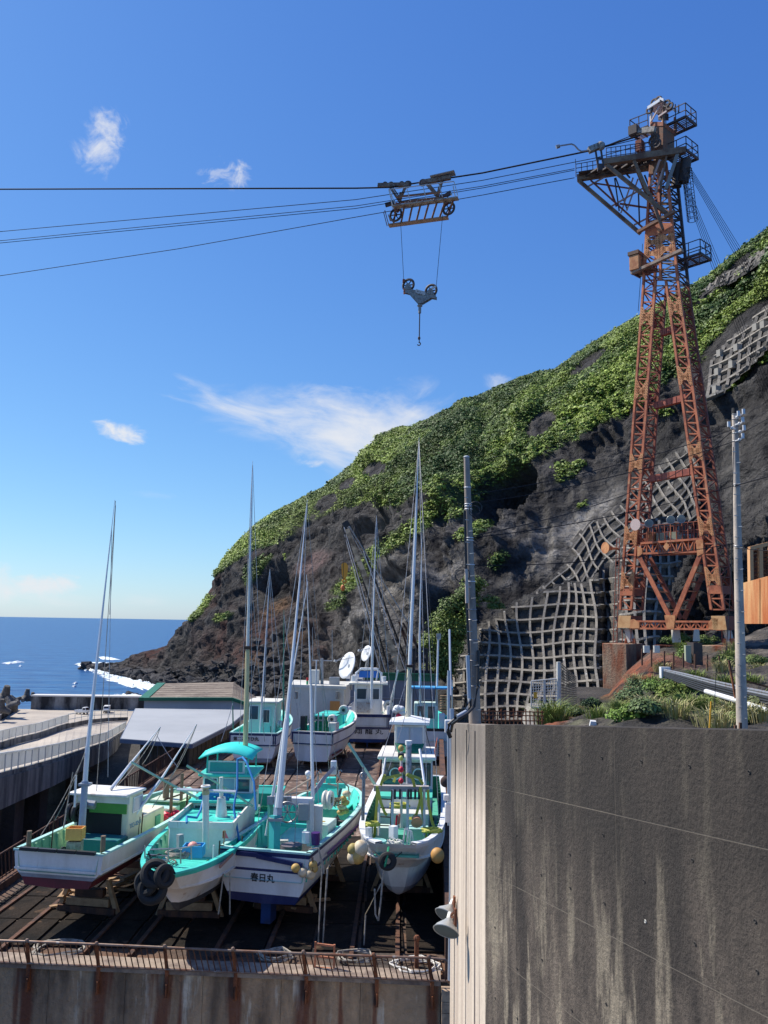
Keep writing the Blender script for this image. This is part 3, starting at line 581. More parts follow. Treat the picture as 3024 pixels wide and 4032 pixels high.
# left fence on the pit edge
lf = T('pit_side_fence', 'long rusty picket fence climbing away along the left side of the boat yard', 'fence', (-12.5, 24, 21))
fpx = lambda y: -12.55+.9*smooth(30, 62, y)
mb = MB(); mb.prism([(-12.75, 18, 18.5), (-12.45, 18, 18.5), (-12.45, 62, 18.5), (-12.75, 62, 18.5)], (0, 0, 2.75)); tag(mb.build('pit_parapet', rustd, None, smooth=False), 'low rust-brown parapet wall under the left picket fence', 'wall')
for z, r_ in ((21.35, .03), (22.15, .035)):
    mb = MB(); mb.tube([(-12.6, y, z) for y in (18, 30, 45, 62)], r_, 6); mb.build('rail', rustd, lf)
mb0 = MB(); mb0.bar((-12.6, 0, 21.3), (-12.6, -.22, 22.15), .035); p0 = None
for i in range(150):
    y = 18.6+i*.29
    if p0 is None: p0 = mb0.build('picket', rustd, lf, world=False); p0.location = (-MX[lf.name].translation.x, y-24, -21)
    else: q = p0.copy(); C.objects.link(q); q.parent = lf; q.location = (12.5, y-24, -21)
p0.location = (12.5, 18.6-24, -21)
for i in range(15):
    mb = MB(); mb.bar((-12.62, 19+i*3, 21.2), (-12.62, 19+i*3, 22.25), .08); mb.build('post', rustd, lf)
mb = MB(); mb.tube([(-12.3, 19, 20.55), (-12.3, 26, 20.7), (-12.3, 34, 20.9)], .05, 8); tag(mb.build('water_pipe', mat('pale_pipe', (.55, .53, .5), rough=.5)), 'pale pipe running along the left parapet below the fence', 'pipe')
# pit wall left & viaduct
pw = mat('pit_concrete', (.095, .085, .075), rough=.9, col2=(.035, .032, .03), amt=.5, sc=.6, streak=3, fine=.2, bump=.5, bsc=5)
pwt = T('viaduct_pier_wall', 'dark shaded concrete pier wall below the elevated road', 'wall', (-20, 40, 10))
for k in range(8):
    mb = MB(); mb.box((-20.5-k*.35, 28+k*4, 14.5), (.8, 3.96, 13)); mb.build('wall_panel', pw, pwt, smooth=False)
    mb = MB(); mb.box((-19.9-k*.35, 26+k*4, 14.5), (.5, .5, 12)); mb.build('buttress', pw, pwt, smooth=False)
# near elevated road
guard = mat('guard_panel', (.78, .78, .76), rough=.5, fine=.06, col2=(.5, .5, .48), amt=.4, sc=.6); gn = guard.node_tree.nodes; gk = guard.node_tree.links; tb = gn.new('ShaderNodeBsdfTranslucent'); tb.inputs[0].default_value = (.75, .76, .75, 1); ms_ = gn.new('ShaderNodeMixShader'); ms_.inputs[0].default_value = .45; gk.new(gn['Principled BSDF'].outputs[0], ms_.inputs[1]); gk.new(tb.outputs[0], ms_.inputs[2]); gk.new(ms_.outputs[0], gn['Material Output'].inputs[0])
post_m = mat('galvanised', (.6, .6, .6), rough=.5, metal=.1, fine=.1)
NB = [(-200, 3115, 31), (0, 3058, 38), (110, 3028, 44.5), (211, 2998, 51.5), (331, 2956, 65), (416, 2928, 78), (494, 2877, 100)]
FB = [(-200, 2985, 62), (0, 2935, 70), (60, 2916, 76), (151, 2895, 84), (253, 2859, 95), (337, 2841, 105), (422, 2832, 118), (500, 2829, 128)]
def curve(P, n):
    xs_ = [p[0] for p in P]; t = np.linspace(xs_[0], xs_[-1], n); return [W(x, interp(x, [(p[0], p[1]) for p in P]), interp(x, [(p[0], p[2]) for p in P])) for x in t]
nc = curve(NB, 25); fc_ = curve(FB, 25)
mb = MB()
for i in range(24): mb.quad(nc[i]+Vector((0, 0, -.05)), nc[i+1]+Vector((0, 0, -.05)), fc_[i+1]+Vector((0, 0, -.35)), fc_[i]+Vector((0, 0, -.35)))
st(mb.build('ramp_road', conc, None, smooth=False))
vd = T('elevated_road_beam', 'heavy grey concrete side beam carrying the near edge of the curving ramp road', 'viaduct', nc[3])
for i in range(24):
    a, b = nc[i], nc[i+1]; h_ = -1.35; mb = MB()
    o1 = Vector((.25, -.05, 0)); mb.prism([a+o1+Vector((0, 0, .0)), b+o1+Vector((0, 0, 0)), b+o1+Vector((0, 0, h_)), a+o1+Vector((0, 0, h_))], (-.9, 0, 0)); mb.build('beam_segment', dconc, vd, smooth=False)
    if i % 3 == 0 and i < 22: mb = MB(); mb.box(a+Vector((-1.4, 0, -5.5)), (1.2, 1.2, 8.6)); mb.build('pier', pw, vd, smooth=False)
def barrier(cv, hgt, label, panel=True, lift=.1, name='guard_barrier', side=.0, kerb=.18):
    t = T(name, label, 'barrier', cv[2]); tot = []
    mb = MB()
    for i in range(len(cv)-1): mb.bar(cv[i]+Vector((side, 0, kerb/2)), cv[i+1]+Vector((side, 0, kerb/2)), .3, kerb)
    mb.build('kerb', dconc, t, smooth=False)
    for i in range(len(cv)):
        mb = MB(); mb.bar(cv[i]+Vector((side+.03, 0, kerb)), cv[i]+Vector((side+.03, 0, kerb+hgt+.02)), .05, .05); mb.build('post', post_m, t)
    mb = MB(); mb.tube([p+Vector((side, 0, kerb+hgt+.03)) for p in cv], .06, 8); mb.build('top_rail', guard, t)
    for i in range(len(cv)-1):
        a, b = cv[i]+Vector((side, 0, 0)), cv[i+1]+Vector((side, 0, 0))
        if panel:
            mb = MB(); q = Vector((0, 0, kerb+.12)); q2 = Vector((0, 0, kerb+hgt-.02)); a2 = a.lerp(b, .005); b2 = a.lerp(b, .995); mb.prism([a2+q, b2+q, b2+q2, a2+q2], (-.05, 0, 0)); mb.build('panel', guard, t, smooth=False)
        else:
            mb = MB(); mb.tube([a+Vector((0, 0, kerb+hgt*.45)), b+Vector((0, 0, kerb+hgt*.45))], .05, 6); mb.build('middle_rail', guard, t)
barrier(curve(NB, 27), .78, 'pale panelled guard barrier along the near edge of the ramp road', True)
ff = [p+Vector((0, 0, -.3)) for p in curve(FB, 28)]
barrier(ff[:19], .88, 'pale panelled guard barrier along the far side of the ramp road', True, kerb=.55)
barrier(ff[18:], 1.0, 'open pipe guard rail where the far barrier curves towards the grey shed', False, name='pipe_guard_rail', kerb=.5)
# grey flat roof building
flat = mat('grey_flat_roof', (.35, .36, .37), rough=.6, col2=(.31, .32, .33), amt=.5, sc=.2, fine=.06, col3=(.42, .40, .38), amt3=.22, sc3=.35)
corr = mat('corrugated_wall', (.07, .055, .045), rough=.8, col2=(.25, .16, .07), amt=.36, sc=.7, streak=5, fine=.3)
gb = T('flat_roof_shed', 'shed with a wide plain grey flat roof standing beside the boat yard', 'building', (-16, 60, 16.5))
A1, B1, C1, D1 = G(534, 2790, 22.5), G(476, 2909, 22.5), G(755, 2930, 22.5), G(1010, 2808, 22.5); D1 = Vector((-11.2, 72, 22.5)); C1b = G(905, 2855, 22.5)
mb = MB(); mb.prism([A1, B1, C1, C1b, D1], (0, 0, .02)); mb.build('roof', flat, gb, smooth=False)
mb = MB()
for a, b in ((A1, B1), (B1, C1), (C1, C1b), (C1b, D1)): mb.bar(a+Vector((0, 0, -.13)), b+Vector((0, 0, -.13)), .12, .24)
mb.build('fascia', mat('blue_grey_fascia', (.10, .12, .18), rough=.5, fine=.1), gb, smooth=False)
for k in range(14):
    t = k/14; a = (B1+Vector((.9, 1.2, 0))).lerp(C1+Vector((-.3, 1.2, 0)), t); b = (B1+Vector((.9, 1.2, 0))).lerp(C1+Vector((-.3, 1.2, 0)), t+.062); mb = MB(); mb.prism([a, b, b+Vector((0, .08+.05*(k % 2), 0)), a+Vector((0, .08, 0))], (0, 0, -6.2)); mb.build('wall_board', corr, gb, smooth=False)
for k in range(16):
    t = k/16; a = (C1+Vector((-.3, .8, 0))).lerp(D1+Vector((-.5, -.5, 0)), t); b = (C1+Vector((-.3, .8, 0))).lerp(D1+Vector((-.5, -.5, 0)), t+.055); mb = MB(); mb.prism([a, b, b+Vector((-.1, 0, 0)), a+Vector((-.1, 0, 0))], (0, 0, -6.2)); mb.build('wall_board', corr, gb, smooth=False)
# green trimmed building
gt = T('green_trim_warehouse', 'pale warehouse with a weathered brown roof edged in green near the sea', 'building', (-18, 88, 16.5))
e0, e1, e2 = G(568, 2757, 22), G(915, 2757, 22), G(1003, 2786, 21.3); dY = e0.y; e1 = W(915, 2757, dY); e2 = W(1003, 2787, dY); r0, r1 = W(636, 2697, dY+15), W(920, 2692, dY+15); r2 = W(1010, 2752, dY+15)
wallm = mat('pale_wall_paint', (.42, .43, .45), rough=.8, col2=(.36, .36, .38), amt=.5, sc=.3, fine=.06); greent = mat('green_trim', (.02, .14, .07), rough=.5, fine=.15); brownr = mat('weathered_board_roof', (.22, .18, .14), rough=.9, col2=(.13, .10, .08), amt=.5, sc=.4, fine=.3, col3=(.3, .26, .21), amt3=.35, sc3=1.2)
mb = MB(); mb.add([(e0.x, dY, 14), (e1.x, dY, 14), (e2.x, dY, 14), e0, e1, e2], [(0, 1, 4, 3), (1, 2, 5, 4)]); mb.add([(e2.x, dY, 14), (e2.x, dY+15, 14), r2, e2], [(0, 1, 2, 3)]); mb.add([(e0.x, dY, 14), (r0.x, dY+15, 14), r0, e0], [(3, 2, 1, 0)]); mb.build('wall', wallm, gt, smooth=False)
up = Vector((0, 0, .12))
for k in range(15):
    t0, t1 = k/15, (k+.96)/15; mb = MB(); mb.prism([e0.lerp(r0, t0)+up, e1.lerp(r1, t0)+up, e1.lerp(r1, t1)+up, e0.lerp(r0, t1)+up], (0, 0, .06+.02*(k % 2))); mb.build('roof_board', brownr, gt, smooth=False)
for k in range(14):
    t0, t1 = k/14, (k+.94)/14; mb = MB(); mb.prism([e1.lerp(e2, t0)+up, e1.lerp(e2, t1)+up, r1.lerp(r2, t1)+up, r1.lerp(r2, t0)+up], (0, 0, .06+.02*(k % 2))); mb.build('roof_board', brownr, gt, smooth=False)
for a, b, w_ in ((e0, e1, .35), (e1, e2, .35), (e0, r0, .9)):
    mb = MB(); mb.bar(a+Vector((0, -.15, .12)), b+Vector((0, -.15, .12)), w_, .3); mb.build('green_edge', greent, gt, smooth=False)
# white block house, antennas, dishes
wh = mat('white_render', (.56, .55, .51), rough=.85, col2=(.46, .45, .41), amt=.5, sc=.5, streak=2, fine=.08, col3=(.3, .28, .24), amt3=.2, sc3=1.2)
bh = T('block_house', 'white rendered flat-roofed block house behind the far row of boats', 'building', W(1255, 2760, 66))
a, b = W(1148, 2706, 66), W(1355, 2712, 65); zt = a.z; b.z = zt
mb = MB(); mb.prism([(a.x, a.y, 21.004), (b.x, b.y, 21.004), (b.x+.3, b.y+5, 21.004), (a.x-.2, a.y+5, 21.004)], (0, 0, zt-21)); mb.build('wall', wh, bh, smooth=False)
mb = MB(); mb.prism([(a.x-.15, a.y-.15, zt+.002), (b.x+.15, b.y-.15, zt+.002), (b.x+.45, b.y+5.2, zt+.002), (a.x-.35, a.y+5.2, zt+.002)], (0, 0, .22)); mb.build('roof', wh, bh, smooth=False)
for x in (1166, 1329): mb = MB(); p = W(x, 2738, 64.9); mb.box(p, (.25, .3, .5)); mb.tube([p+Vector((0, -.12, .3)), p+Vector((0, -.12, -.2))], .12, 8); mb.build('wall_lamp', mat('grey_lamp', (.2, .2, .19)), bh)
mb = MB(); p = W(1318, 2795, 64.9); mb.box(p, (.75, .06, 1.3)); mb.build('door', mat('orange_door', (.42, .20, .06)), bh)
cabm = mat('cabinet_paint', (.62, .61, .55), rough=.6, fine=.08); grey = mat('grey_metal', (.33, .34, .35), rough=.5, metal=.4, fine=.15); wm_ = mat('white_metal', (.72, .73, .74), rough=.4, fine=.05)
mb = MB(); p = W(1237, 2676, 67); mb.box((p.x, p.y, zt+.75), (.8, .6, 1.1)); mb.box((p.x, p.y, zt+.25), (.2, .2, .1)); tag(mb.build('equipment_cabinet', cabm, bev=.02), 'cream equipment cabinet on the block house roof', 'cabinet')
an = T('roof_antenna', 'grey antenna mast with a cross arm and two whips on the block house roof', 'antenna', W(1268, 2700, 67))
mb = MB(); mb.tube([W(1268, 2706, 67), W(1268, 2592, 67)], .13, 8, .11); mb.build('mast', grey, an)
mb = MB(); mb.tube([W(1232, 2600, 67), W(1307, 2602, 67)], .05, 6); mb.build('cross_arm', grey, an)
for x, t in ((1231, 2470), (1308, 2480)): mb = MB(); mb.tube([W(x, 2602, 67), W(x, t, 67)], .035, 6, .02); mb.build('whip', grey, an)
def dish(c, R, nrm, label, foot, col):
    t = T('satellite_dish', label, 'dish', foot); nrm = Vector(nrm).normalized(); u = nrm.orthogonal().normalized(); v = nrm.cross(u); vs = [Vector(c)-nrm*R*.22]; fs = []; n = 28
    for k in (1, 2, 3):
        r = R*k/3; vs += [Vector(c)+(u*math.cos(q)+v*math.sin(q))*r-nrm*R*.22*(1-(k/3)**2) for q in [2*math.pi*j/n for j in range(n)]]
    fs = [(0, 1+j, 1+(j+1) % n) for j in range(n)]
    for k in range(2): fs += [(1+k*n+j, 1+(k+1)*n+j, 1+(k+1)*n+(j+1) % n, 1+k*n+(j+1) % n) for j in range(n)]
    mb = MB(); mb.add(vs, fs); o = mb.build('reflector', wm_, t, flip=False); sm2 = o.modifiers.new('thickness', 'SOLIDIFY'); sm2.thickness = .05
    tip = Vector(c)+nrm*R*1.0; mb = MB(); mb.tube([Vector(c)-u*R*.9, tip], .025, 5); mb.tube([Vector(c)+v*R*.9, tip], .02, 5); mb.tube([tip-nrm*.1, tip+nrm*.12], .1, 8); mb.build('feed_arm', grey, t)
    mb = MB(); mb.tube([foot, Vector(c)-nrm*R*.45], .11, 8); mb.tube([Vector(c)-nrm*R*.5, Vector(c)-nrm*R*.2], .15, 8); mb.build('mount', grey, t)
dish(W(1365, 2619, 66), 1.06, (-.80, -.52, .30), 'large white satellite dish tilted up to the left behind the boats', W(1382, 2715, 67), 0)
dish(W(1441, 2572, 69), .66, (-.80, -.52, .30), 'smaller white satellite dish higher up beside the large one', W(1430, 2680, 70), 0)
mb = MB(); p = W(1317, 2683, 66.5); mb.box((p.x, p.y, zt+.5), (.8, .5, .6)); tag(mb.build('roof_unit', grey, bev=.02), 'small grey box unit at the right end of the block house roof', 'box')
mb = MB(); p = W(1210, 2685, 66); mb.tube([(p.x, p.y, zt+.2), (p.x, p.y, zt+.5)], .08, 8); o = mb.build('signal_light', mat('green_lamp', (.02, .3, .12))); tag(o, 'small red and green signal light on the block house roof corner', 'light'); mb = MB(); mb.tube([(p.x, p.y, zt+.5), (p.x, p.y, zt+.75)], .08, 8); MX[o.name] = Matrix.Identity(4); mb.build('red_lens', mat('red_lamp', (.5, .02, .02)), o)
gw = T('grey_shed', 'tall grey shed with a dark green parapet behind the dishes', 'building', W(1535, 2750, 78)); dcol = mat('shed_grey', (.20, .21, .23), rough=.7, fine=.05); 
a, b = W(1362, 2672, 78), W(1712, 2676, 76); b.z = a.z
mb = MB(); mb.prism([(a.x, a.y, 19.5), (b.x, b.y, 19.5), (b.x+.3, b.y+7, 19.5), (a.x, a.y+7, 19.5)], (0, 0, a.z-19.5)); mb.build('wall', dcol, gw, smooth=False)
for k in range(1, 9): p = a.lerp(b, k/9); mb = MB(); mb.bar((p.x, p.y-.03, 19.6), (p.x, p.y-.03, a.z-.05), .04, .05); mb.build('wall_seam', dcol, gw, smooth=False)
mb = MB(); mb.bar(a+Vector((0, -.05, -1.6)), b+Vector((0, -.05, -1.6)), .06, .06); mb.build('wall_band', grey, gw, smooth=False)
c0 = a.lerp(b, .2); mb = MB(); mb.prism([(c0.x, c0.y-.12, a.z+.002), (b.x+.1, b.y-.12, a.z+.002), (b.x+.1, b.y-.02, a.z+.002), (c0.x, c0.y-.02, a.z+.002)], (0, 0, .6)); mb.bar((c0.x, c0.y-.2, a.z+.62), (b.x+.1, b.y-.2, a.z+.62), .2, .1); mb.build('parapet', greent, gw, smooth=False)
# right pit side
mb = MB(); mb.prism([(1.75, 22.6, 21), (2.0, 22.6, 21), (5.0, 70, 21), (4.75, 70, 21)], (0, 0, 1.6)); tag(mb.build('fender_beam', rustd, None, smooth=False), 'rust-brown fender beam along the right side of the boat yard', 'beam')

# ================= BIG CONCRETE WALL =================
# broad face and narrow sunlit face; slopes down away from the camera
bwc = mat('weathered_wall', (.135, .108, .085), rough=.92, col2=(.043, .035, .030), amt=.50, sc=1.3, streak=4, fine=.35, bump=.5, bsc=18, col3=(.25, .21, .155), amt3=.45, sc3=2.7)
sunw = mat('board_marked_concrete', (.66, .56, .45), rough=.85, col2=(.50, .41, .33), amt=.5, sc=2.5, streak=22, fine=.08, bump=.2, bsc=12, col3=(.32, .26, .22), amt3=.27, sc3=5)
n = bwc.node_tree.nodes; l = bwc.node_tree.links; p = n['Principled BSDF']; src = p.inputs['Base Color'].links[0].from_socket
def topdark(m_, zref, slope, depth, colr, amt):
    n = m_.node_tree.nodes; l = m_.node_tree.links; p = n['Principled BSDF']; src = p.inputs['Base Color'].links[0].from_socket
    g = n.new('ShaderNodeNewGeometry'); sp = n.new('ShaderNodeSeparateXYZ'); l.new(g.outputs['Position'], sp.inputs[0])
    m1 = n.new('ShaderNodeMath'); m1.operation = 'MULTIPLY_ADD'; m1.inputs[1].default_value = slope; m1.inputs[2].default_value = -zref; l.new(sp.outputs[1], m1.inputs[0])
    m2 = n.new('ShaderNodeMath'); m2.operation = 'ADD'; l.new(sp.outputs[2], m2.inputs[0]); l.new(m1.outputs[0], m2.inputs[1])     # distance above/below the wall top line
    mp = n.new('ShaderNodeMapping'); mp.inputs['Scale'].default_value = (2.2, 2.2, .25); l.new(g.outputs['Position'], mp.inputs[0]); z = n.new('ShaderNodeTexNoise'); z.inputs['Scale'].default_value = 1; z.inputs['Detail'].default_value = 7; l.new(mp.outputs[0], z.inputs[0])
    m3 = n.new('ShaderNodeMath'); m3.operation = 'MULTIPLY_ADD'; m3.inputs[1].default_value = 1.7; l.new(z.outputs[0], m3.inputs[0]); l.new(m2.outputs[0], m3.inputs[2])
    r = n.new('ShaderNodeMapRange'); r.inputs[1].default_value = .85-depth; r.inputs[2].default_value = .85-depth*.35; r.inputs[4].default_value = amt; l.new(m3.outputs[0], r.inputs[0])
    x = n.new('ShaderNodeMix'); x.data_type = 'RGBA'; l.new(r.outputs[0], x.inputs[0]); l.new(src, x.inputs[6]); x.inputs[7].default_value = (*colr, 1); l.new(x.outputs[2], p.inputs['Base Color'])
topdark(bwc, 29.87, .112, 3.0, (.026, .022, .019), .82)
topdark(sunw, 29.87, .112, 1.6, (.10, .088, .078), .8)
K = W(1911, 2853, 14); dn = Vector((.223, -1, 0)).normalized(); df = Vector((-.007, 1, 0)).normalized(); sl_ = .1115
far = K+df*6.2; far.z = K.z-sl_*6.2; near = K+dn*15.5; near.z = K.z+sl_*15.5; nrm = Vector((-1, -.223, 0)).normalized()
bt = T('big_concrete_wall', 'massive dark weathered concrete wall filling the lower right with a narrow sunlit far face', 'wall', (K.x, K.y, 14))
LIFT = [0, 240, 578, 882, 1250, 1700]          # picture heights of the pour joints at the corner
zj = [K.z]+[W(1900, 2853+h, 14).z for h in LIFT[1:]]+[9]
xj = [0, 1.35, 4.35, 8.5, 15.5]                # vertical joints along the wall
for i in range(len(zj)-1):
    for j in range(4):
        a = K+dn*xj[j]; b = K+dn*(xj[j+1]); g_ = .011
        a0, b0 = xj[j]*sl_, xj[j+1]*sl_
        pts = [(a.x, a.y, zj[i+1]+a0+g_), (b.x-dn.x*g_, b.y-dn.y*g_, zj[i+1]+b0+g_), (b.x-dn.x*g_, b.y-dn.y*g_, zj[i]+b0), (a.x, a.y, zj[i]+a0)]
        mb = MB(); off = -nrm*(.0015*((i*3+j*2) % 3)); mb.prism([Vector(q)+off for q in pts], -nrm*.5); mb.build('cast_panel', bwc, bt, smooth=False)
mb = MB(); core = [K+dn*.02-nrm*.0045, K+dn*15.4-nrm*.0045, K+dn*15.4-nrm*.4, K+dn*.02-nrm*.4]; mb.add([(q.x, q.y, 8.5) for q in core]+[(core[0].x, core[0].y, K.z-.03), (core[1].x, core[1].y, near.z-.03), (core[2].x, core[2].y, near.z-.03), (core[3].x, core[3].y, K.z-.03)], [(0, 1, 5, 4), (1, 2, 6, 5), (2, 3, 7, 6), (3, 0, 4, 7), (4, 5, 6, 7), (3, 2, 1, 0)])
mb.build('joint_filler', mat('lime_joint', (.165, .14, .11), rough=.95, fine=.3, bsc=30), bt, smooth=False)
mb = MB(); mb.add([(K.x, K.y, 8.5), (far.x, far.y, 8.5), (far.x, far.y, far.z), (K.x, K.y, K.z-.002), (K.x+.5, K.y, 8.5), (far.x+.5, far.y, 8.5), (far.x+.5, far.y, far.z), (K.x+.5, K.y, K.z-.002)], [(1, 0, 3, 2), (4, 5, 6, 7), (2, 3, 7, 6), (1, 2, 6, 5)])
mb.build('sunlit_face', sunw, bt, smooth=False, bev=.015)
for k in range(3):                                  # board marks: shallow ribs down the sunlit face
    t = (.22, .45, .82)[k]; q = K.lerp(far, t); mb = MB(); mb.bar((q.x-.004, q.y, 9), (q.x-.004, q.y, q.z-.12), random.uniform(.02, .04), .008, up=(0, 1, 0)); mb.build('board_mark', sunw, bt, smooth=False)
hol = mat('tie_hole', (.05, .045, .04), rough=.9); plug = mat('tie_plug', (.6, .57, .5), rough=.7)
random.seed(5)
for i in range(5):
    zc_ = [zj[0]-.35, zj[1]-.25, zj[1]-1.0, zj[2]-.75, zj[3]-.6][i]
    for j in range(17):
        d_ = .45+j*.9; q = K+dn*d_; mb = MB(); c = Vector((q.x, q.y, zc_+d_*sl_-(.35 if j % 2 and i % 2 else 0)))+nrm*.002; mb.torus(c, .015, .006, nrm, 8, 4); mb.build('tie_hole', hol if random.random() < .96 else plug, bt)
# two round floodlights on brackets at the far edge of the sunlit face
lampm = mat('lamp_shell', (.42, .43, .42), rough=.4, metal=.4, fine=.1); lens = mat('lamp_lens', (.17, .2, .19), rough=.12, fine=.05, spec=.7); whb = mat('white_bracket', (.7, .68, .62), rough=.5)
def flood(c, R, aim, root, label, name='floodlight', br=rust):
    t = T(name, label, 'floodlight', root); aim = Vector(aim).normalized(); c = Vector(c)
    mb = MB(); mb.tube([c-aim*R*1.0, c-aim*R*.75, c-aim*R*.3, c], R*.28, 20); v = mb.v
    rr = [.22, .4, .85, 1.0]
    for i in range(4):
        ctr = [c-aim*R*1.0, c-aim*R*.75, c-aim*R*.3, c][i]
        for j in range(20): q = Vector(v[i*20+j])-ctr; v[i*20+j] = tuple(ctr+q.normalized()*R*rr[i])
    mb.build('shade', lampm, t, ang=60)
    mb = MB(); mb.torus(c, R*.99, R*.05, aim, 24, 5); mb.build('rim', lampm, t)
    u = aim.orthogonal().normalized(); w_ = aim.cross(u); mb = MB(); mb.add([c+aim*R*.1]+[c+aim*.004+(u*math.cos(a)+w_*math.sin(a))*R*.95 for a in [2*math.pi*j/20 for j in range(20)]], [(0, 1+j, 1+(j+1) % 20) for j in range(20)]); mb.build('lens', lens, t)
    mb = MB(); mb.tube([c-aim*R*1.45, c-aim*R*.95], R*.24, 10); mb.build('lamp_housing', whb, t)
    mb = MB(); mb.bar(c-aim*R*1.2, root, .05, .035); mb.bar(Vector(root)+Vector((0, 0, .16)), Vector(root)+Vector((0, 0, -.16)), .1, .04); mb.bar(c-aim*R*1.2, Vector(root)+Vector((0, 0, .12)), .03); mb.build('bracket', br, t)
E4 = far
flood(W(1757, 3606, 18.6), .255, (-.45, -.55, -.62), W(1789, 3560, 18.6), 'upper round floodlight on a rusty bracket at the edge of the sunlit concrete face')
flood(W(1756, 3667, 16.6), .245, (-.30, -.62, -.70), W(1792, 3612, 16.6), 'lower round floodlight overlapping the one above it at the sunlit concrete edge')
# conduit pipes down the wall edge and cable bundle
cond = mat('conduit', (.36, .40, .46), rough=.4, metal=.3, fine=.1)
ct = T('conduit_run', 'vertical grey conduit pipes with white junction boxes beside the wall edge', 'conduit', W(1772, 3500, 20.6))
mb = MB(); mb.tube([W(1779, 2790, 20.7), W(1780, 3100, 20.6), W(1777, 3500, 20.5), W(1772, 3860, 20.3)], .055, 8); mb.build('pipe', cond, ct)
mb = MB(); mb.tube([W(1767, 2640, 20.9), W(1766, 3060, 20.7), W(1768, 3250, 20.6)], .035, 8); mb.build('pipe', cond, ct)
for (x, y, w_, h_) in ((1772, 3200, .24, .42), (1768, 2860, .2, .3), (1757, 3140, .12, .14)): mb = MB(); mb.box(W(x, y, 20.4), (w_, .15, h_)); mb.build('junction_box', mat('white_box', (.72, .73, .74), rough=.4, fine=.05), ct, bev=.01)
mb = MB(); mb.tube([W(1884, 2560, 16.9), W(1881, 2700, 16.8), W(1868, 2780, 16.7), W(1840, 2810, 16.5), W(1805, 2832, 16.4), W(1782, 2850, 16.6), W(1776, 2880, 16.8)], .028, 8); mb.build('flexible_pipe', hosem, ct)
mb = MB(); mb.tube([W(1790, 2835, 17), W(1768, 2850, 17), W(1764, 2880, 17.1), W(1774, 2905, 17.1)], .04, 8); mb.build('flexible_pipe', hosem, ct)
mb = MB(); mb.tube([W(1775, 2740, 22), W(1770, 2480, 24)], .03, 6); mb.build('pipe', cond, ct)
mb = MB(); mb.tube([W(1716, 2560, 32), W(1714, 2480, 32)], .03, 6); 
# block corner below the railing end
cb = T('block_corner', 'sunlit tan block column at the right end of the yard front wall', 'column', (1.8, 22.2, 15)); blk_m = mat('tan_block', (.42, .3, .2), rough=.9, col2=(.25, .18, .13), amt=.5, sc=3, fine=.2)
for k in range(22):
    mb = MB(); mb.box((1.80, 22.05, 20.9-k*.26), (.36, .3, .245)); mb.build('block', blk_m, cb, smooth=False)
# ================= BOATS =================
wp = mat('white_hull_paint', (.74, .72, .68), rough=.45, col2=(.60, .57, .51), amt=.5, sc=.9, streak=4, fine=.06, col3=(.38, .26, .17), amt3=.24, sc3=2.2)
cream = mat('cream_paint', (.76, .71, .52), rough=.5, col2=(.62, .58, .42), amt=.45, sc=1.2, streak=3, fine=.05, col3=(.42, .34, .22), amt3=.15, sc3=2.5)
turq = mat('turquoise_paint', (.06, .58, .48), rough=.5, col2=(.05, .44, .38), amt=.45, sc=1.2, fine=.06, col3=(.10, .30, .26), amt3=.2, sc3=3)
seagr = mat('sea_green_paint', (.10, .42, .30), rough=.5, col2=(.07, .30, .22), amt=.5, sc=1.4, fine=.08, col3=(.25, .2, .14), amt3=.2, sc3=3)
mint = mat('mint_green_paint', (.36, .62, .38), rough=.5, col2=(.26, .48, .30), amt=.5, sc=1.5, fine=.08, col3=(.35, .28, .15), amt3=.18, sc3=3)
aqua = mat('pale_aqua_paint', (.42, .68, .62), rough=.5, col2=(.30, .56, .52), amt=.5, sc=1.6, fine=.08, col3=(.30, .22, .16), amt3=.2, sc3=4)
navy = mat('navy_paint', (.012, .018, .085), rough=.4, col2=(.03, .04, .12), amt=.4, sc=2, fine=.1)
maroon = mat('maroon_antifoul', (.14, .022, .03), rough=.7, col2=(.09, .02, .025), amt=.5, sc=1.5, fine=.12)
bluebt = mat('blue_antifoul', (.01, .04, .16), rough=.7, col2=(.02, .03, .07), amt=.5, sc=1.5, fine=.15)
greyb = mat('grey_boot', (.27, .27, .28), rough=.7, col2=(.2, .2, .21), amt=.5, sc=1.5, fine=.1)
foul = mat('fouled_bottom', (.05, .05, .055), rough=.85, col2=(.12, .11, .1), amt=.4, sc=2, fine=.2)
dkin = mat('dark_interior', (.02, .022, .022), rough=.8); glass = mat('cabin_glass', (.05, .075, .09), rough=.06, fine=0, spec=.9)
paleg = mat('pale_glass', (.30, .36, .45), rough=.1, fine=.05, spec=.8)
buoy = mat('buoy_ochre', (.55, .36, .10), rough=.6, col2=(.42, .28, .10), amt=.5, sc=5, fine=.12); buoyw = mat('buoy_pale', (.66, .55, .38), rough=.6, col2=(.5, .38, .22), amt=.5, sc=5, fine=.1)
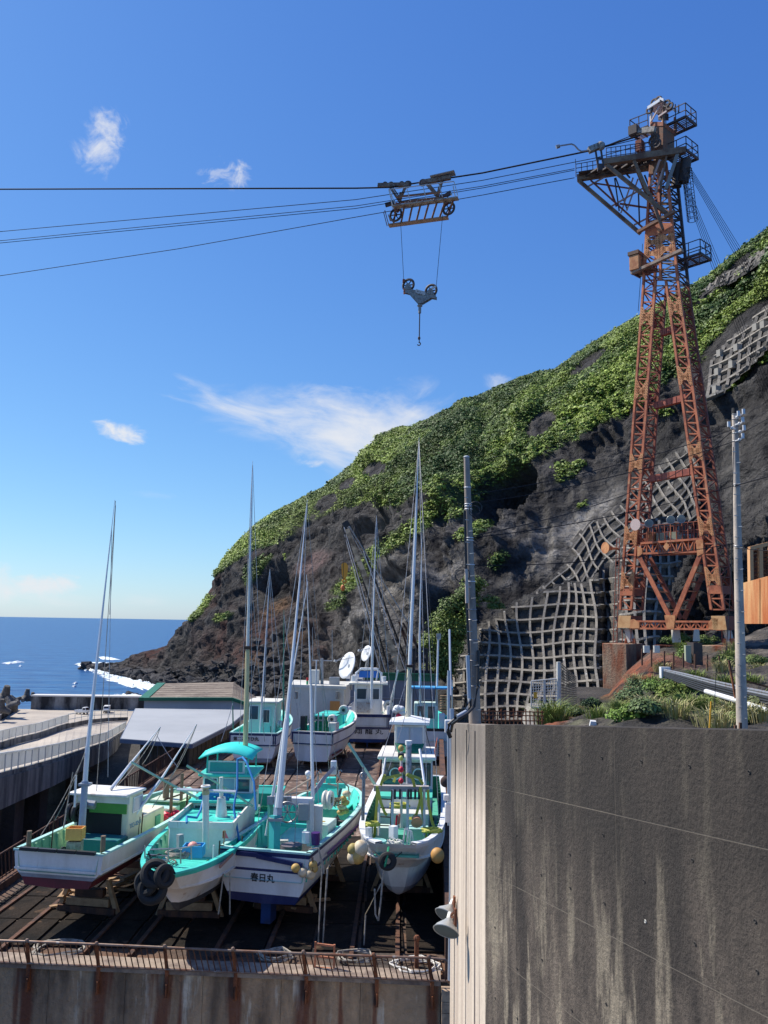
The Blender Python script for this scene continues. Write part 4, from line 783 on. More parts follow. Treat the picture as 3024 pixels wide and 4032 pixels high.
bluep = mat('blue_plastic', (.02, .14, .50), rough=.5, fine=.08); lblue = mat('light_blue_plastic', (.05, .36, .68), rough=.4, fine=.05); redp = mat('red_plastic', (.60, .02, .05), rough=.4, fine=.06); pinkp = mat('pink_plastic', (.75, .16, .20), rough=.5); orangep = mat('orange_plastic', (.75, .40, .10), rough=.5, fine=.1); yelh = mat('yellow_hose', (.42, .42, .07), rough=.5, fine=.08); bluehose = mat('blue_hose', (.01, .16, .42), rough=.5, fine=.08); grn_net = mat('green_net', (.01, .12, .07), rough=.9, col2=(.02, .2, .12), amt=.5, sc=8, fine=.3); wood = mat('wood', (.38, .25, .14), rough=.8, col2=(.26, .16, .09), amt=.5, sc=4, fine=.2); alum = mat('aluminium', (.66, .68, .71), rough=.35, metal=.4, fine=.06, col2=(.45, .47, .5), amt=.4, sc=3); silver = mat('silver_pole', (.72, .72, .72), rough=.4, metal=.1, fine=.05); ypole = mat('yellow_pole', (.50, .44, .24), rough=.5, fine=.08); purp = mat('purple_bucket', (.06, .015, .13), rough=.4); netm = mat('tangled_net', (.30, .27, .18), rough=.9, col2=(.16, .13, .09), amt=.5, sc=14, fine=.3); ink = mat('black_lettering', (.02, .018, .018), rough=.6, fine=0); steel = mat('steel_bar', (.32, .33, .35), rough=.4, metal=.5, fine=.1, col2=(.2, .12, .08), amt=.32, sc=5)

def hull(t, L, B, zg, zk, mats, stern=.9, bowz=.45, nf=2.4, strake=.47, low=.9, bot=1.1, deck=.75, rake=.12, deckm=turq, gunm=turq, ribm=turq, flare=.35, gw=.11, tip=.05, blunt=0.0, sheer0=0.0):
    N_ = 22
    def hb(s):
        b = stern+(1-stern)*math.sin(math.pi/2*min(s/.42, 1)) if s < .42 else tip+(1-tip)*max(0, 1-((s-.42)/.58)**nf)**(.72)
        return B*max(b, tip+blunt*(1 if s > .9 else 0))
    def zt(s): return zg+bowz*max(0, (s-.35)/.65)**2+sheer0*(1-s)**3
    mb = MB(); rows = []
    for side in (-1, 1):
        ring = []
        for i in range(N_+1):
            s = i/N_; b = hb(s); z = zt(s); rk = rake*L*s**5; up = max(0, (s-.8)/.2)**2
            cb = (1-flare*s**2)
            k0 = zg-bot-.26; ks = k0+(zk-k0)*min(1, s/.5)+up*(zg-zk)*.35
            r = [(s*L, b, z), (s*L-rk*.1, b*.995, z-.14), (s*L-rk*.35, b*.965, z-strake), (s*L-rk*.36, b*.965+.035, z-strake-.015), (s*L-rk*.38, b*.965+.035, z-strake-.06), (s*L-rk*.4, b*.93, z-strake-.075),
                 (s*L-rk*.7, b*.88*cb, z-low+(.10*s)), (s*L-rk*.85, b*.80*cb*(1-.3*s**3), z-bot+(.05*s)), (s*L-rk*.92, b*.72*cb*(1-.5*s**3), z-bot-.22+(.08*s)), (s*L-rk, .045, min(ks, z-bot-.24))]
            ring.append([(x, side*y, zz) for x, y, zz in r])
        rows.append(ring)
    nr = 10; base = []
    for ring in rows:
        o = len(mb.v); base.append(o)
        for r in ring: mb.v += r
        for i in range(N_):
            for j in range(nr-1):
                a = o+i*nr+j; q = (a, a+nr, a+nr+1, a+1); mb.f.append(q); mb.m.append((0, 1, 2, 2, 2, 1, 3, 4, 4)[j])
    for j in range(nr-1):
        a = base[0]+j; b = base[1]+j; mb.f.append((a, b, b+1, a+1)); mb.m.append((0, 1, 2, 2, 2, 1, 3, 4, 4)[j])
        a = base[0]+N_*nr+j; b = base[1]+N_*nr+j; mb.f.append((a, b, b+1, a+1)); mb.m.append((0, 1, 2, 2, 2, 1, 3, 4, 4)[j])
    mb.f.append((base[0]+nr-1, base[1]+nr-1, base[1]+N_*nr+nr-1, base[0]+N_*nr+nr-1)); mb.m.append(4)
    h = mb.build('hull', mats, t, world=False, ang=28)
    # gunwale cap, inner bulwark, deck
    g = MB(); inn = MB(); dk = MB()
    for side in (-1, 1):
        oa = [(i/N_*L, side*(hb(i/N_)+.03), zt(i/N_)+.04) for i in range(N_+1)]; ia = [(min(i/N_*L, L-.16), side*max(hb(i/N_)-gw, .01), zt(i/N_)+.04) for i in range(N_+1)]
        for i in range(N_):
            a, b, c, d = oa[i], oa[i+1], ia[i+1], ia[i]; dn_ = (0, 0, -.055)
            g.add([a, b, c, d]+[(p[0], p[1], p[2]-.055) for p in (a, b, c, d)], [(0, 1, 2, 3), (4, 5, 1, 0), (7, 6, 5, 4), (3, 2, 6, 7)])
            zd = zt(i/N_)-deck; zd2 = zt((i+1)/N_)-deck; k1, k2 = 1-.11*(i/N_)**3, 1-.11*((i+1)/N_)**3; r1, r2 = rake*L*.75*(i/N_)**5+.05, rake*L*.75*((i+1)/N_)**5+.05; inn.add([(d[0], d[1], d[2]-.02), (c[0], c[1], c[2]-.02), (c[0]-r2, c[1]*.93*k2, zd2), (d[0]-r1, d[1]*.93*k1, zd)], [(0, 1, 2, 3)])
        for i in range(1, N_-4, 1):
            x, y = i/N_*L, side*(hb(i/N_)-gw*1.15); g2 = inn; g2.box((x, y-side*.03, zt(i/N_)-deck*.5), (.07, .08, deck*.96))
    y = hb(0)
    g.box((-.02+.06, 0, zt(0)+.012), (.14, 2*y+.06, .056)); inn.box((.13, 0, zg-deck/2), (.05, 2*y-.2, deck))
    g.build('gunwale', gunm, t, world=False, smooth=False); inn.build('bulwark', ribm, t, world=False, smooth=False)
    dk.add([(i/N_*L-rake*L*.75*(i/N_)**5-.06, (hb(i/N_)-gw)*.92*(1-.12*(i/N_)**3)*sd_, zt(i/N_)-deck) for i in range(N_+1) for sd_ in (-1, 1)], [(2*i, 2*i+1, 2*i+3, 2*i+2) for i in range(N_)]); dk.build('deck', deckm, t, world=False, smooth=False)
    return h, hb, zt
def prop(t, m_=bluebt, x=.5, z=.9, w=.09):
    mb = MB(); mb.box((x, 0, z-.15), (.5, w, 1.0)); mb.build('rudder', m_, t, world=False)
def cradle(p, rz, L, label):
    t = T('boat_cradle', label, 'cradle', p, rz)
    for x in (L*.22, L*.62):
        for k in range(3): mb = MB(); mb.box((x+random.uniform(-.1, .1), 0, .12+.24*k), (.26, 1.9-.5*k, .22), .04*k); mb.build('timber', wood if k % 2 else rustd, t, world=False, smooth=False)
        for s_ in (-1, 1): mb = MB(); mb.bar((x, s_*1.0, .02), (x, s_*.62, 1.0), .13, .13); mb.build('prop', wood, t, world=False, smooth=False)
def cyl(t, name, p, q, r, m_, n=10, r2=None, world=False): mb = MB(); mb.tube([p, q], r, n, r2); return mb.build(name, m_, t, world=world)
def bx(t, name, c, d, m_, rz=0, bev=0, world=False): mb = MB(); mb.box(c, d, rz); return mb.build(name, m_, t, world=world, bev=bev)
def mast(t, pts, r, m_, name='mast', n=8): mb = MB(); mb.tube(pts, r[0]*.78, n, r[1]*.8*(1 if r[1] > .03 else .7)); return mb.build(name, m_, t)
def thin(t, name, pts, r, m_, n=5): mb = MB(); mb.tube(pts, r, n); return mb.build(name, m_, t)
def sag(a, b, s_, n=8): a = Vector(a); b = Vector(b); return [a.lerp(b, i/n)+Vector((0, 0, -s_*4*(i/n)*(1-i/n))) for i in range(n+1)]
def window(t, c, w, h, nrm_y=False, m_=glass, fr=None, depth=.04):      # framed pane facing local -x (or +-y)
    fr = fr or wm_; d = (depth, w, h) if not nrm_y else (w, depth, h); f = bx(t, 'window', c, tuple(a+.08 if a != depth else a for a in d), fr)
    e = tuple(a if a != depth else a+.012 for a in d); mb = MB(); mb.box(c, e); mb.build('pane', m_, f, world=False); return f
def reel(t, c, R, w, m_=cabm, ax='y'):
    a = Vector((0, 1, 0)) if ax == 'y' else Vector((1, 0, 0)); c = Vector(c); mb = MB()
    for s_ in (-1, 1): mb.torus(c+a*s_*w/2, R*.72, R*.26, a, 18, 6)
    mb.tube([c-a*w/2, c+a*w/2], R*.45, 12); mb.build('line_hauler', m_, t, world=False); mb = MB(); mb.tube([c-a*(w/2+R*.2), c+a*(w/2+R*.2)], R*.3, 10); mb.build('hub', hosem, t, world=False)

FL = 21.0
# ---- boat 1: maroon bottom, stern to the camera ----
t1 = T('fishing_boat', 'maroon-bottomed white boat with cream cabin, leftmost in the front row, stern nearest', 'boat', (-9.2, 25.05, FL), math.radians(90-10.5), 'fishing boats hauled out on the yard')
h1, hb1, zt1 = hull(t1, 9.0, 1.46, 2.3, .95, [wp, wp, wp, greyb, maroon], stern=.95, strake=.46, low=.62, bot=.72, deck=.55, deckm=seagr, gunm=aqua, ribm=mint, bowz=.15)
for sy in (-1.2, -.6, 0, .6): bx(t1, 'rubber_strip', (-.06, sy+.3, 2.36), (.12, .56, .09), hosem)
bx(t1, 'transom_rib', (-.03, 0, 1.82), (.05, 2.45, .06), wp); bx(t1, 'deck_house', (2.85, .02, 2.7), (1.0, 1.85, 1.5), cream, bev=.05)
bx(t1, 'cabin_roof', (2.75, .03, 3.49), (1.35, 2.0, .09), wp, bev=.03); bx(t1, 'doorway', (2.33, .05, 2.5), (.04, 1.5, 1.25), dkin); bx(t1, 'green_panel', (2.3, -.25, 3.1), (.05, 1.25, .36), mat('leaf_green_paint', (.08, .28, .05), rough=.5))
bx(t1, 'lavender_canopy', (2.28, -.1, 3.38), (.06, 1.75, .3), wp); bx(t1, 'trunk_cabin', (4.2, -.1, 2.15), (1.9, 1.5, .9), cream, bev=.05); bx(t1, 'hatch', (3.7, -.1, 2.75), (.7, .95, .3), cream, bev=.03)
window(t1, (2.95, -.92, 3.12), .55, .4, True, paleg); bx(t1, 'side_hatch', (4.6, -.87, 2.2), (.35, .04, .4), seagr)
M_ = MX[t1.name] @ frame(Vector((2.88, -.91, 2.5)), (1, 0, 0), (0, 0, 1)); text_obj('TK3-8243', 'registration_number', .19, M_, mat('faded_blue_lettering', (.22, .36, .44), rough=.7), t1)
for s_ in (-1, 1): cyl(t1, 'bollard', (.35, s_*1.18, 2.2), (.35, s_*1.18, 2.75), .07, mat('brown_post', (.18, .13, .09), rough=.8))
bx(t1, 'working_deck_house', (1.9, -.3, 1.9), (.7, 1.4, .8), mat('teal_paint', (.02, .16, .17), rough=.5), bev=.02)
m1 = mast(t1, [W(322, 3262, 26.4), W(335, 3075, 26.5)], (.14, .13), mat('blue_grey_metal', (.30, .36, .46), rough=.4, metal=.4, fine=.1), 'mast_foot'); bx(t1, 'mast_collar', W(336, 3088, 26.5), (.34, .3, .07), steel, world=True)
mast(t1, [W(335, 3080, 26.5), W(345, 2940, 26.6)], (.10, .095), silver); mast(t1, [W(345, 2940, 26.6), W(452, 1968, 28)], (.085, .012), silver)
mast(t1, [W(436, 3108, 27.6), W(520, 3000, 28.5)], (.07, .06), alum, 'outrigger_pole'); mast(t1, [W(520, 3000, 28.5), W(632, 2861, 29.6)], (.05, .015), silver, 'outrigger_pole')
mast(t1, [W(505, 3245, 27.6), W(640, 3060, 28.6)], (.075, .06), alum, 'outrigger_pole'); mast(t1, [W(640, 3060, 28.6), W(775, 2850, 30)], (.05, .014), silver, 'outrigger_pole')
for a, b in (((632, 2862, 29.6), (560, 3010, 28.8)), ((632, 2862, 29.6), (455, 3100, 27.8)), ((775, 2852, 30), (600, 3180, 28)), ((775, 2852, 30), (680, 3050, 29)), ((345, 2945, 26.6), (160, 3290, 25.4)), ((335, 2960, 26.6), (215, 3230, 27)), ((455, 1972, 28), (380, 3120, 27.5)), ((455, 1990, 28), (432, 2420, 27.5))):
    thin(t1, 'stay', sag(W(*a), W(*b), .15), .012, ropem)
mast(t1, [W(294, 3178, 26.8), W(299, 3052, 26.8)], (.045, .045), wm_, 'white_post'); mast(t1, [W(250, 3260, 26), W(287, 3040, 26.4)], (.03, .025), ropem, 'post')
reel(t1, (2.0, .75, 2.95), .3, .2, hosem); mb = MB(); mb.tube([W(330, 3165, 26.7), W(375, 3170, 26.7)], .13, 10); mb.build('winch_drum', steel, t1)
bx(t1, 'foredeck_box', (6.6, .1, 1.95), (1.1, 1.3, .5), aqua, bev=.03); bx(t1, 'foredeck', (7.6, 0, 2.35), (1.3, 1.1, .06), mat('pale_foredeck', (.55, .62, .48), rough=.6, fine=.1)); cyl(t1, 'mooring_post', (7.3, .1, 2.4), (7.3, .1, 3.1), .12, mat('brown_post', (0, 0, 0)))
for p in ((672, 3143), (713, 3092)): mb = MB(); q = W(p[0], p[1]+60, 31); mb.tube([q, q+Vector((0, 0, .95))], .06, 6); mb.build('deck_post', mat('brown_post', (0, 0, 0)), t1)
thin(t1, 'hand_rail', [W(645, 3150, 31), W(738, 3118, 31.5)], .03, rustd); thin(t1, 'hand_rail', [W(738, 3118, 31.5), W(734, 3222, 31)], .035, rustd)
M4 = lambda *a: W(*a)
cr = T('orange_crate', 'yellow-orange plastic fish crate on the stern of the maroon-bottomed boat', 'crate', W(298, 3290, 25.6))
q = W(298, 3280, 25.6)
for c, d in (((0, 0, -.16), (.44, .34, .03)), ((-.22, 0, 0), (.03, .34, .33)), ((.22, 0, 0), (.03, .34, .33)), ((0, -.17, 0), (.44, .03, .33)), ((0, .17, 0), (.44, .03, .33))): bx(cr, 'side' if c[2] == 0 else 'bottom', q+Vector(c), d, orangep, world=True)
bx(t1, 'crate_stand', q+Vector((0, 0, -.4)), (.4, .3, .35), ropem, world=True)
def bag(p, s_, m_, label, name, cat):
    mb = MB(); R = random.Random(int(p.x*100)); mb.ball(p, s_, 10, 7, (1.3, 1, .75)); mb.v = [tuple(Vector(v)+Vector([R.uniform(-.16, .16)*s_ for _ in range(3)])) for v in mb.v]; tag(mb.build(name, m_), label, cat)
bag(W(632, 3222, 30.3), .2, redp, 'crumpled red bag on the foredeck of the leftmost boat', 'red_bag', 'bag'); bag(W(650, 3212, 30.8), .17, redp, 'second red bag, rounder, beside the white ball on the leftmost boat', 'red_bag', 'bag')
mb = MB(); mb.ball(W(693, 3208, 31), .19, 14, 10, (1, 1, .9)); tag(mb.build('red_buoy', redp), 'round red buoy on the leftmost boat deck', 'buoy'); mb = MB(); mb.ball(W(679, 3196, 31.3), .17, 14, 10); tag(mb.build('white_buoy', buoyw), 'pale striped ball float beside the red buoy', 'buoy'); mb = MB(); mb.ball(W(650, 3198, 31), .16, 12, 8, (1.3, 1, .8)); tag(mb.build('cloth_bundle', ropem), 'brown and white cloth bundle beside the pale ball float', 'bundle')
cradle((-9.25, 25.3, FL), math.radians(78.5), 8, 'timber cradle under the maroon-bottomed boat')

# ---- boat 2: turquoise deck, bow to the camera ----
t2 = T('fishing_boat', 'white boat with bright turquoise decks and arched canopy, bow nearest, second from left', 'boat', (-5.2, 35.5, FL), math.radians(-90-1.6), 'fishing boats hauled out on the yard')
hull(t2, 13.0, 1.46, 2.25, .9, [turq, wp, wp, wp, foul], stern=.9, bowz=.25, nf=3.0, tip=.22, strake=.5, low=.95, bot=1.2, deckm=turq, gunm=turq, ribm=seagr, deck=.5, flare=.42, rake=.13)
bx(t2, 'rub_rail', (9.9, 1.24, 2.26), (3.0, .05, .09), mat('brown_rub_rail', (.36, .20, .15), rough=.7), rz=-.06)
bx(t2, 'raised_house', (7.6, -.0, 2.05), (2.6, 2.0, 1.25), wp, bev=.04); bx(t2, 'house_top', (7.6, 0, 2.69), (2.5, 1.9, .05), turq)
for s_ in (-1, 1): bx(t2, 'coaming', (7.6, s_*.98, 2.76), (2.7, .06, .2), wp)
bx(t2, 'coaming', (8.93, 0, 2.76), (.06, 2.0, .2), wp)
bx(t2, 'wheelhouse_lower', (5.6, 0, 2.3), (1.5, 1.9, 1.25), wp, bev=.04); bx(t2, 'lower_roof', (5.75, 0, 2.96), (1.7, 2.0, .07), turq)
for yy in (-.66, -.22, .22, .66): window(t2, (6.37, yy, 2.62), .32, .36, False, glass)
bx(t2, 'wheelhouse', (4.5, 0, 2.85), (1.5, 1.75, 1.45), wp, bev=.04)
for yy, w_ in ((-.58, .42), (0, .5), (.58, .42)): window(t2, (5.26, yy, 3.27), w_, .42, False, paleg if yy == 0 else glass)
for yy in (-.89, .89): window(t2, (4.5, yy, 3.2), .8, .42, True, glass)
bx(t2, 'wheelhouse_roof', (4.5, 0, 3.62), (1.9, 2.0, .1), turq, bev=.03)
for s_ in (-1, 1):
    for xx in (3.7, 5.3): bx(t2, 'canopy_post', (xx, s_*.72, 3.98), (.05, .05, .7), mat('turquoise_post', (.04, .42, .38), rough=.5))
bx(t2, 'windscreen_frame', (5.25, -.05, 3.88), (.05, 1.3, .42), wm_); bx(t2, 'screen', (5.285, -.05, 3.88), (.02, 1.15, .32), mat('teal_glass', (.04, .30, .28), rough=.15, spec=.8))
mb = MB(); ys = [-.95+1.9*i/8 for i in range(9)]; arch = lambda y: 4.52-.24*(y/.95)**2
mb.add([p for y in ys for p in ((3.6, y, arch(y)), (4.7, y, arch(y)+.06), (5.7, y, arch(y)-.05))], [q for i in range(8) for q in ((3*i, 3*i+1, 3*i+4, 3*i+3), (3*i+1, 3*i+2, 3*i+5, 3*i+4))])
c_ = mb.build('canopy', mat('canopy_cloth', (.03, .62, .56), rough=.6, fine=.04), t2, world=False); c_.modifiers.new('thickness', 'SOLIDIFY').thickness = .04
bx(t2, 'stern_locker', (1.6, .3, 2.0), (1.2, 1.6, .8), mat('deep_green_paint', (.01, .24, .20), rough=.5, fine=.1)); bx(t2, 'blue_locker', (1.9, -.6, 2.75), (.8, .6, .4), lblue, bev=.03)
# posts and booms
cyl(t2, 'white_post', W(810, 3340, 26), W(810, 3110, 26), .1, wp, 12, world=True); cyl(t2, 'post_cap', W(810, 3108, 26), W(810, 3094, 26), .09, ypole, 10, world=True); mb = MB(); mb.torus(W(810, 3096, 26), .12, .035, (0, 0, 1)); mb.build('post_flange', wp, t2); cyl(t2, 'post_band', W(810, 3128, 26), W(810, 3110, 26), .115, ypole, 10, world=True)
cyl(t2, 'grey_post', W(709, 3345, 25.3), W(709, 3285, 25.3), .11, mat('grey_paint', (.3, .33, .33), rough=.6), 4, world=True)
cyl(t2, 'exhaust_stack', W(872, 3222, 28), W(872, 3140, 28), .2, alum, 14, .13, world=True); cyl(t2, 'exhaust_pipe', W(872, 3140, 28), W(871, 3060, 28), .065, cabm, 10, world=True)
mb = MB(); mb.torus(W(925, 3210, 27.6), .12, .04, (0, 1, 0), 10, 6, 0, math.pi*1.2); mb.build('vent_pipe', wm_, t2)
thin(t2, 'boom', [W(517, 3000, 27.5), W(640, 3070, 27.5), W(782, 3145, 27.5)], .04, mat('pale_green_pole', (.32, .5, .36), rough=.5)); thin(t2, 'boom', [W(735, 3014, 28), W(870, 3090, 28), W(997, 3175, 28)], .04, mat('pale_green_pole', (0, 0, 0)))
thin(t2, 'cross_bar', [W(696, 3108, 26), W(928, 3117, 26)], .05, wm_)
mast(t2, [W(966, 2960, 31), W(975, 2560, 31.6)], (.12, .10), ypole); mast(t2, [W(975, 2560, 31.6), W(984, 2200, 32)], (.085, .06), mat('pale_pole', (.62, .62, .56), rough=.45)); mast(t2, [W(984, 2200, 32), W(995, 1814, 32.5)], (.045, .012), silver); bx(t2, 'mast_band', W(976, 2550, 31.6), (.24, .24, .12), rustd, world=True)
for a, b in (((995, 1830, 32.5), (1020, 2500, 32)), ((984, 2200, 32), (1042, 2920, 32.5)), ((700, 3020, 27), (620, 2900, 27.5))): thin(t2, 'stay', sag(W(*a), W(*b), .05), .010, steel)
for pts in (((935, 2990), (934, 3100), (920, 3180), (942, 3310)), ((935, 2990), (955, 2982), (970, 3000), (1000, 3080), (1008, 3190)), ((800, 3150), (790, 3190), (775, 3220), (735, 3215), (735, 3240))): mb = MB(); mb.tube([W(x, y, 28.3-.5*i) for i, (x, y) in enumerate(pts)], .035, 8); mb.build('blue_hose', bluehose, t2)
mb = MB(); R = random.Random(3)
for k in range(5): mb.tube([W(770+R.uniform(0, 150), 3120+R.uniform(0, 30), 28.6) for _ in range(7)], .04, 6)
mb.build('blue_hose', bluehose, t2)
for a, b in (((585, 3365), (665, 3370)), ((590, 3382), (662, 3388)), ((570, 3330), (572, 3400)), ((662, 3340), (664, 3395)), ((710, 3345), (712, 3400)), ((752, 3330), (754, 3385)), ((590, 3345), (712, 3340)), ((712, 3340), (790, 3325))): thin(t2, 'bow_rail', [W(a[0], a[1], 24), W(b[0], b[1], 24)], .022, steel)
fg = T('pink_flag', 'small pink pennant flag on a wooden stick on the turquoise boat', 'flag', W(880, 3330, 26)); cyl(fg, 'stick', W(880, 3330, 26), W(886, 3272, 26), .02, wood, 6, world=True); mb = MB(); mb.prism([W(884, 3268, 26), W(880, 3300, 26), W(900, 3302, 26)], (0, .03, 0)); mb.build('cloth', pinkp, fg)
cyl(t2, 'red_post', W(882, 3300, 26.1), W(883, 3272, 26.1), .05, rust, 8, world=True)
bk = T('blue_basket', 'light blue plastic basket holding a pink float on the turquoise foredeck', 'basket', W(763, 3360, 24.6)); q = W(763, 3350, 24.6)
bx(bk, 'bottom', q+Vector((0, 0, -.12)), (.5, .4, .03), lblue, world=True)
for c, d in (((-.27, 0, .02), (.03, .46, .3)), ((.27, 0, .02), (.03, .46, .3)), ((0, -.22, .02), (.56, .03, .3)), ((0, .22, .02), (.56, .03, .3))): bx(bk, 'side', q+Vector(c), d, lblue, .0, world=True)
mb = MB(); mb.ball(q+Vector((-.03, 0, .1)), .15, 12, 8); tag(mb.build('pink_float', mat('salmon_plastic', (.7, .3, .24), rough=.5)), 'salmon pink ball float lying in the blue basket', 'buoy')
coil(W(700, 3380, 24.4)+Vector((0, 0, 0)), .3, 5, 'heap of pale mooring rope on the turquoise foredeck', ropem, .03)
for (x, y, r_, ax, lab) in ((610, 3440, .34, (.2, -.9, .45), 'uppermost worn black tyre hanging at the turquoise boat bow'), (575, 3475, .31, (-.3, -.9, .2), 'middle black tyre in the cluster hung from the turquoise boat bow'), (600, 3500, .36, (0, -.95, .3), 'lowest large black tyre hung from the turquoise boat bow'), (648, 3450, .28, (.7, -.6, .2), 'small black tyre against the stem of the turquoise boat')):
    mb = MB(); mb.torus(W(x, y, 22.4), r_*.78, r_*.32, ax, 22, 9); tag(mb.build('tyre', blk), lab, 'tyre', 'tyre fenders at the turquoise boat bow')
for i in range(5): mb = MB(); R = random.Random(i); mb.tube([W(590+R.uniform(-25, 50), 3350+R.uniform(0, 15)+k*22, 23.1) for k in range(6)], .014, 5); mb.build('fender_rope', hosem, t2)
M_ = frame(W(862, 3392, 25.0), Vector((.92, 1, .05)), (0, 0, 1))
mb = MB(); c0 = Matrix.Translation((0, 0, 0)); 
cradle((-5.4, 33, FL), math.radians(-93), 10, 'timber cradle under the turquoise-decked boat')

# ---- boat 3: Kasuga-maru, navy striped stern ----
t3 = T('fishing_boat', 'navy-striped white boat with three black characters on its stern, front row', 'boat', (-3.35, 25.5, FL), math.radians(90-13), 'fishing boats hauled out on the yard')
whd = mat('white_worn_hull', (.70, .69, .67), rough=.4, col2=(.58, .55, .52), amt=.45, sc=1, streak=4, fine=.05, col3=(.40, .22, .12), amt3=.17, sc3=2)
hull(t3, 8.5, 1.42, 2.32, .75, [navy, whd, navy, whd, navy], stern=.98, bowz=.35, nf=4.0, strake=.5, low=.98, bot=1.2, deckm=aqua, gunm=aqua, ribm=turq, deck=.8, flare=.3, tip=.12)
bx(t3, 'fore_deck', (7.3, 0, 2.15), (1.6, 1.3, .05), turq); bx(t3, 'fore_bulkhead', (6.4, 0, 1.9), (.08, 2.3, .6), seagr); bx(t3, 'side_stripe', (3.6, -1.46, 1.95), (4.0, .02, .06), mat('purple_stripe', (.12, .05, .2), rough=.5))
cyl(t3, 'mast_step', W(1080, 3345, 25.9), W(1083, 3210, 26), .17, mat('teal_post', (.04, .36, .36), rough=.5), 4, world=True); cyl(t3, 'mast_sleeve', W(1088, 3250, 26), W(1101, 3122, 26.2), .13, mat('blue_grey_metal', (0, 0, 0)), 4, world=True); mast(t3, [W(1096, 3180, 26), W(1130, 2830, 26.5)], (.13, .105), silver); mast(t3, [W(1130, 2830, 26.5), W(1210, 1968, 28)], (.085, .012), silver); bx(t3, 'mast_collar', W(1086, 3224, 26), (.42, .36, .08), steel, world=True)
mast(t3, [W(1048, 3290, 26.8), W(1098, 2990, 26.8)], (.06, .06), silver, 'second_mast'); mast(t3, [W(1098, 2990, 26.8), W(1212, 2290, 28)], (.055, .015), silver, 'second_mast')
mast(t3, [W(1232, 3152, 27.4), W(1224, 2700, 28)], (.075, .05), silver, 'third_mast'); mast(t3, [W(1224, 2700, 28), W(1207, 2262, 28.5)], (.04, .012), silver, 'third_mast')
bx(t3, 'gallows_beam', (W(1145, 3152, 26.9)), (1.35, .3, .2), mat('lavender_white', (.7, .7, .72), rough=.5), world=True, rz=-.1); bx(t3, 'gallows_plate', W(1100, 3152, 26.6), (.75, .1, .24), steel, world=True)
for x in (1065, 1222): cyl(t3, 'gallows_post', W(x, 3345 if x < 1100 else 3330, 26.7), W(x, 3150, 26.8), .13 if x > 1200 else .1, mat('pale_post', (.62, .62, .56), rough=.5) if x > 1200 else seagr, 6, world=True)
mb = MB(); c_ = W(1132, 3198, 26.3); mb.torus(c_, .3, .025, (0.1, 1, 0), 20, 6)
for k in range(6): a = k*math.pi/3; mb.bar(c_, c_+Vector((math.cos(a)*.29, 0, math.sin(a)*.29)), .025)
mb.build('hand_wheel', steel, t3)
bx(t3, 'control_box', W(1196, 3196, 26.7), (.34, .2, .5), mat('grey_paint', (0, 0, 0)), world=True, bev=.02); reel(t3, (4.6, -.55, 2.9), .33, .16)
bx(t3, 'engine_box', (2.9, -.95, 2.1), (1.0, .55, 1.0), mat('pale_mint', (.55, .68, .60), rough=.5, fine=.06), rz=0, bev=.03); bx(t3, 'wheel_house_pillar', W(1250, 3250, 27), (.3, .3, 1.2), cabm, world=True)
bx(t3, 'hold', (2.3, .1, 1.62), (2.4, 1.7, .12), dkin); bx(t3, 'thwart', (3.9, 0, 2.15), (.12, 2.4, .12), turq)
pb = tag(bx(None, 'purple_bucket', W(1243, 3300, 26), (.01, .01, .01), purp, world=True), 'tall dark purple bucket at the stern of the navy-striped boat', 'bucket'); bpy.data.objects.remove(pb); mb = MB(); mb.tube([W(1243, 3325, 26), W(1243, 3278, 26)], .12, 14, .14); tag(mb.build('purple_bucket', purp), 'tall dark purple bucket at the stern of the navy-striped boat', 'bucket')
cyl(t3, 'white_bollard', W(1204, 3318, 26), W(1204, 3276, 26), .13, wm_, 6, world=True); mb = MB(); mb.tube([W(1148, 3345, 26.5), W(1148, 3325, 26.5)], .32, 18); tag(mb.build('round_tub', mat('dark_tub', (.12, .10, .12), rough=.6)), 'round dark tub in the well of the navy-striped boat', 'tub')
mb = MB(); mb.ball(W(1213, 3046, 28), .1, 12, 8); mb.tube([W(1213, 3046, 28), W(1213, 3065, 28)], .05, 8); mb.build('radar_ball', wm_, t3); thin(t3, 'radar_post', [W(1212, 3065, 28), W(1210, 3150, 28)], .03, steel)
thin(t3, 'davit_arm', [W(1230, 3130, 27.6), W(1275, 3065, 29), W(1318, 3020, 30)], .085, steel, 4); bx(t3, 'davit_head', W(1314, 3021, 30), (.2, .3, .45), alum, world=True, bev=.02)
for pts in (((1000+1190/3.687, 3050), (1372, 3098)), ((1372, 3098), (1375, 3150)), ((1330, 3080), (1330, 3130)), ((1332, 3060), (1334, 3035), (1342, 3032), (1346, 3038)), ((1252, 3080), (1254, 3040), (1260, 3030), (1265, 3045)), ((1120, 3128), (1230, 3062)), ((1115, 3132), (1240, 3108)), ((1150, 3140), (1140, 3128), (1132, 3135), (1131, 3200)), ((1290, 3085), (1325, 3094))): thin(t3, 'pipe_rail', [W(x, y, 31 if x > 1250 else 27.5) for x, y in pts], .028, steel if len(pts) != 2 else mat('tan_pipe', (.42, .34, .26), rough=.5))
bx(t3, 'bow_bitt', W(1303, 3082, 32.2), (.38, .3, .4), turq, world=True, bev=.02); bx(t3, 'bow_beam', W(1303, 3094, 31.8), (1.1, .14, .16), turq, world=True)
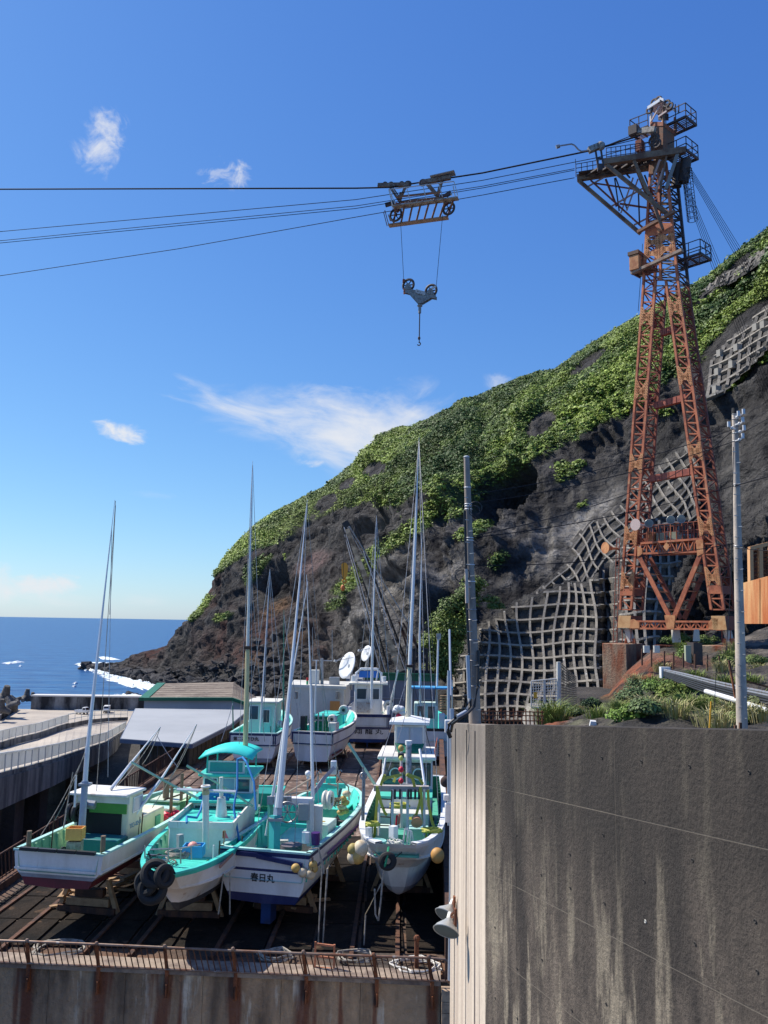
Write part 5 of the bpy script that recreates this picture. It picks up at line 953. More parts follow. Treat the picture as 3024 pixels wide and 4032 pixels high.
for i, (x, y, r_) in enumerate(((1365, 3125, .125), (1350, 3145, .11), (1360, 3160, .12), (1345, 3177, .125), (1358, 3193, .12), (1342, 3199, .115), (1352, 3180, .1), (1270, 3245, .12))): mb = MB(); mb.ball(W(x, y, 31.2 if i < 7 else 28), r_, 12, 8, (1.3, 1, .9)); tag(mb.build('float', buoy if i % 3 else buoyw), ('ochre float %s on the starboard bow of the navy-striped boat' % ('lying topmost', 'second from top', 'third from top', 'fourth from top', 'at the lower right', 'lowest at left', 'half hidden between others')[i]) if i < 7 else 'single ochre float on the white engine box of the navy-striped boat', 'float', 'net floats on the bow of the navy-striped boat')
mb = MB(); R = random.Random(5)
for k in range(16): c_ = W(1310+R.uniform(-22, 22), 3158+R.uniform(-10, 14), 30.6); mb.tube([c_+Vector((R.uniform(-.22, .22), R.uniform(-.3, .3), R.uniform(-.04, .12))) for _ in range(6)], .018, 4)
tag(mb.build('net_heap', netm), 'heap of tangled brown netting on the foredeck of the navy-striped boat', 'net')
mb = MB()
for k in range(10): c_ = W(1320+R.uniform(-25, 30), 3242+R.uniform(-6, 8), 29.3); mb.tube([c_+Vector((R.uniform(-.3, .3), R.uniform(-.2, .2), R.uniform(-.03, .06))) for _ in range(5)], .035, 4)
tag(mb.build('black_net', hosem), 'black net and tarp heaped in the shaded waist of the navy-striped boat', 'net')
mb = MB(); mb.tube([W(1326, 3238, 29.5), W(1324, 3218, 29.5)], .16, 12, .09); tag(mb.build('clay_pot', mat('terracotta', (.36, .17, .10), rough=.8)), 'terracotta coloured pot beside the black net', 'pot')
for i, (x, y, r_) in enumerate(((1165, 3418, .13), (1192, 3435, .14), (1222, 3442, .15), (1236, 3420, .12), (1233, 3404, .12))): mb = MB(); mb.ball(W(x, y, 25.15), r_, 12, 9, (1.05, .9, 1)); tag(mb.build('stern_float', buoy if i in (0, 4, 3) else buoyw), 'round fishing float hanging on the stern corner, ' + ('leftmost of the bunch', 'pale, second from left', 'pale and lowest', 'rightmost of the bunch', 'upper right of the bunch')[i], 'float', 'floats hanging at the stern corner')
for x in (1228, 1232): thin(t3, 'float_line', [W(x, 3375, 25.1), W(x+2, 3430, 25.05)], .012, rustd)
mb = MB(); mb.bar((-.07, .2, 2.18), (-.07, -1.2, 2.02), .07, .12); mb.build('navy_fender_board', navy, t3, world=False)
mb = MB(); mb.bar((-.05, 1.4, 2.22), (-.05, .2, 2.2), .06, .12); mb.build('navy_fender_board', navy, t3, world=False)
Mt = MX[t3.name] @ frame(Vector((-.008-.0, .02, 1.55)), (0, -1, 0), (0, 0, 1)); text_obj('春日丸', 'ship_name', .25, Mt, ink, t3, .012)
prop(t3, bluebt, .55, .85, .3)
for pts in (((1215, 3345), (1250, 3338), (1260, 3360), (1268, 3420), (1262, 3520), (1250, 3780)), ((1255, 3340), (1270, 3400), (1276, 3440)), ((1285, 3500), (1290, 3420), (1296, 3405), (1300, 3412)), ((1288, 3420), (1280, 3560), (1268, 3780)), ((905, 3440), (905, 3600)), ((880, 3440), (860, 3600)), ((1430, 3780), (1440, 3600), (1500, 3480))): thin(t3, 'mooring_rope', [W(x, y, 24.7) for x, y in pts], .022, ropem)
cradle((-3.3, 25.8, FL), math.radians(77), 8, 'timber cradle under the navy-striped boat')

# ---- boat 4: bow to camera, yellow hoses ----
t4 = T('fishing_boat', 'white boat with raised wheelhouse and yellow hoses, rightmost in the front row', 'boat', (1.42, 37.35, FL), math.radians(-90-4.2), 'fishing boats hauled out on the yard')
hull(t4, 12.6, 1.42, 2.45, .75, [wm_, wp, wp, wp, mat('grey_bottom', (.42, .40, .38), rough=.6, col2=(.3, .29, .28), amt=.4, sc=1.5, fine=.1)], stern=.92, bowz=.3, nf=3.6, tip=.40, strake=.52, low=1.05, bot=1.62, deckm=seagr, gunm=wm_, ribm=mat('dark_green_bulwark', (.01, .11, .07), rough=.7, fine=.15), deck=.85, flare=.35, rake=.13, gw=.16)
for s_ in ():
    mb = MB(); pts = [(12.6, s_*.12, 2.75), (11.3, s_*.62, 3.0), (10.9, s_*1.0, 2.95), (10.75, s_*1.3, 2.62), (11.2, s_*1.15, 2.3), (12.3, s_*.45, 2.2)]; mb.prism(pts, (0, -s_*.07, 0)); mb.build('bow_board', wp, t4, world=False)
bx(t4, 'fore_deck', (11.6, 0, 2.35), (1.5, 1.3, .05), seagr)
Mt = frame(W(1620, 3352, 25.35), Vector((1, .62, .33)), (0, 0, 1))
try: text_obj('しあ神寿丸', 'ship_name', .15, Mt, mat('green_lettering', (.03, .20, .10), rough=.6), t4, .012)
except Exception as e_: print(e_)
bx(t4, 'wheelhouse', (4.6, 0, 2.9), (2.2, 1.85, 2.3), wp, bev=.05); bx(t4, 'eyebrow_roof', (4.7, 0, 4.1), (2.6, 2.15, .14), wp, bev=.04)
for yy in (-.45, .45):
    f = window(t4, (5.71, yy, 3.5), .76, .72, False, glass, hosem); mb = MB(); mb.torus((5.75, yy*.95, 3.5), .2, .025, (1, 0, 0), 18, 5); mb.build('clear_view_screen', wm_, f, world=False)
bx(t4, 'upper_cabin', (4.3, .05, 4.65), (1.2, 1.15, 1.0), wp, bev=.03); bx(t4, 'upper_window', (4.915, .05, 4.72), (.04, .95, .7), paleg); bx(t4, 'window_bar', (4.94, .05, 4.72), (.03, .04, .7), steel)
mb = MB(); mb.prism([(4.92, -.5, 4.45), (4.92, .6, 4.45), (5.35, .45, 4.18), (5.35, -.35, 4.18)], (0, 0, .04)); mb.build('green_screen', grn_net, t4, world=False)
mb = MB(); mb.prism([(3.55, -.72, 5.18), (5.05, -.72, 5.18), (5.05, .8, 5.18), (3.55, .8, 5.18)], (0, 0, .10)); mb.add([(3.6, -.7, 5.28), (5.0, -.7, 5.28), (5.0, .78, 5.28), (3.6, .78, 5.28), (3.8, 0.05, 5.42), (4.8, 0.05, 5.42)], [(0, 1, 5, 4), (2, 3, 4, 5), (1, 2, 5), (3, 0, 4)]); mb.build('upper_roof', wm_, t4, world=False)
bx(t4, 'green_hatch_top', (6.5, 0, 2.95), (1.5, 1.9, .08), mat('bright_sea_green', (.08, .50, .38), rough=.5, fine=.08)); bx(t4, 'trunk', (6.5, 0, 2.4), (1.4, 1.8, 1.05), wp, bev=.03)
bx(t4, 'mid_house', (7.5, 0, 2.1), (1.0, 1.7, 1.0), cabm, bev=.02); bx(t4, 'forward_locker', (9.3, .55, 2.05), (.5, .62, .85), aqua, bev=.02); bx(t4, 'forward_locker', (9.3, -.6, 2.05), (.5, .62, .85), mat('pale_mint', (0, 0, 0)), bev=.02); bx(t4, 'forward_hatch', (8.6, 0, 1.9), (.9, 1.6, .5), seagr)
cyl(t4, 'exhaust_pipe', W(1609, 3085, 29.5), W(1609, 2918, 29.7), .1, mat('flaked_pipe', (.42, .43, .46), rough=.5, col2=(.2, .19, .2), amt=.5, sc=9), 12, world=True); cyl(t4, 'exhaust_cap', W(1609, 2932, 29.7), W(1609, 2916, 29.7), .12, wm_, 12, world=True); bx(t4, 'flange', W(1609, 3092, 29.4), (.5, .4, .1), steel, world=True)
bx(t4, 'crossbeam', W(1580, 3104, 27.4), (1.75, .22, .17), mat('weathered_grey', (.36, .33, .32), rough=.7, fine=.15), world=True)
for x in (1492, 1545, 1605, 1670): cyl(t4, 'crossbeam_post', W(x, 3290, 27), W(x, 3108, 27.3), .05, mat('pale_post', (0, 0, 0)), 6, world=True)
for x in (1555, 1575, 1608, 1618, 1635, 1650): bx(t4, 'rod_holder', W(x, 3127, 27.1), (.07, .06, .3), hosem, world=True)
thin(t4, 'rack_bar', [W(1545, 3112, 27.1), W(1655, 3112, 27.1)], .02, steel); thin(t4, 'rack_bar', [W(1545, 3142, 27.1), W(1655, 3142, 27.1)], .02, steel)
cyl(t4, 'signal_mast', W(1580, 3260, 28.2), W(1580, 2960, 28.4), .045, mat('pale_post', (0, 0, 0)), 8, world=True)
for y, m_, r_ in ((3030, redp, .09), (3075, redp, .085), (2985, mat('yellow_lamp', (.6, .6, .15), rough=.4), .08), (2946, buoy, .1)): mb = MB(); mb.ball(W(1579, y, 28.2), r_, 10, 8, (1, 1, 1.1)); mb.build('signal_lamp', m_, t4)
bx(t4, 'lamp_holder', W(1579, 2975, 28.3), (.2, .2, .14), hosem, world=True)
mast(t4, [W(1604, 2880, 33), W(1613, 2620, 33.3)], (.14, .12), mat('cream_pole', (.66, .60, .44), rough=.5)); mast(t4, [W(1613, 2620, 33.3), W(1636, 2100, 34)], (.095, .07), silver); mast(t4, [W(1636, 2100, 34), W(1650, 1722, 34.5)], (.06, .012), silver); bx(t4, 'mast_band', W(1613, 2622, 33.3), (.3, .3, .1), rustd, world=True)
for a, b in (((1650, 1740, 34.5), (1590, 2760, 33)), ((1650, 1760, 34.5), (1720, 2780, 33)), ((1613, 2630, 33), (1720, 3040, 32)), ((1613, 2640, 33), (1500, 2990, 30)), ((1600, 2800, 31), (1530, 3030, 29.5))): thin(t4, 'stay', sag(W(*a), W(*b), .05), .012, hosem if b[0] > 1600 else steel)
thin(t4, 'boom', [W(1372, 2926, 28.2), W(1425, 3010, 28), W(1482, 3098, 27.6)], .05, mat('pale_green_pole', (0, 0, 0)))
thin(t4, 'boom', [W(1653, 2950, 29), W(1675, 3110, 28)], .045, wm_); thin(t4, 'boom', [W(1500, 3100, 28.5), W(1518, 2985, 29)], .035, wm_)
for a in ((1430, 3060), (1436, 3080)): thin(t4, 'steel_post', [W(a[0], a[1]-40, 27), W(a[0]-4, 3230, 27)], .03, steel)
mb = MB(); mb.torus(W(1431, 3055, 27), .1, .025, (0, 1, 0)); mb.build('post_ring', steel, t4)
mb = MB(); [mb.bar(W(a[0], a[1], 27.2), W(b[0], b[1], 27.2), .03) for a, b in (((1492, 3110), (1490, 3280)), ((1542, 3110), (1537, 3270)), ((1490, 3145), (1540, 3148)), ((1490, 3180), (1539, 3183)), ((1490, 3215), (1538, 3218)), ((1490, 3250), (1537, 3252)))]; mb.build('ladder', rustd, t4)
for pts in (((1485, 3095), (1484, 3160), (1478, 3240), (1474, 3300)), ((1487, 3105), (1500, 3160), (1515, 3200), (1522, 3208)), ((1507, 3075), (1525, 3062), (1560, 3055), (1572, 3052)), ((1550, 3080), (1556, 3062), (1580, 3050)), ((1600, 3050), (1625, 3065), (1632, 3095)), ((1605, 3048), (1650, 3065), (1664, 3085)), ((1655, 3098), (1653, 3160), (1640, 3205), (1625, 3222), (1612, 3222)), ((1656, 3098), (1662, 3190), (1672, 3260), (1683, 3320)), ((1685, 3110), (1688, 3170), (1700, 3230), (1713, 3270)), ((1515, 3050), (1505, 3075), (1500, 3090))):
    mb = MB(); P_ = [W(x, y, 27.05+.1*i) for i, (x, y) in enumerate(pts)]; [mb.bar(P_[i], P_[i+1]+(P_[i+1]-P_[i]).normalized()*.02, .085, .03, up=(0, -1, .3)) for i in range(len(P_)-1)]; mb.build('yellow_hose', yelh, t4)
coil(W(1575, 3182, 28.5), .3, 3, 'coil of yellow hose on the hatch of the right front boat', yelh, .04, 'hose'); coil(W(1467, 3255, 26.8), .2, 3, 'yellow hose loop inside the port bulwark of the right front boat', yelh, .035, 'hose'); coil(W(1700, 3280, 26.6), .28, 3, 'loose yellow hose heap inside the starboard bulwark of the right front boat', yelh, .035, 'hose')
mb = MB(); mb.tube([W(1485, 3338, 25.9), W(1485, 3312, 25.9)], .24, 18, .27); mb.torus(W(1485, 3311, 25.9), .27, .02, (0, 0, 1), 18, 5); tag(mb.build('aqua_tub', mat('aqua_plastic', (.25, .52, .50), rough=.5)), 'round aqua plastic tub on the foredeck of the right front boat', 'tub')
cyl(t4, 'white_bitt', W(1549, 3300, 26), W(1549, 3252, 26), .14, wm_, 4, world=True); cyl(t4, 'grey_bitt', W(1452, 3325, 25.6), W(1452, 3258, 25.6), .1, alum, 4, world=True)
for pts in (((1585, 3345), (1595, 3262), (1606, 3262)), ((1600, 3350), (1608, 3270)), ((1617, 3345), (1617, 3275)), ((1632, 3330), (1620, 3275), (1596, 3262))): thin(t4, 'bow_rail', [W(x, y, 25.8) for x, y in pts], .03, alum)
thin(t4, 'red_hose', [W(1563, 3210, 27.5), W(1560, 3250, 27.5)], .035, redp); thin(t4, 'red_hose', [W(1573, 3205, 27.5), W(1570, 3245, 27.5)], .035, mat('coral', (.6, .2, .16)))
mb = MB(); mb.tube([W(1641, 3240, 27), W(1640, 3225, 27.2)], .18, 12, .14); tag(mb.build('orange_basket', mat('orange_bag', (.6, .28, .16), rough=.7)), 'open orange bag on the starboard locker of the right front boat', 'bag')
mb = MB(); R = random.Random(9)
for k in range(7): c_ = W(1560+R.uniform(-15, 15), 3330+R.uniform(-10, 8), 25.6); mb.tube([c_+Vector((R.uniform(-.25, .25), R.uniform(-.2, .2), R.uniform(-.02, .2))) for _ in range(5)], .03, 5)
tag(mb.build('rope_heap', mat('white_rope', (.6, .6, .55), rough=.8)), 'heap of white and brown rope on the bow of the right front boat', 'rope')
for (x, y, r_, m_, lab) in ((1420, 3342, .22, buoyw, 'pale crusted float at the right front boat bow, upper right of its bunch'), (1408, 3370, .21, buoy, 'ochre float in the centre of the bunch at the right front boat bow'), (1390, 3375, .17, buoyw, 'pale float at lower left of the bunch at the right front boat bow'), (1390, 3345, .16, mat('olive_buoy', (.35, .27, .08), rough=.6), 'olive float at upper left of the bunch at the right front boat bow'), (1722, 3368, .20, mat('brown_orange_buoy', (.50, .26, .07), rough=.6, fine=.1), 'single brown-orange float hung at the starboard bow of the right front boat'), (1753, 3078, .15, mat('dark_buoy', (.07, .04, .03), rough=.8), 'dark brown round float against the rusty fender beam')):
    mb = MB(); mb.ball(W(x, y, 24.9 if x < 1750 else 26), r_, 14, 10, (1, 1, 1.1)); tag(mb.build('bow_float', m_), lab, 'float')
mb = MB(); mb.torus(W(1526, 3391, 24.55), .17, .09, (0, -1, .1), 20, 9); tag(mb.build('tyre', blk), 'black tyre fender hung on the stem of the right front boat', 'tyre')
thin(t4, 'green_line', [W(1530, 3335, 24.8), W(1526, 3370, 24.5), W(1518, 3400, 24.45), W(1512, 3420, 24.5)], .035, mat('green_rope', (.02, .25, .12), rough=.8, fine=.3)); thin(t4, 'tyre_rope', [W(1465, 3350, 24.9), W(1510, 3385, 24.6)], .015, hosem); thin(t4, 'tyre_rope', [W(1582, 3355, 24.9), W(1545, 3388, 24.6)], .015, hosem)
for pts in (((1508, 3430), (1500, 3540), (1490, 3625)), ((1475, 3500), (1478, 3600), (1490, 3625))): thin(t4, 'mooring_rope', [W(x, y, 24.6) for x, y in pts], .025, ropem)
cradle((1.0, 35, FL), math.radians(-92), 9, 'timber cradle under the right front boat')

# ---- far row ----
def far_boat(p, rz, L, B, mats, label, zg=2.3, cab=None, **kw):
    t = T('fishing_boat', label, 'boat', p, rz, 'fishing boats hauled out on the yard'); hull(t, L, B, zg, .8, mats, stern=.96, **kw); return t
t5 = far_boat((-7.6, 51.3, FL), math.radians(90-3), 9, 1.5, [navy, wp, navy, wp, greyb], 'white boat with navy framed lettered stern, leftmost of the far row', strake=.66, low=1.1, bot=1.45, deckm=turq, gunm=aqua, ribm=turq)
for yy in (-1.33, -1.2): bx(t5, 'navy_stripe', (-.02, yy, 1.97), (.04, .07, .6), navy)
bx(t5, 'navy_stripe', (-.02, 1.42, 1.97), (.04, .07, .6), navy)
text_obj('第二あさひ丸', 'ship_name', .26, MX[t5.name] @ frame(Vector((-.01, .45, 1.95)), (0, -1, 0), (0, 0, 1)), ink, t5, .02)
bx(t5, 'wheelhouse', (3.0, -.1, 2.75), (2.0, 1.7, 2.3), mat('pale_mint', (0, 0, 0)), bev=.05); bx(t5, 'wheelhouse_roof', (3.0, -.1, 3.95), (2.3, 2.1, .12), cabm, bev=.03); window(t5, (1.99, .42, 3.3), .5, .8, False); bx(t5, 'door', (1.98, -.35, 2.8), (.04, .66, 1.7), mat('pale_aqua_paint', (0, 0, 0))); window(t5, (1.95, -.35, 3.1), .4, .75, False)
reel(t5, (2.2, -1.2, 2.6), .25, .15)
mast(t5, [W(1020, 2960, 52), W(1063, 2240, 53)], (.09, .02), silver); mast(t5, [W(1116, 2870, 54), W(1118, 2400, 54)], (.09, .03), mat('green_pole', (.06, .22, .15), rough=.5)); mast(t5, [W(918, 2870, 52), W(916, 2760, 52)], (.06, .04), mat('green_pole', (0, 0, 0)))
for a, b in (((1063, 2250, 53), (1035, 2880, 52)), ((1063, 2250, 53), (1130, 2870, 53)), ((1118, 2420, 54), (1180, 2860, 53)), ((918, 2765, 52), (870, 2920, 51))): thin(t5, 'stay', sag(W(*a), W(*b), .1), .02, steel)
t6 = far_boat((-4.15, 52.3, FL), math.radians(90-12), 9, 1.35, [navy, wp, navy, wp, wp], 'white boat with plain navy framed stern and turquoise deck, far row left', strake=.68, low=1.15, bot=1.5, deckm=turq, gunm=wp, ribm=turq)
for yy in (-1.28, 1.28): bx(t6, 'navy_stripe', (-.02, yy, 1.97), (.04, .09, .62), navy)
bx(t6, 'rust_keel_band', (1.4, -1.22, .95), (2.4, .04, .12), maroon); bx(t6, 'rear_gantry', (1.0, .1, 2.9), (.08, 1.0, .08), steel)
for yy in (-.35, -.05, .25, .5): cyl(t6, 'gantry_bar', (1.0, yy, 2.0), (1.0, yy, 3.4-.2*abs(yy)), .05, steel)
bx(t6, 'winch_house', (2.0, -.3, 2.5), (.9, 1.2, 1.1), grn_net); bx(t6, 'winch_roof', (2.0, -.3, 3.1), (1.1, 1.5, .07), turq); bx(t6, 'stern_locker', (1.2, -1.0, 2.4), (.8, .5, .8), wp, bev=.03); bx(t6, 'foredeck_house', (5.4, .4, 2.5), (1.8, 1.3, .9), turq, bev=.04); reel(t6, (1.4, -.85, 2.95), .3, .25, cabm, 'x'); reel(t6, (5.6, -.5, 3.1), .34, .2, cabm, 'x')
bx(t6, 'mooring_roller', (.9, .85, 2.7), (.5, .3, .9), hosem)
mast(t6, [W(1240, 2830, 54), W(1246, 2600, 54)], (.07, .05), silver)
t7 = far_boat((-.95, 61.9, FL), math.radians(90), 10, 1.78, [navy, wp, navy, wp, bluebt], 'navy-bottomed white boat with three spaced characters on its stern, far row centre', zg=2.35, strake=.95, low=1.5, bot=1.7, deckm=cabm, gunm=navy, ribm=wp)
for k in range(4): bx(t7, 'navy_stripe', (-.02, -1.75+k*.11, 1.9), (.04, .05, .9), navy)
for k in range(3): bx(t7, 'navy_stripe', (-.02, 1.45+k*.12, 1.9), (.04, .05, .9), navy)
bx(t7, 'navy_stripe', (-.022, -.1, 1.45), (.04, 3.3, .07), navy); bx(t7, 'navy_stripe', (-.022, 0, 2.24), (.04, 3.6, .10), navy)
text_obj('翔 龍 丸', 'ship_name', .38, MX[t7.name] @ frame(Vector((.02, -.1, 1.13)), (0, -1, 0), (0, 0, 1)), ink, t7, .03, 1.55)
bx(t7, 'wheelhouse', (2.6, 0, 3.1), (1.8, 2.1, 2.6), wp, bev=.05); bx(t7, 'wheelhouse_roof', (2.6, 0, 4.45), (2.3, 2.9, .14), cabm, bev=.03); [window(t7, (1.69, y_, 3.7), .7, .75, False) for y_ in (.5, -.45)]; bx(t7, 'door', (1.68, -.45, 2.7), (.04, .8, 1.1), wp); bx(t7, 'mesh_rail', (1.4, .35, 2.75), (.05, 1.0, .8), steel)
mb = MB(); mb.torus((2.4, 0, 4.6), .95, .1, (1, 0, 0), 16, 8, math.pi*.0, math.pi*2); 
mb = MB(); mb.tube([(2.4, -.95, 4.5), (2.4, -.95, 5.2), (2.4, -.6, 5.5), (2.4, .6, 5.5), (2.4, .95, 5.2), (2.4, .95, 4.5)], .1, 8); mb.build('roll_bar', wm_, t7, world=False); bx(t7, 'blue_screen', (2.5, 0, 5.1), (.05, 1.5, .5), bluep)
for s_ in (-1, 1): cyl(t7, 'deck_lamp', (1.9, s_*1.15, 4.6), (1.9, s_*1.15, 5.0), .17, wm_)
reel(t7, (1.6, -1.5, 2.9), .38, .3, cabm, 'x'); cyl(t7, 'stern_post', (.2, 1.3, 2.35), (.2, 1.3, 2.9), .13, wm_); cyl(t7, 'stern_post', (.2, -1.5, 2.35), (.2, -1.5, 3.0), .13, wm_); prop(t7, bluebt, .5, .6, .12)
mast(t7, [W(1462, 2790, 63), W(1468, 2480, 63)], (.14, .12), silver); mast(t7, [W(1468, 2480, 63), W(1483, 2030, 64)], (.09, .02), silver); mast(t7, [W(1535, 2780, 63), W(1568, 2638, 62)], (.11, .06), silver, 'boom'); mast(t7, [W(1482, 2680, 63), W(1490, 2630, 63)], (.07, .05), silver, 'boom')
for a, b in (((1483, 2040, 64), (1440, 2780, 62)), ((1483, 2040, 64), (1540, 2780, 62))): thin(t7, 'stay', sag(W(*a), W(*b), .1), .02, steel)
mb = MB(); R = random.Random(4)
for k in range(6): mb.ball(W(1572+R.uniform(-14, 14), 2800+R.uniform(-14, 14), 61), .3, 8, 6, (1, 1, .8))
tag(mb.build('white_bag', wm_), 'white and green bag hanging at the corner of the centre far boat', 'bag'); mb = MB(); mb.ball(W(1570, 2820, 60.8), .2, 10, 7); tag(mb.build('red_buoy', redp), 'small red buoy below the white bag of the far boat', 'buoy')
t8 = far_boat((3.3, 55.5, FL), math.radians(90-3), 9, 1.4, [hosem, wp, wp, wp, mat('dark_red_band', (.1, .03, .03))], 'white boat with sky-blue canopy, rightmost of the far row', zg=2.2, strake=.8, low=1.4, bot=1.7, deckm=turq, gunm=hosem, ribm=turq)
bx(t8, 'wheelhouse', (2.2, .35, 2.7), (1.4, 1.6, 2.0), mat('pale_mint', (0, 0, 0)), bev=.04); [window(t8, (1.49, y_, 3.1), .45, .8, False) for y_ in (.0, .7)]; bx(t8, 'canopy', (1.4, .1, 4.75), (1.5, 3.0, .1), mat('sky_blue_canvas', (.08, .38, .68), rough=.6)); [cyl(t8, 'canopy_post', (1.0, y_, 2.2), (1.0, y_, 4.75), .05, silver) for y_ in (-1.2, 1.3)]
text_obj('日吉丸', 'ship_name', .26, MX[t8.name] @ frame(Vector((-.012, -.55, 1.0)), (0, 0, -1), (0, -1, 0)), ink, t8, .02)
bx(t8, 'turquoise_hood', (2.2, -.95, 2.5), (1.2, .5, .6), turq, bev=.1); bx(t8, 'white_winch', (1.0, -.7, 2.6), (.5, .4, 1.0), wm_, bev=.05)
mast(t8, [W(1656, 2850, 57), W(1652, 2500, 57.5)], (.11, .09), silver); mast(t8, [W(1652, 2500, 57.5), W(1664, 2012, 58)], (.08, .02), silver); mast(t8, [W(1718, 2800, 57), W(1726, 2500, 57.5)], (.1, .08), silver, 'second_mast'); bx(t8, 'mast_box', W(1727, 2506, 57.5), (.3, .2, .4), steel, world=True)
for a, b in (((1664, 2020, 58), (1625, 2790, 56)), ((1664, 2020, 58), (1700, 2800, 56)), ((1664, 2700, 55), (1690, 2990, 40)), ((1650, 2650, 55), (1700, 3050, 40))): thin(t8, 'stay', sag(W(*a), W(*b), .1), .02, hosem)
mb = MB(); mb.prism([W(1710, 2960, 30), W(1722, 2905, 30), W(1716, 2990, 30)], (0, .1, 0)); tag(mb.build('orange_flag', mat('orange_cloth', (.7, .16, .05))), 'rolled orange flag standing behind the right front boat', 'flag')
for (p, a, l_) in (((-7.6, 51.4, FL), 87, 8), ((-4.2, 52.5, FL), 78, 8), ((-.95, 62, FL), 90, 9), ((3.3, 55.6, FL), 87, 8)): cradle(p, math.radians(a), l_, 'timber cradle under the far-row boat ' + {87: 'with brushed lettering' if p[0] < 0 else 'with the blue canopy', 78: 'with the plain stern', 90: 'with the navy bottom'}[a])
# more rigging and deck clutter
R = random.Random(77)
for t, L_, zd, hw in ((t1, 7.5, 1.8, .9), (t2, 11.5, 1.8, .9), (t3, 7.4, 1.6, .95), (t4, 11.0, 1.75, .85), (t5, 7, 1.6, .9), (t6, 7, 1.6, .8), (t7, 8, 1.65, 1.1), (t8, 7, 1.6, .9)):
    for k in range(6):
        x, y = R.uniform(.6, L_), R.choice((-1, 1))*R.uniform(hw*.6, hw); c = Vector((x, y, zd+.08)); mb = MB()
        mb.tube([c+Vector((math.cos(a)*R.uniform(.1, .24), math.sin(a)*R.uniform(.1, .2), R.uniform(0, .12))) for a in np.linspace(0, 12, 22)], .018, 5); mb.build('deck_rope', R.choice((ropem, hosem, ropem, grn_net)), t, world=False)
    for k in range(5):
        x, y = R.uniform(.8, L_), R.choice((-1, 1))*R.uniform(hw*.5, hw*.95); bx(t, R.choice(('deck_box', 'fish_tray')), (x, y, zd+.14), (R.uniform(.25, .5), R.uniform(.2, .4), R.uniform(.12, .3)), R.choice((cabm, lblue, wp, steel, aqua, orangep if k == 0 else greyb)), R.uniform(-.4, .4), .01)
    for k in range(4):
        x, y = R.uniform(.6, L_), R.choice((-1, 1))*hw; cyl(t, 'stanchion', (x, y, zd), (x+R.uniform(-.1, .1), y, zd+R.uniform(.8, 1.3)), .022, R.choice((steel, rustd, silver)), 6)
for t, top, outs in ((t1, (440, 2080, 27.8), ((425, 3060, 26.6),)), (t2, (994, 1830, 32.5), ((990, 2900, 31), (940, 2960, 31))), (t3, (1209, 1980, 28), ((1000, 3340, 26), (1300, 3080, 32), (1160, 3330, 26.5))), (t3, (1208, 2275, 28.5), ((1260, 3250, 27), (1340, 3080, 31.5))), (t4, (1650, 1735, 34.5), ((1540, 2850, 30), (1680, 3100, 29), (1730, 3250, 27))), (t5, (1062, 2250, 53), ((960, 2880, 51.5), (1090, 2860, 52))), (t7, (1483, 2040, 64), ((1500, 2800, 62), (1400, 2760, 63)))):
    for o_ in outs: thin(t, 'stay', sag(W(*top), W(*o_), R.uniform(.05, .3)), .009 if top[2] < 40 else .016, steel, 4)
# timber heaps in the dark in front
for (x, y, w_) in ((275, 3560, .9), (500, 3500, 1.2), (1185, 3560, 1.4)):
    t = T('timber_stack', {275: 'small stack of pale planks under the maroon-bottomed boat stern', 500: 'stacked planks in the shade between the two left front boats', 1185: 'stacked timber blocks in the shade right of the navy-striped boat stern'}[x], 'timber', G(x, y, 21.06))
    for k in range(6): mb = MB(); q = G(x, y, 21.06)+Vector((random.uniform(-.3, .3), random.uniform(-.3, .3), .06+.07*k)); mb.box(q, (w_*random.uniform(.7, 1.1), .16, .06), random.uniform(-.5, .7)+(1.2 if k % 2 else 0)); mb.build('plank', wood, t, smooth=False)
# ================= CABLEWAY TOWER =================
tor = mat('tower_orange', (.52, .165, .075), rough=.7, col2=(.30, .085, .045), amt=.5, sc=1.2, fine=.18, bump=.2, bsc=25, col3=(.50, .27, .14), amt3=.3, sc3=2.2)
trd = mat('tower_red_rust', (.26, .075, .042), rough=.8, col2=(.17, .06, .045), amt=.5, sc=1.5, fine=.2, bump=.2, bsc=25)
tgy = mat('tower_grey_brown', (.17, .115, .08), rough=.8, col2=(.26, .11, .06), amt=.5, sc=1.3, fine=.25, bump=.2, bsc=20)
tdk = mat('tower_dark_steel', (.06, .05, .05), rough=.6, metal=.2, fine=.2, col2=(.12, .07, .05), amt=.4, sc=3)
gus = mat('gusset_ochre', (.60, .28, .12), rough=.7, col2=(.42, .15, .06), amt=.5, sc=2, fine=.15, bump=.2, bsc=20)
TA = math.radians(48); e1 = Vector((math.cos(TA), -math.sin(TA), 0)); e2 = Vector((math.sin(TA), math.cos(TA), 0)); nf = -e2
TC = W(2650, 2470, 62); PF = PLN(TC, nf)
tw = T('cableway_tower', 'tall rusty orange steel lattice A-frame tower of the cargo cableway with platforms and cantilever arm', 'tower', (TC.x, TC.y, 29.5))
DEP = 1.6
def back(p, k=1.0): return p+e2*DEP*k
def tpart(name, segs, m_, kind=None):
    mb = MB()
    for s_ in segs: mb.bar(s_[0], s_[1], s_[2], s_[3] if len(s_) > 3 else s_[2], up=s_[4] if len(s_) > 4 else (0, 0, 1))
    return mb.build(name, m_, tw, smooth=False)
def legline(a, b):      # a=(x,y) bottom b=(x,y) top -> f(y)
    return lambda y: a[0]+(b[0]-a[0])*(a[1]-y)/(a[1]-b[1])
LL, LR = legline((2437, 2470), (2535, 1103)), legline((2481, 2470), (2582, 1103))
RL, RR = legline((2805, 2430), (2622, 1103)), legline((2862, 2480), (2669, 1103))
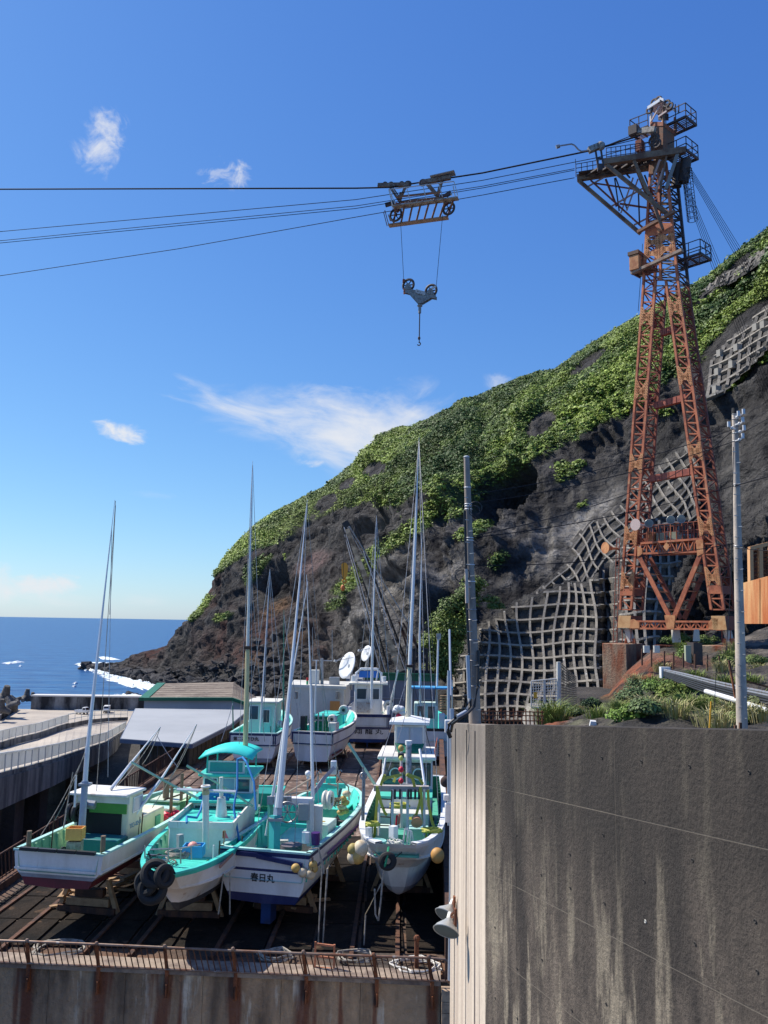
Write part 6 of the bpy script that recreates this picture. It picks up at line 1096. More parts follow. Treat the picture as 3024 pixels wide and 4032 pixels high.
def column(fl, fr, y0, y1, nbay, name):
    A = [PF(fl(y), y) for y in np.linspace(y0, y1, nbay+1)]; B = [PF(fr(y), y) for y in np.linspace(y0, y1, nbay+1)]
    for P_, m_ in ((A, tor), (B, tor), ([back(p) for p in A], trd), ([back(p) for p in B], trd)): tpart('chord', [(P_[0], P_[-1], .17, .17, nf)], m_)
    C_, D_ = [back(p) for p in A], [back(p) for p in B]
    for i in range(nbay):
        for P_, Q_, m_ in ((A, B, tor), (C_, D_, trd)):
            a, b = (P_[i], Q_[i+1]) if i % 2 else (Q_[i], P_[i+1]); tpart('diagonal_brace', [(a, b, .085, .05, nf)], m_); tpart('horizontal_brace', [(P_[i], Q_[i], .10, .08, nf)], m_)
        for P_, Q_, m_ in ((A, C_, trd), (B, D_, trd)):
            a, b = (P_[i], Q_[i+1]) if i % 2 else (Q_[i], P_[i+1]); tpart('side_brace', [(a, b, .05, .085, e1), (P_[i], Q_[i], .07, .09, e1)], m_)
    return A, B
column(LL, LR, 2400, 1103, 30, 'left'); column(RL, RR, 2400, 1103, 30, 'right')
def quadp(name, pts, th, m_, par=None): mb = MB(); mb.prism([p+nf*.10 for p in pts], -nf*th); return mb.build(name, m_, par or tw, smooth=False)
rvm = mat('rivet', (.40, .17, .07), rough=.6, fine=.1)
def gusset(fl, fr, y, h=38, dep=0):
    for side, (a, b) in ((0, (fl(y-h), fl(y+h))), (1, (fr(y-h), fr(y+h)))):
        L0 = fl if side == 0 else fr; sg = 1 if side == 0 else -1; w_ = (fr(y)-fl(y))
        pts = [PF(L0(y-h)-sg*3, y-h), PF(L0(y-h)+sg*6, y-h), PF(L0(y-h*.25)+sg*w_*.42, y-h*.28), PF(L0(y+h*.25)+sg*w_*.42, y+h*.28), PF(L0(y+h)+sg*6, y+h), PF(L0(y+h)-sg*3, y+h)]
        if dep: pts = [back(p)-nf*.15 for p in pts]
        g_ = quadp('gusset_plate', pts, .04, gus if not dep else trd)
        if not dep:
            mb = MB()
            for k in range(7):
                for q in (3, 11): c = PF(L0(y-h*.8+k*h*.27)+sg*q, y-h*.8+k*h*.27)+nf*.125; mb.box(c, (.035, .035, .035))
            r_ = mb.build('rivets', rvm, g_, smooth=False); r_['kind'] = 'stuff'
    quadp('tie_plate', [PF(fl(y-10)+8, y-9), PF(fr(y-10)-8, y-9), PF(fr(y+10)-8, y+9), PF(fl(y+10)+8, y+9)], .05, gus)
for y in (1247, 1536, 1825, 2110, 2290): gusset(LL, LR, y); gusset(LL, LR, y+8, 34, 1)
for y in (1208, 1480, 1774, 2072, 2270): gusset(RL, RR, y); gusset(RL, RR, y+8, 34, 1)
for fl, fr, y0, y1, m_ in ((LL, LR, 2318, 2345, tor), (RL, RR, 2305, 2338, tor), (LL, LR, 2424, 2472, mat('ochre_cover', (.62, .36, .16), rough=.6, col2=(.5, .25, .1), amt=.4, sc=2)), (RL, RR, 2425, 2480, mat('ochre_cover', (0, 0, 0)))):
    quadp('web_plate', [PF(fl(y0)-2, y0), PF(fr(y0)+2, y0), PF(fr(y1)+2, y1), PF(fl(y1)-2, y1)], .06, m_)
    P_ = [PF(fr(y0)+2, y0), PF(fr(y1)+2, y1)]; mb = MB(); mb.prism([P_[0], P_[1], back(P_[1]), back(P_[0])], -e1*.05); mb.build('side_plate', trd, tw, smooth=False)
    P_ = [PF(fl(y0)-2, y0), PF(fl(y1)-2, y1)]; mb = MB(); mb.prism([P_[0], P_[1], back(P_[1]), back(P_[0])], e1*.05); mb.build('side_plate', trd, tw, smooth=False)
for (xa, ya, xb, yb) in ((2583, 1303, 2643, 1283), (2556, 1592, 2684, 1557), (2538, 1882, 2726, 1847)):      # cross beams between the legs
    a, b = PF(xa, ya, -.8), PF(xb, yb, -.8); tpart('cross_beam', [(a, b, .5, .42, nf)], mat('cross_beam_red', (.42, .115, .07), rough=.7, col2=(.26, .07, .05), amt=.4, sc=2, fine=.12))
    for k in range(1, 7): c = a.lerp(b, k/7); tpart('stiffener', [(c+nf*.215+Vector((0, 0, .24)), c+nf*.215-Vector((0, 0, .24)), .04, .03)], trd)
def truss(name, xa, xb, yt0, yt1, yb0, yb1, n_, offs=(0,)):
    for o_ in offs:
        T_ = [PF(lerp(xa, xb, k/n_), lerp(yt0, yt1, k/n_), o_) for k in range(n_+1)]; B_ = [PF(lerp(xa, xb, k/n_), lerp(yb0, yb1, k/n_), o_) for k in range(n_+1)]
        tpart('truss_chord', [(T_[0], T_[-1], .16, .14)], tor); tpart('truss_chord', [(B_[0], B_[-1], .16, .14)], tor)
        for k in range(n_): tpart('truss_web', [((T_[k], B_[k+1]) if k % 2 else (B_[k], T_[k+1]))+(.08,), (T_[k], B_[k], .06)], tor)
truss('upper', 2524, 2758, 2140, 2122, 2180, 2172, 10, (0, -1.6)); truss('lower', 2490, 2810, 2446, 2448, 2474, 2478, 14, (0, -1.6))
tpart('walkway', [(PF(2520, 2136, -.8), PF(2756, 2120, -.8), 1.5, .1)], trd)
for k in range(11):
    x = 2524+k*23; tpart('walkway_post', [(PF(x, 2134-k*1.5, -.1), PF(x, 2134-k*1.5, -.1)+Vector((0, 0, 1.25)), .07)], trd); tpart('walkway_post', [(PF(x, 2134-k*1.5, -1.5), PF(x, 2134-k*1.5, -1.5)+Vector((0, 0, 1.25)), .07)], trd)
for dz in (.65, 1.25): tpart('walkway_rail', [(PF(2520, 2135, -.1)+Vector((0, 0, dz)), PF(2756, 2119, -.1)+Vector((0, 0, dz)), .06), (PF(2520, 2135, -1.5)+Vector((0, 0, dz)), PF(2756, 2119, -1.5)+Vector((0, 0, dz)), .06)], trd)
for x, w_ in ((2545, 1.1), (2580, .5), (2635, .8)): mb = MB(); mb.box(PF(x, 2112, -.9), (w_, .6, .75), TA); mb.build('equipment_box', gus if x == 2545 else mat('pale_green_box', (.30, .33, .24)), tw)
for pts in (((2518, 2192), (2640, 2436)), ((2760, 2178), (2652, 2436))):       # V brace, twin flanged beams
    a, b = PF(*pts[0]), PF(*pts[1]); tpart('v_brace', [(a, b, .34, .12, nf)], tor); a2, b2 = a-nf*1.55, b-nf*1.55; tpart('v_brace', [(a2, b2, .34, .12, nf)], trd)
    for k in range(1, 7): tpart('v_brace_batten', [(a.lerp(b, k/7), a2.lerp(b2, k/7), .22, .08)], trd if k % 2 else gus)
quadp('foot_plate', [PF(2618, 2422), PF(2662, 2422), PF(2655, 2478), PF(2628, 2478)], .12, gus)
for pts in ([(2497, 2438), (2520, 2450), (2520, 2474), (2481, 2474), (2484, 2440)], [(2806, 2432), (2792, 2452), (2792, 2478), (2830, 2480), (2830, 2436)], [(2512, 2150), (2530, 2160), (2532, 2180), (2512, 2195)], [(2742, 2128), (2770, 2124), (2772, 2180), (2748, 2190)], [(2626, 2136), (2640, 2152), (2626, 2172), (2614, 2152)]): quadp('corner_gusset', [PF(*p) for p in pts], .06, gus)
# feet on hinged struts and concrete piers
for xa, ya, xb, yb in ((2455, 2476, 2470, 2528), (2848, 2484, 2858, 2528)):
    tpart('foot_strut', [(PF(xa, ya, -.6), PF(xb, yb, -.6), .42, .42)], mat('pale_strut', (.5, .47, .42), rough=.6)); tpart('foot_clevis', [(PF(xb-14, yb-14, -.5), PF(xb-18, yb+14, -.5), .12, .3), (PF(xb+10, yb-14, -.5), PF(xb+16, yb+14, -.5), .12, .3)], tor)
    tpart('foot_rod', [(PF(xa-14, 2474, -.3), PF(xa-12, 2530, -.3), .05), (PF(xa+22, 2474, -.3), PF(xa+20, 2530, -.3), .05)], trd)
pier = mat('rust_stained_pier', (.30, .22, .15), rough=.9, col2=(.22, .06, .025), amt=.52, sc=.9, streak=4, fine=.2, bump=.4, bsc=6)
rsol = mat('rust_soaked_concrete', (.24, .065, .025), rough=.9, col2=(.10, .04, .03), amt=.5, sc=1.2, fine=.3, bump=.5, bsc=5)
p0 = PF(2405, 2532, 1.2); p1 = PF(2500, 2536, 1.2); mb = MB(); mb.prism([(p0.x, p0.y, 22), (p1.x, p1.y, 22), (p1.x+2.2, p1.y+2.4, 22), (p0.x+2.0, p0.y+2.6, 22)], (0, 0, p0.z-22)); tag(mb.build('tower_pier', pier, None, bev=.05), 'tall rust-stained concrete pier under the left foot of the cableway tower', 'pier')
p0 = PF(2800, 2540, 1.4); p1 = PF(2895, 2545, 1.2); mb = MB(); mb.prism([(p0.x, p0.y, 24), (p1.x, p1.y, 24), (p1.x+2.2, p1.y+2.4, 24), (p0.x+2.0, p0.y+2.6, 24)], (0, 0, p0.z-24)); tag(mb.build('tower_pier', pier, None, bev=.05), 'rust-stained concrete pier under the right foot of the cableway tower', 'pier')
p0 = PF(2510, 2540, -2.0); p1 = PF(2790, 2546, -1.6); mb = MB(); mb.prism([(p0.x, p0.y, 25), (p1.x, p1.y, 25), (p1.x+1, p1.y+1, 25), (p0.x+1, p0.y+1, 25)], (0, 0, p0.z-25)); tag(mb.build('tower_footing_wall', rsol, None), 'low rust-red footing wall between the two tower piers', 'wall')
tpart('base_saddle', [(PF(2643, 2478, -.6), PF(2648, 2530, -.6), .4, .5)], mat('pale_strut', (0, 0, 0)))
# upper combined column
UL, UR = legline((2535, 1103), (2563, 640)), legline((2669, 1103), (2622, 640)); UM = legline((2602, 1103), (2593, 640))
A = [PF(UL(y), y) for y in np.linspace(1103, 640, 15)]; B = [PF(UR(y), y) for y in np.linspace(1103, 640, 15)]; Cc = [PF(UM(y), y) for y in np.linspace(1103, 640, 15)]
for P_, m_ in ((A, tor), (B, tor), (Cc, tor), ([back(p) for p in A], trd), ([back(p) for p in B], tdk)): tpart('chord', [(P_[0], P_[-1], .19, .19, nf)], m_)
for i in range(14):
    for P_, Q_, m_ in ((A, Cc, trd), (Cc, B, tgy), ([back(p) for p in A], [back(p) for p in B], tdk)): a, b = (P_[i], Q_[i+1]) if i % 2 else (Q_[i], P_[i+1]); tpart('diagonal_brace', [(a, b, .09, .05, nf)], m_); tpart('horizontal_brace', [(P_[i], Q_[i], .1, .08, nf)], m_)
    for P_, m_ in ((A, trd), (B, tdk)): a, b = (P_[i], back(P_[i+1])) if i % 2 else (back(P_[i]), P_[i+1]); tpart('side_brace', [(a, b, .05, .1, e1), (P_[i], back(P_[i]), .07, .09, e1)], m_)
for y in (905, 660): quadp('splice_plate', [PF(UL(y-28)-2, y-28), PF(UR(y-20)+2, y-26), PF(UR(y+20)+2, y+14), PF(UL(y+28)-2, y+28)], .06, tor if y > 800 else tgy)
for y in (1000, 955): gusset(UL, UM, y, 26); gusset(UM, UR, y-18, 26)
# head block, saddle, roof
hd = lambda x, y, o=0: PF(x, y, o)
def boxpx(name, x0, x1, y0, y1, o, dep, m_, tp=0):
    a, b, c, d = PF(x0, y1, o), PF(x1, y1, o), PF(x1-tp, y0, o), PF(x0+tp, y0, o); mb = MB(); mb.prism([a, b, c, d], e2*dep); return mb.build(name, m_, tw, smooth=False, bev=.02)
boxpx('head_block', 2564, 2614, 498, 602, .1, 1.75, tgy); boxpx('head_upper', 2563, 2615, 482, 499, .15, 1.8, tor)
for x in (2564, 2612): tpart('head_post', [(PF(x, 500, 0), PF(x, 425, 0), .17, .17), (PF(x, 500, -1.8), PF(x, 425, -1.8), .15, .15)], mat('pale_steel_post', (.55, .52, .48), rough=.6) if x < 2600 else tgy)
tpart('head_brace', [(PF(2568, 478, .1), PF(2600, 420, .1), .1), (PF(2596, 462, .1), PF(2628, 440, .1), .14)], mat('pale_pink_steel', (.55, .42, .38), rough=.6)); boxpx('shaded_panel', 2568, 2608, 428, 455, -.9, .1, tdk)
a, b, c, d = PF(2558, 440, .5), PF(2606, 408, .5), PF(2606, 396, .4)-nf*.6, PF(2558, 428, .4)-nf*.6; mb = MB(); mb.prism([PF(2557, 436, .3), PF(2605, 405, .3), PF(2605, 405, .3)-nf*2.2+Vector((0, 0, .3)), PF(2557, 436, .3)-nf*2.2+Vector((0, 0, .3))], (0, 0, .25)); mb.prism([PF(2605, 398, .3), PF(2620, 404, .3), PF(2620, 404, .3)-nf*2.2, PF(2605, 398, .3)-nf*2.2], (0, 0, .22)); mb.build('white_roof', wm_, tw, smooth=False)
for x, y in ((2560, 436), (2578, 405), (2595, 396), (2640, 420), (2628, 410)): mb = MB(); mb.torus(PF(x, y, .1), .25, .09, nf, 14, 6); mb.build('saddle_wheel', tdk, tw)
tpart('ladder_top', [(PF(2633, 390, -1), PF(2633, 420, -1), .08), (PF(2647, 392, -1), PF(2647, 425, -1), .08), (PF(2633, 398, -1), PF(2647, 400, -1), .05)], tdk)
def platform(poly, rail, name, th=.1, rh=1.15, posts=2, m_=tdk, rm=tdk):
    a0, a1, a2, a3 = poly
    for k in range(9): tpart('grating_bar', [(a0.lerp(a3, k/8), a1.lerp(a2, k/8), .05, .06)], tgy)
    for k in range(3): tpart('platform_joist', [(a0.lerp(a1, k/2)-Vector((0, 0, .06)), a3.lerp(a2, k/2)-Vector((0, 0, .06)), .10, .14)], tgy)
    for i in range(len(rail)-1):
        a, b = rail[i], rail[i+1]
        for dz in (.55, rh): tpart('guard_rail', [(a+Vector((0, 0, dz)), b+Vector((0, 0, dz)), .055)], rm)
        for k in range(posts+1): c = a.lerp(b, k/posts); tpart('guard_post', [(c, c+Vector((0, 0, rh)), .055)], rm)
        tpart('edge_beam', [(a, b, .12, .16)], m_)
z_ = lambda p, z: Vector((p.x, p.y, z))
# top right platform
q = PF(2616, 478, 0); pz = q.z; pl = [q-e1*.2-nf*.6, q+e1*1.5-nf*.6, q+e1*1.5+e2*2.3, q-e1*.2+e2*2.3]; platform([z_(p, pz) for p in pl], [z_(pl[0], pz), z_(pl[1], pz), z_(pl[2], pz), z_(pl[3], pz)], 'top')
q = PF(2562, 505, .4); pz = q.z; pl = [q, q-e1*1.5+nf*.2, q-e1*1.5+e2*1.2, q+e2*1.2]; platform([z_(p, pz) for p in pl], [z_(pl[0], pz), z_(pl[1], pz), z_(pl[2], pz)], 'top_left')
q = PF(2622, 606, 0); pz = q.z; pl = [q-e1*.2-nf*.6, q+e1*1.4-nf*.6, q+e1*1.4+e2*2.5, q-e1*.2+e2*2.5]; platform([z_(p, pz) for p in pl], [z_(pl[0], pz), z_(pl[1], pz), z_(pl[2], pz), z_(pl[3], pz)], 'mid')
q = PF(2668, 1010, -.2); pz = q.z; pl = [q-e1*.4-nf*.5, q+e1*1.5-nf*.5, q+e1*1.5+e2*2.2, q-e1*.4+e2*2.2]; platform([z_(p, pz) for p in pl], [z_(pl[0], pz), z_(pl[1], pz), z_(pl[2], pz), z_(pl[3], pz)], 'low')
tpart('platform_beam', [(PF(2500, 1084, .5), PF(2700, 993, .5), .35, .22)], mat('pale_beam', (.33, .25, .19), rough=.8, col2=(.22, .1, .06), amt=.4, sc=2)); tpart('platform_beam', [(PF(2525, 922, .5), PF(2670, 842, .5), .3, .22)], tgy)
q = PF(2505, 1082, .4); pl = [q, q+e1*1.6, q+e1*1.6+e2*1, q+e2*1]; platform([z_(p, q.z) for p in pl], [z_(pl[3], q.z), z_(pl[0], q.z)], 'cam', rh=1.0, posts=1); mb = MB(); mb.box(PF(2515, 1045, .3), (1.0, .8, 1.2), TA); mb.build('yellow_unit', gus, tw, bev=.03); mb = MB(); mb.box(PF(2512, 1008, .3), (1.1, .9, .3), TA); mb.tube([PF(2512, 1026, .3), PF(2512, 1010, .3)], .22, 8); mb.build('warning_horn', tgy, tw)
# caged ladders
def cage(x0, y0, x1, y1, o, n_):
    a, b = PF(x0, y0, o), PF(x1, y1, o)
    for k in range(n_+1):
        c = a.lerp(b, k/n_); mb = MB(); mb.torus(c+e1*.35, .36, .025, (b-a), 12, 4); mb.build('cage_hoop', tdk, tw)
    for dx, dy in ((-.0, 0), (.72, 0), (.35, .36), (.35, -.36)): tpart('cage_strip', [(a+e1*dx+e2*dy, b+e1*dx+e2*dy, .035)], tdk)
    mb = MB(); [mb.bar(a.lerp(b, k/40)+e2*.2, a.lerp(b, k/40)-e2*.2, .03) for k in range(41)]; r_ = mb.build('rungs', tdk, tw); r_['kind'] = 'stuff'
cage(2668, 660, 2690, 860, -.8, 9); cage(2541, 700, 2530, 945, -1.6, 9)
tpart('ladder_rail', [(PF(2420, 2120, -.3), PF(2405, 2560, -.3), .05), (PF(2432, 2120, -.3), PF(2420, 2560, -.3), .05)], trd)
mb = MB(); [mb.bar(PF(lerp(2420, 2405, k/30), lerp(2120, 2560, k/30), -.3), PF(lerp(2432, 2420, k/30), lerp(2120, 2560, k/30), -.3), .035) for k in range(31)]; r_ = mb.build('rungs', trd, tw); r_['kind'] = 'stuff'
# cantilever arm
ad = Vector((-.96, .27, 0)).normalized(); an_ = Vector((-.27, -.96, 0)).normalized()
PA = PLN(PF(2600, 620, .6), an_); PB = PLN(PF(2600, 620, .6)-an_*2.3, an_)
amx = mat('arm_beam', (.25, .17, .11), rough=.8, col2=(.13, .07, .045), amt=.5, sc=1, fine=.25); amp = mat('arm_brace_pale', (.46, .30, .24), rough=.7, fine=.12)
def arm(P_, segs):
    for (x0, y0, x1, y1, w_, m_) in segs: tpart('arm_brace', [(P_(x0, y0), P_(x1, y1), w_, w_, an_)], m_)
tpart('arm_beam', [(PA(2376, 640), PA(2700, 592), .42, .5)], amx); tpart('arm_beam', [(PB(2272, 702), PB(2590, 652), .42, .5)], amx); tpart('arm_beam', [(PB(2545, 664), PB(2575, 645), .4, .45), (PB(2575, 648), PA(2600, 612), .35, .4)], amx)
arm(PA, [(2384, 646, 2645, 858, .26, amx), (2440, 640, 2430, 640, .1, amx), (2496, 632, 2556, 768, .24, amx), (2560, 764, 2610, 905, .22, tgy), (2598, 630, 2560, 735, .16, amp), (2612, 665, 2580, 762, .16, amp), (2670, 600, 2622, 745, .26, mat('grey_brace', (.23, .22, .20), rough=.8)), (2625, 610, 2600, 745, .16, tgy)])
arm(PB, [(2280, 712, 2522, 920, .26, amx), (2326, 710, 2548, 912, .12, trd), (2385, 706, 2428, 812, .16, trd), (2420, 702, 2438, 830, .11, tdk), (2345, 722, 2520, 748, .1, trd), (2424, 700, 2470, 826, .1, tdk), (2514, 762, 2518, 880, .12, tdk), (2440, 802, 2600, 826, .12, trd), (2316, 734, 2440, 662, .11, amp), (2408, 812, 2530, 742, .11, amp), (2496, 886, 2640, 812, .11, amp), (2493, 700, 2445, 838, .11, amp), (2512, 705, 2468, 828, .11, amp), (2538, 690, 2570, 770, .12, tdk), (2500, 650, 2550, 780, .2, tgy), (2440, 655, 2480, 700, .12, tdk)])
for k in range(7): tpart('arm_cross_member', [(PA(2384+k*40, 642-k*6), PB(2300+k*40, 698-k*6), .12)], tdk)
mb = MB(); a, b, c, d = PA(2384, 636), PA(2640, 598), PA(2640, 598)-an_*.8, PA(2384, 636)-an_*.8; mb.prism([a, b, c, d], (0, 0, .05)); mb.build('arm_walkway', tdk, tw); mb = MB(); a, b = PB(2280, 697), PB(2560, 652); mb.prism([a, b, b+an_*.8, a+an_*.8], (0, 0, .05)); mb.build('arm_walkway', tdk, tw)
for P_, x0, y0, x1, y1, n_, hh in ((PA, 2388, 636, 2560, 612, 9, 1.15), (PB, 2268, 697, 2470, 662, 9, 1.15)):
    a, b = P_(x0, y0), P_(x1, y1)
    for k in range(n_+1): c = a.lerp(b, k/n_); tpart('guard_post', [(c, c+Vector((0, 0, hh)), .05)], tdk)
    for dz in (.4, .78, hh): tpart('guard_rail', [(a+Vector((0, 0, dz)), b+Vector((0, 0, dz)), .045)], tdk)
tpart('guard_rail', [(PB(2268, 697)+Vector((0, 0, 1.1)), PB(2268, 697)+Vector((0, 0, 1.1))+an_*.9, .045)], tdk)
# sheave drums on the right, cable block and lamp arm on the left
for x, y, r_ in ((2668, 650, .42), (2640, 668, .4)): mb = MB(); c = PF(x, y, -1.2); mb.tube([c-e1*.2-Vector((0, 0, .9)), c+e1*.1+Vector((0, 0, .9))], r_, 14); mb.build('counter_drum', tdk, tw)
for x, y, r_ in ((2588, 562, .42), (2556, 640, .36), (2600, 575, .3)): mb = MB(); c = PF(x, y, .5); mb.torus(c, r_, .09, nf, 16, 6); [mb.bar(c, c+(e1*math.cos(a)+Vector((0, 0, 1))*math.sin(a))*r_, .06) for a in (0, 1.05, 2.1, 3.14, 4.2, 5.25)]; mb.build('sheave', tdk, tw)
tpart('cable_head_arm', [(PF(2600, 525, .8), PF(2528, 535, .8)+Vector((0, 0, 0)), .3, .42)], mat('pale_mottled_steel', (.36, .34, .30), rough=.7, col2=(.15, .12, .1), amt=.5, sc=4)); mb = MB(); mb.box(PF(2518, 532, .8), (.7, .7, .75), TA); mb.build('cable_head_block', tdk, tw)
mb = MB(); mb.box(PF(2538, 590, .7), (.6, .5, .9), TA); mb.build('control_box', trd, tw)
hb_ = T('cable_clamp', 'grey cable clamp block with curved lamp arm left of the tower head', 'clamp', W(2350, 585, 59)); mb = MB(); mb.bar(W(2318, 592, 59), W(2372, 570, 59), .45, .4); mb.ball(W(2365, 575, 59), .35, 10, 7); mb.build('clamp_body', mat('pale_mottled_steel', (0, 0, 0)), hb_)
mb = MB(); mb.tube([W(x, y, 59) for x, y in ((2318, 592), (2290, 596), (2278, 590), (2262, 572), (2250, 567), (2205, 574), (2198, 577))], .06, 8); mb.build('lamp_arm', steel, hb_); mb = MB(); mb.tube([W(2203, 575, 59), W(2190, 579, 59)], .14, 10); mb.build('lamp', steel, hb_)
mb = MB(); [mb.bar(W(a[0], a[1], 59), W(b[0], b[1], 59), .1, .12) for a, b in (((2345, 592), (2355, 660)), ((2366, 588), (2376, 658)), ((2350, 625), (2372, 622)), ((2354, 655), (2376, 652)))]; mb.box(W(2362, 660, 59), (.35, .3, .5)); mb.build('hanger', tdk, hb_)
# floodlights on the walkway, horn speakers
for x, y, r_, aim, lab in ((2563, 2062, .36, (-.25, -.95, -.15), 'left pale green floodlight on the tower walkway'), (2649, 2048, .36, (-.3, -.95, -.1), 'middle pale green floodlight on the tower walkway'), (2690, 2045, .36, (-.05, -1, -.1), 'right pale green floodlight on the tower walkway')):
    c = PF(x, y, .3); aim = Vector(aim).normalized(); flood(c, r_*.85, aim, c-aim*.4+Vector((0, 0, -1.0)), lab)
for x, y, d_, lab in ((2532, 2070, Vector((-.8, -.6, 0)), 'pale pink horn speaker at the left end of the tower walkway'), (2418, 2160, Vector((-.9, -.45, 0)), 'orange horn speaker sticking out left of the tower leg')):
    c = PF(x, y, .3); mb = MB(); d_ = d_.normalized(); mb.tube([c+d_*.7, c+d_*.35, c-d_*.1, c-d_*.6], .5, 16); v = mb.v
    for i, (q, r_) in enumerate(((.7, .46), (.35, .24), (-.1, .1), (-.6, .09))):
        for j in range(16): w_ = Vector(v[i*16+j])-(c+d_*q); v[i*16+j] = tuple(c+d_*q+w_.normalized()*r_)
    tag(mb.build('horn_speaker', gus if x < 2500 else mat('pale_pink_steel', (0, 0, 0)), None, ang=60), lab, 'speaker')
# ================= CABLES =================
cab = mat('wire_rope', (.02, .02, .024), rough=.8, spec=.1, fine=0)
def cable(name, pts, r, label, grp=None, n=14, cat='cable'):
    P_ = []
    for i in range(len(pts)-1):
        (x0, y0, d0, *s0), (x1, y1, d1, *_) = pts[i], pts[i+1]; a, b = W(x0, y0, d0), W(x1, y1, d1); sg = s0[0] if s0 else 0
        P_ += [a.lerp(b, k/n)+Vector((0, 0, -4*sg*(k/n)*(1-k/n))) for k in range(n if i < len(pts)-2 else n+1)]
    mb = MB(); mb.tube(P_, r, 6); return tag(mb.build(name, cab, None), label, cat, grp)
cable('main_cable', [(-120, 745, 75), (0, 745, 73), (1400, 741, 65), (1530, 738, 64.5), (1695, 712, 64), (1900, 681, 63), (2330, 592, 59), (2518, 534, 58.5)], .062, 'thick main carrying cable from the picture left over the carriage to the tower head', n=3)
cable('haul_cable', [(-120, 922, 75), (0, 912, 73), (1400, 786, 65), (1900, 710, 63), (2345, 622, 59.5), (2560, 560, 59)], .028, 'thin haul cable running just below the main cable', n=4)
cable('haul_cable', [(-120, 958, 75), (0, 948, 73), (1400, 811, 65), (1900, 733, 63), (2262, 664, 60)], .026, 'upper cable of the close pair passing through the carriage', n=4)
cable('haul_cable', [(-120, 966, 75), (0, 957, 73), (1400, 821, 65), (1900, 740, 63), (2262, 670, 60)], .026, 'lower cable of the close pair passing through the carriage', n=4)
cable('haul_cable', [(-120, 1108, 75), (0, 1086, 73), (700, 980, 69), (1400, 855, 65), (1900, 768, 63), (2262, 700, 60)], .028, 'lowest thin haul cable below the carriage platform', n=4)
for k, (x, y) in enumerate(((2523, 520), (2520, 545))): cable('head_cable', [(2358, 585, 59), (x, y, 58.5)], .03, ['thin cable from the clamp up to the top platform', 'thin cable from the clamp to the head block'][k], n=4)
for i in range(5):
    cable('back_stay', [(2700+i*4, 660-i, 60), (2888+i*7, 993-i*4, 71), (3060+i*10, 1300-i*4, 85)], .02, ['leftmost', 'second', 'middle', 'fourth', 'rightmost'][i]+' back stay of the upper right bundle behind the tower head', 'back stays of the upper bundle', n=4)
    cable('back_stay', [(2690+i*4, 729-i, 60), (2803+i*8, 1051-i*3, 74), (2960+i*10, 1450-i*2, 92), (3100+i*12, 1800, 108)], .02, ['leftmost', 'second', 'middle', 'fourth', 'rightmost'][i]+' back stay of the lower left bundle behind the tower', 'back stays of the lower bundle', n=4)
cable('drop_line', [(2530, 960, 61), (2522, 1100, 61.5), (2513, 1225, 62)], .02, 'single thin line dropping beside the left tower leg', n=3)
# ================= CARRIAGE =================
cd = ad; cn = an_; CP = PLN(W(1650, 760, 64), cn)
ct = T('cable_carriage', 'rusty cableway carriage with wheels and a railed walkway hanging on the main cable', 'carriage', W(1650, 830, 64))
X4 = lambda x, y: (1400+x*.3617, 600+y*.3617)
def C4(x, y, o=0): a, b = X4(x, y); return CP(a, b, o)
def cpart(name, segs, m_):
    mb = MB()
    for s_ in segs: mb.bar(s_[0], s_[1], s_[2], s_[3] if len(s_) > 3 else s_[2])
    return mb.build(name, m_, ct, smooth=False)
cgr = mat('carriage_grey', (.21, .17, .13), rough=.7, col2=(.13, .07, .045), amt=.5, sc=4, fine=.2); cpl = mat('carriage_plank', (.40, .33, .25), rough=.8, col2=(.24, .15, .1), amt=.4, sc=2, fine=.2)
cpart('side_beam', [(C4(245, 360), C4(590, 352), .30, .30)], cgr); cpart('side_beam', [(C4(715, 330), C4(1035, 272), .30, .34)], cgr)
for x, y, r_ in ((320, 345, .22), (385, 345, .22), (500, 340, .22), (568, 348, .32), (732, 330, .32), (788, 318, .26), (950, 290, .24), (900, 300, .22)):
    mb = MB(); c = C4(x, y); mb.torus(c, r_*.8, r_*.25, cn, 18, 6); mb.tube([c-cn*.1, c+cn*.1], r_*.7, 12); mb.build('wheel', tdk, ct)
for a, b, w_ in (((370, 370), (470, 520), .2), ((395, 365), (480, 490), .1), ((550, 355), (500, 480), .18), ((500, 440), (480, 520), .25), ((770, 340), (880, 470), .2), ((795, 335), (890, 450), .1), ((940, 310), (915, 400), .2), ((915, 380), (895, 480), .24)): cpart('hanger_arm', [(C4(*a), C4(*b), w_)], cgr)
cpart('solar_board', [(C4(820, 282), C4(1082, 222), .8, .06)], mat('grey_board', (.34, .33, .31))); cpart('board_strut', [(C4(880, 270), C4(880, 300), .08), (C4(1000, 245), C4(1010, 280), .08), (C4(950, 262), C4(960, 290), .08)], cgr)
cpart('truss_top', [(C4(470, 545), C4(960, 490), .16)], tgy); cpart('truss_top', [(C4(470, 545, .9), C4(960, 490, .9), .12)], tgy)
for k in range(10): x = 490+k*46; cpart('truss_web', [(C4(x, 545-k*5), C4(x+(30 if k % 2 else -20)+15, 610-k*6, .5), .09)], amp if k % 3 else tgy)
cpart('near_plank', [(C4(440, 655, .9), C4(1140, 560, .9), .55, .10)], cpl); cpart('far_plank', [(C4(330, 745, -.9), C4(985, 655, -.9), .55, .10)], mat('tan_plank', (.46, .30, .20), rough=.8, col2=(.3, .18, .1), amt=.4, sc=2))
for k in range(8): cpart('cross_tie', [(C4(470+k*88, 668-k*12, .9), C4(380+k*84, 735-k*11, -.9), .14, .08)], tgy)
for (x0, y0), (x1, y1), o in (((400, 480), (1100, 395), 1.15), ):
    cpart('railing', [(C4(x0, y0, o), C4(x1, y1, o), .06)], mat('pale_steel_post', (0, 0, 0)))
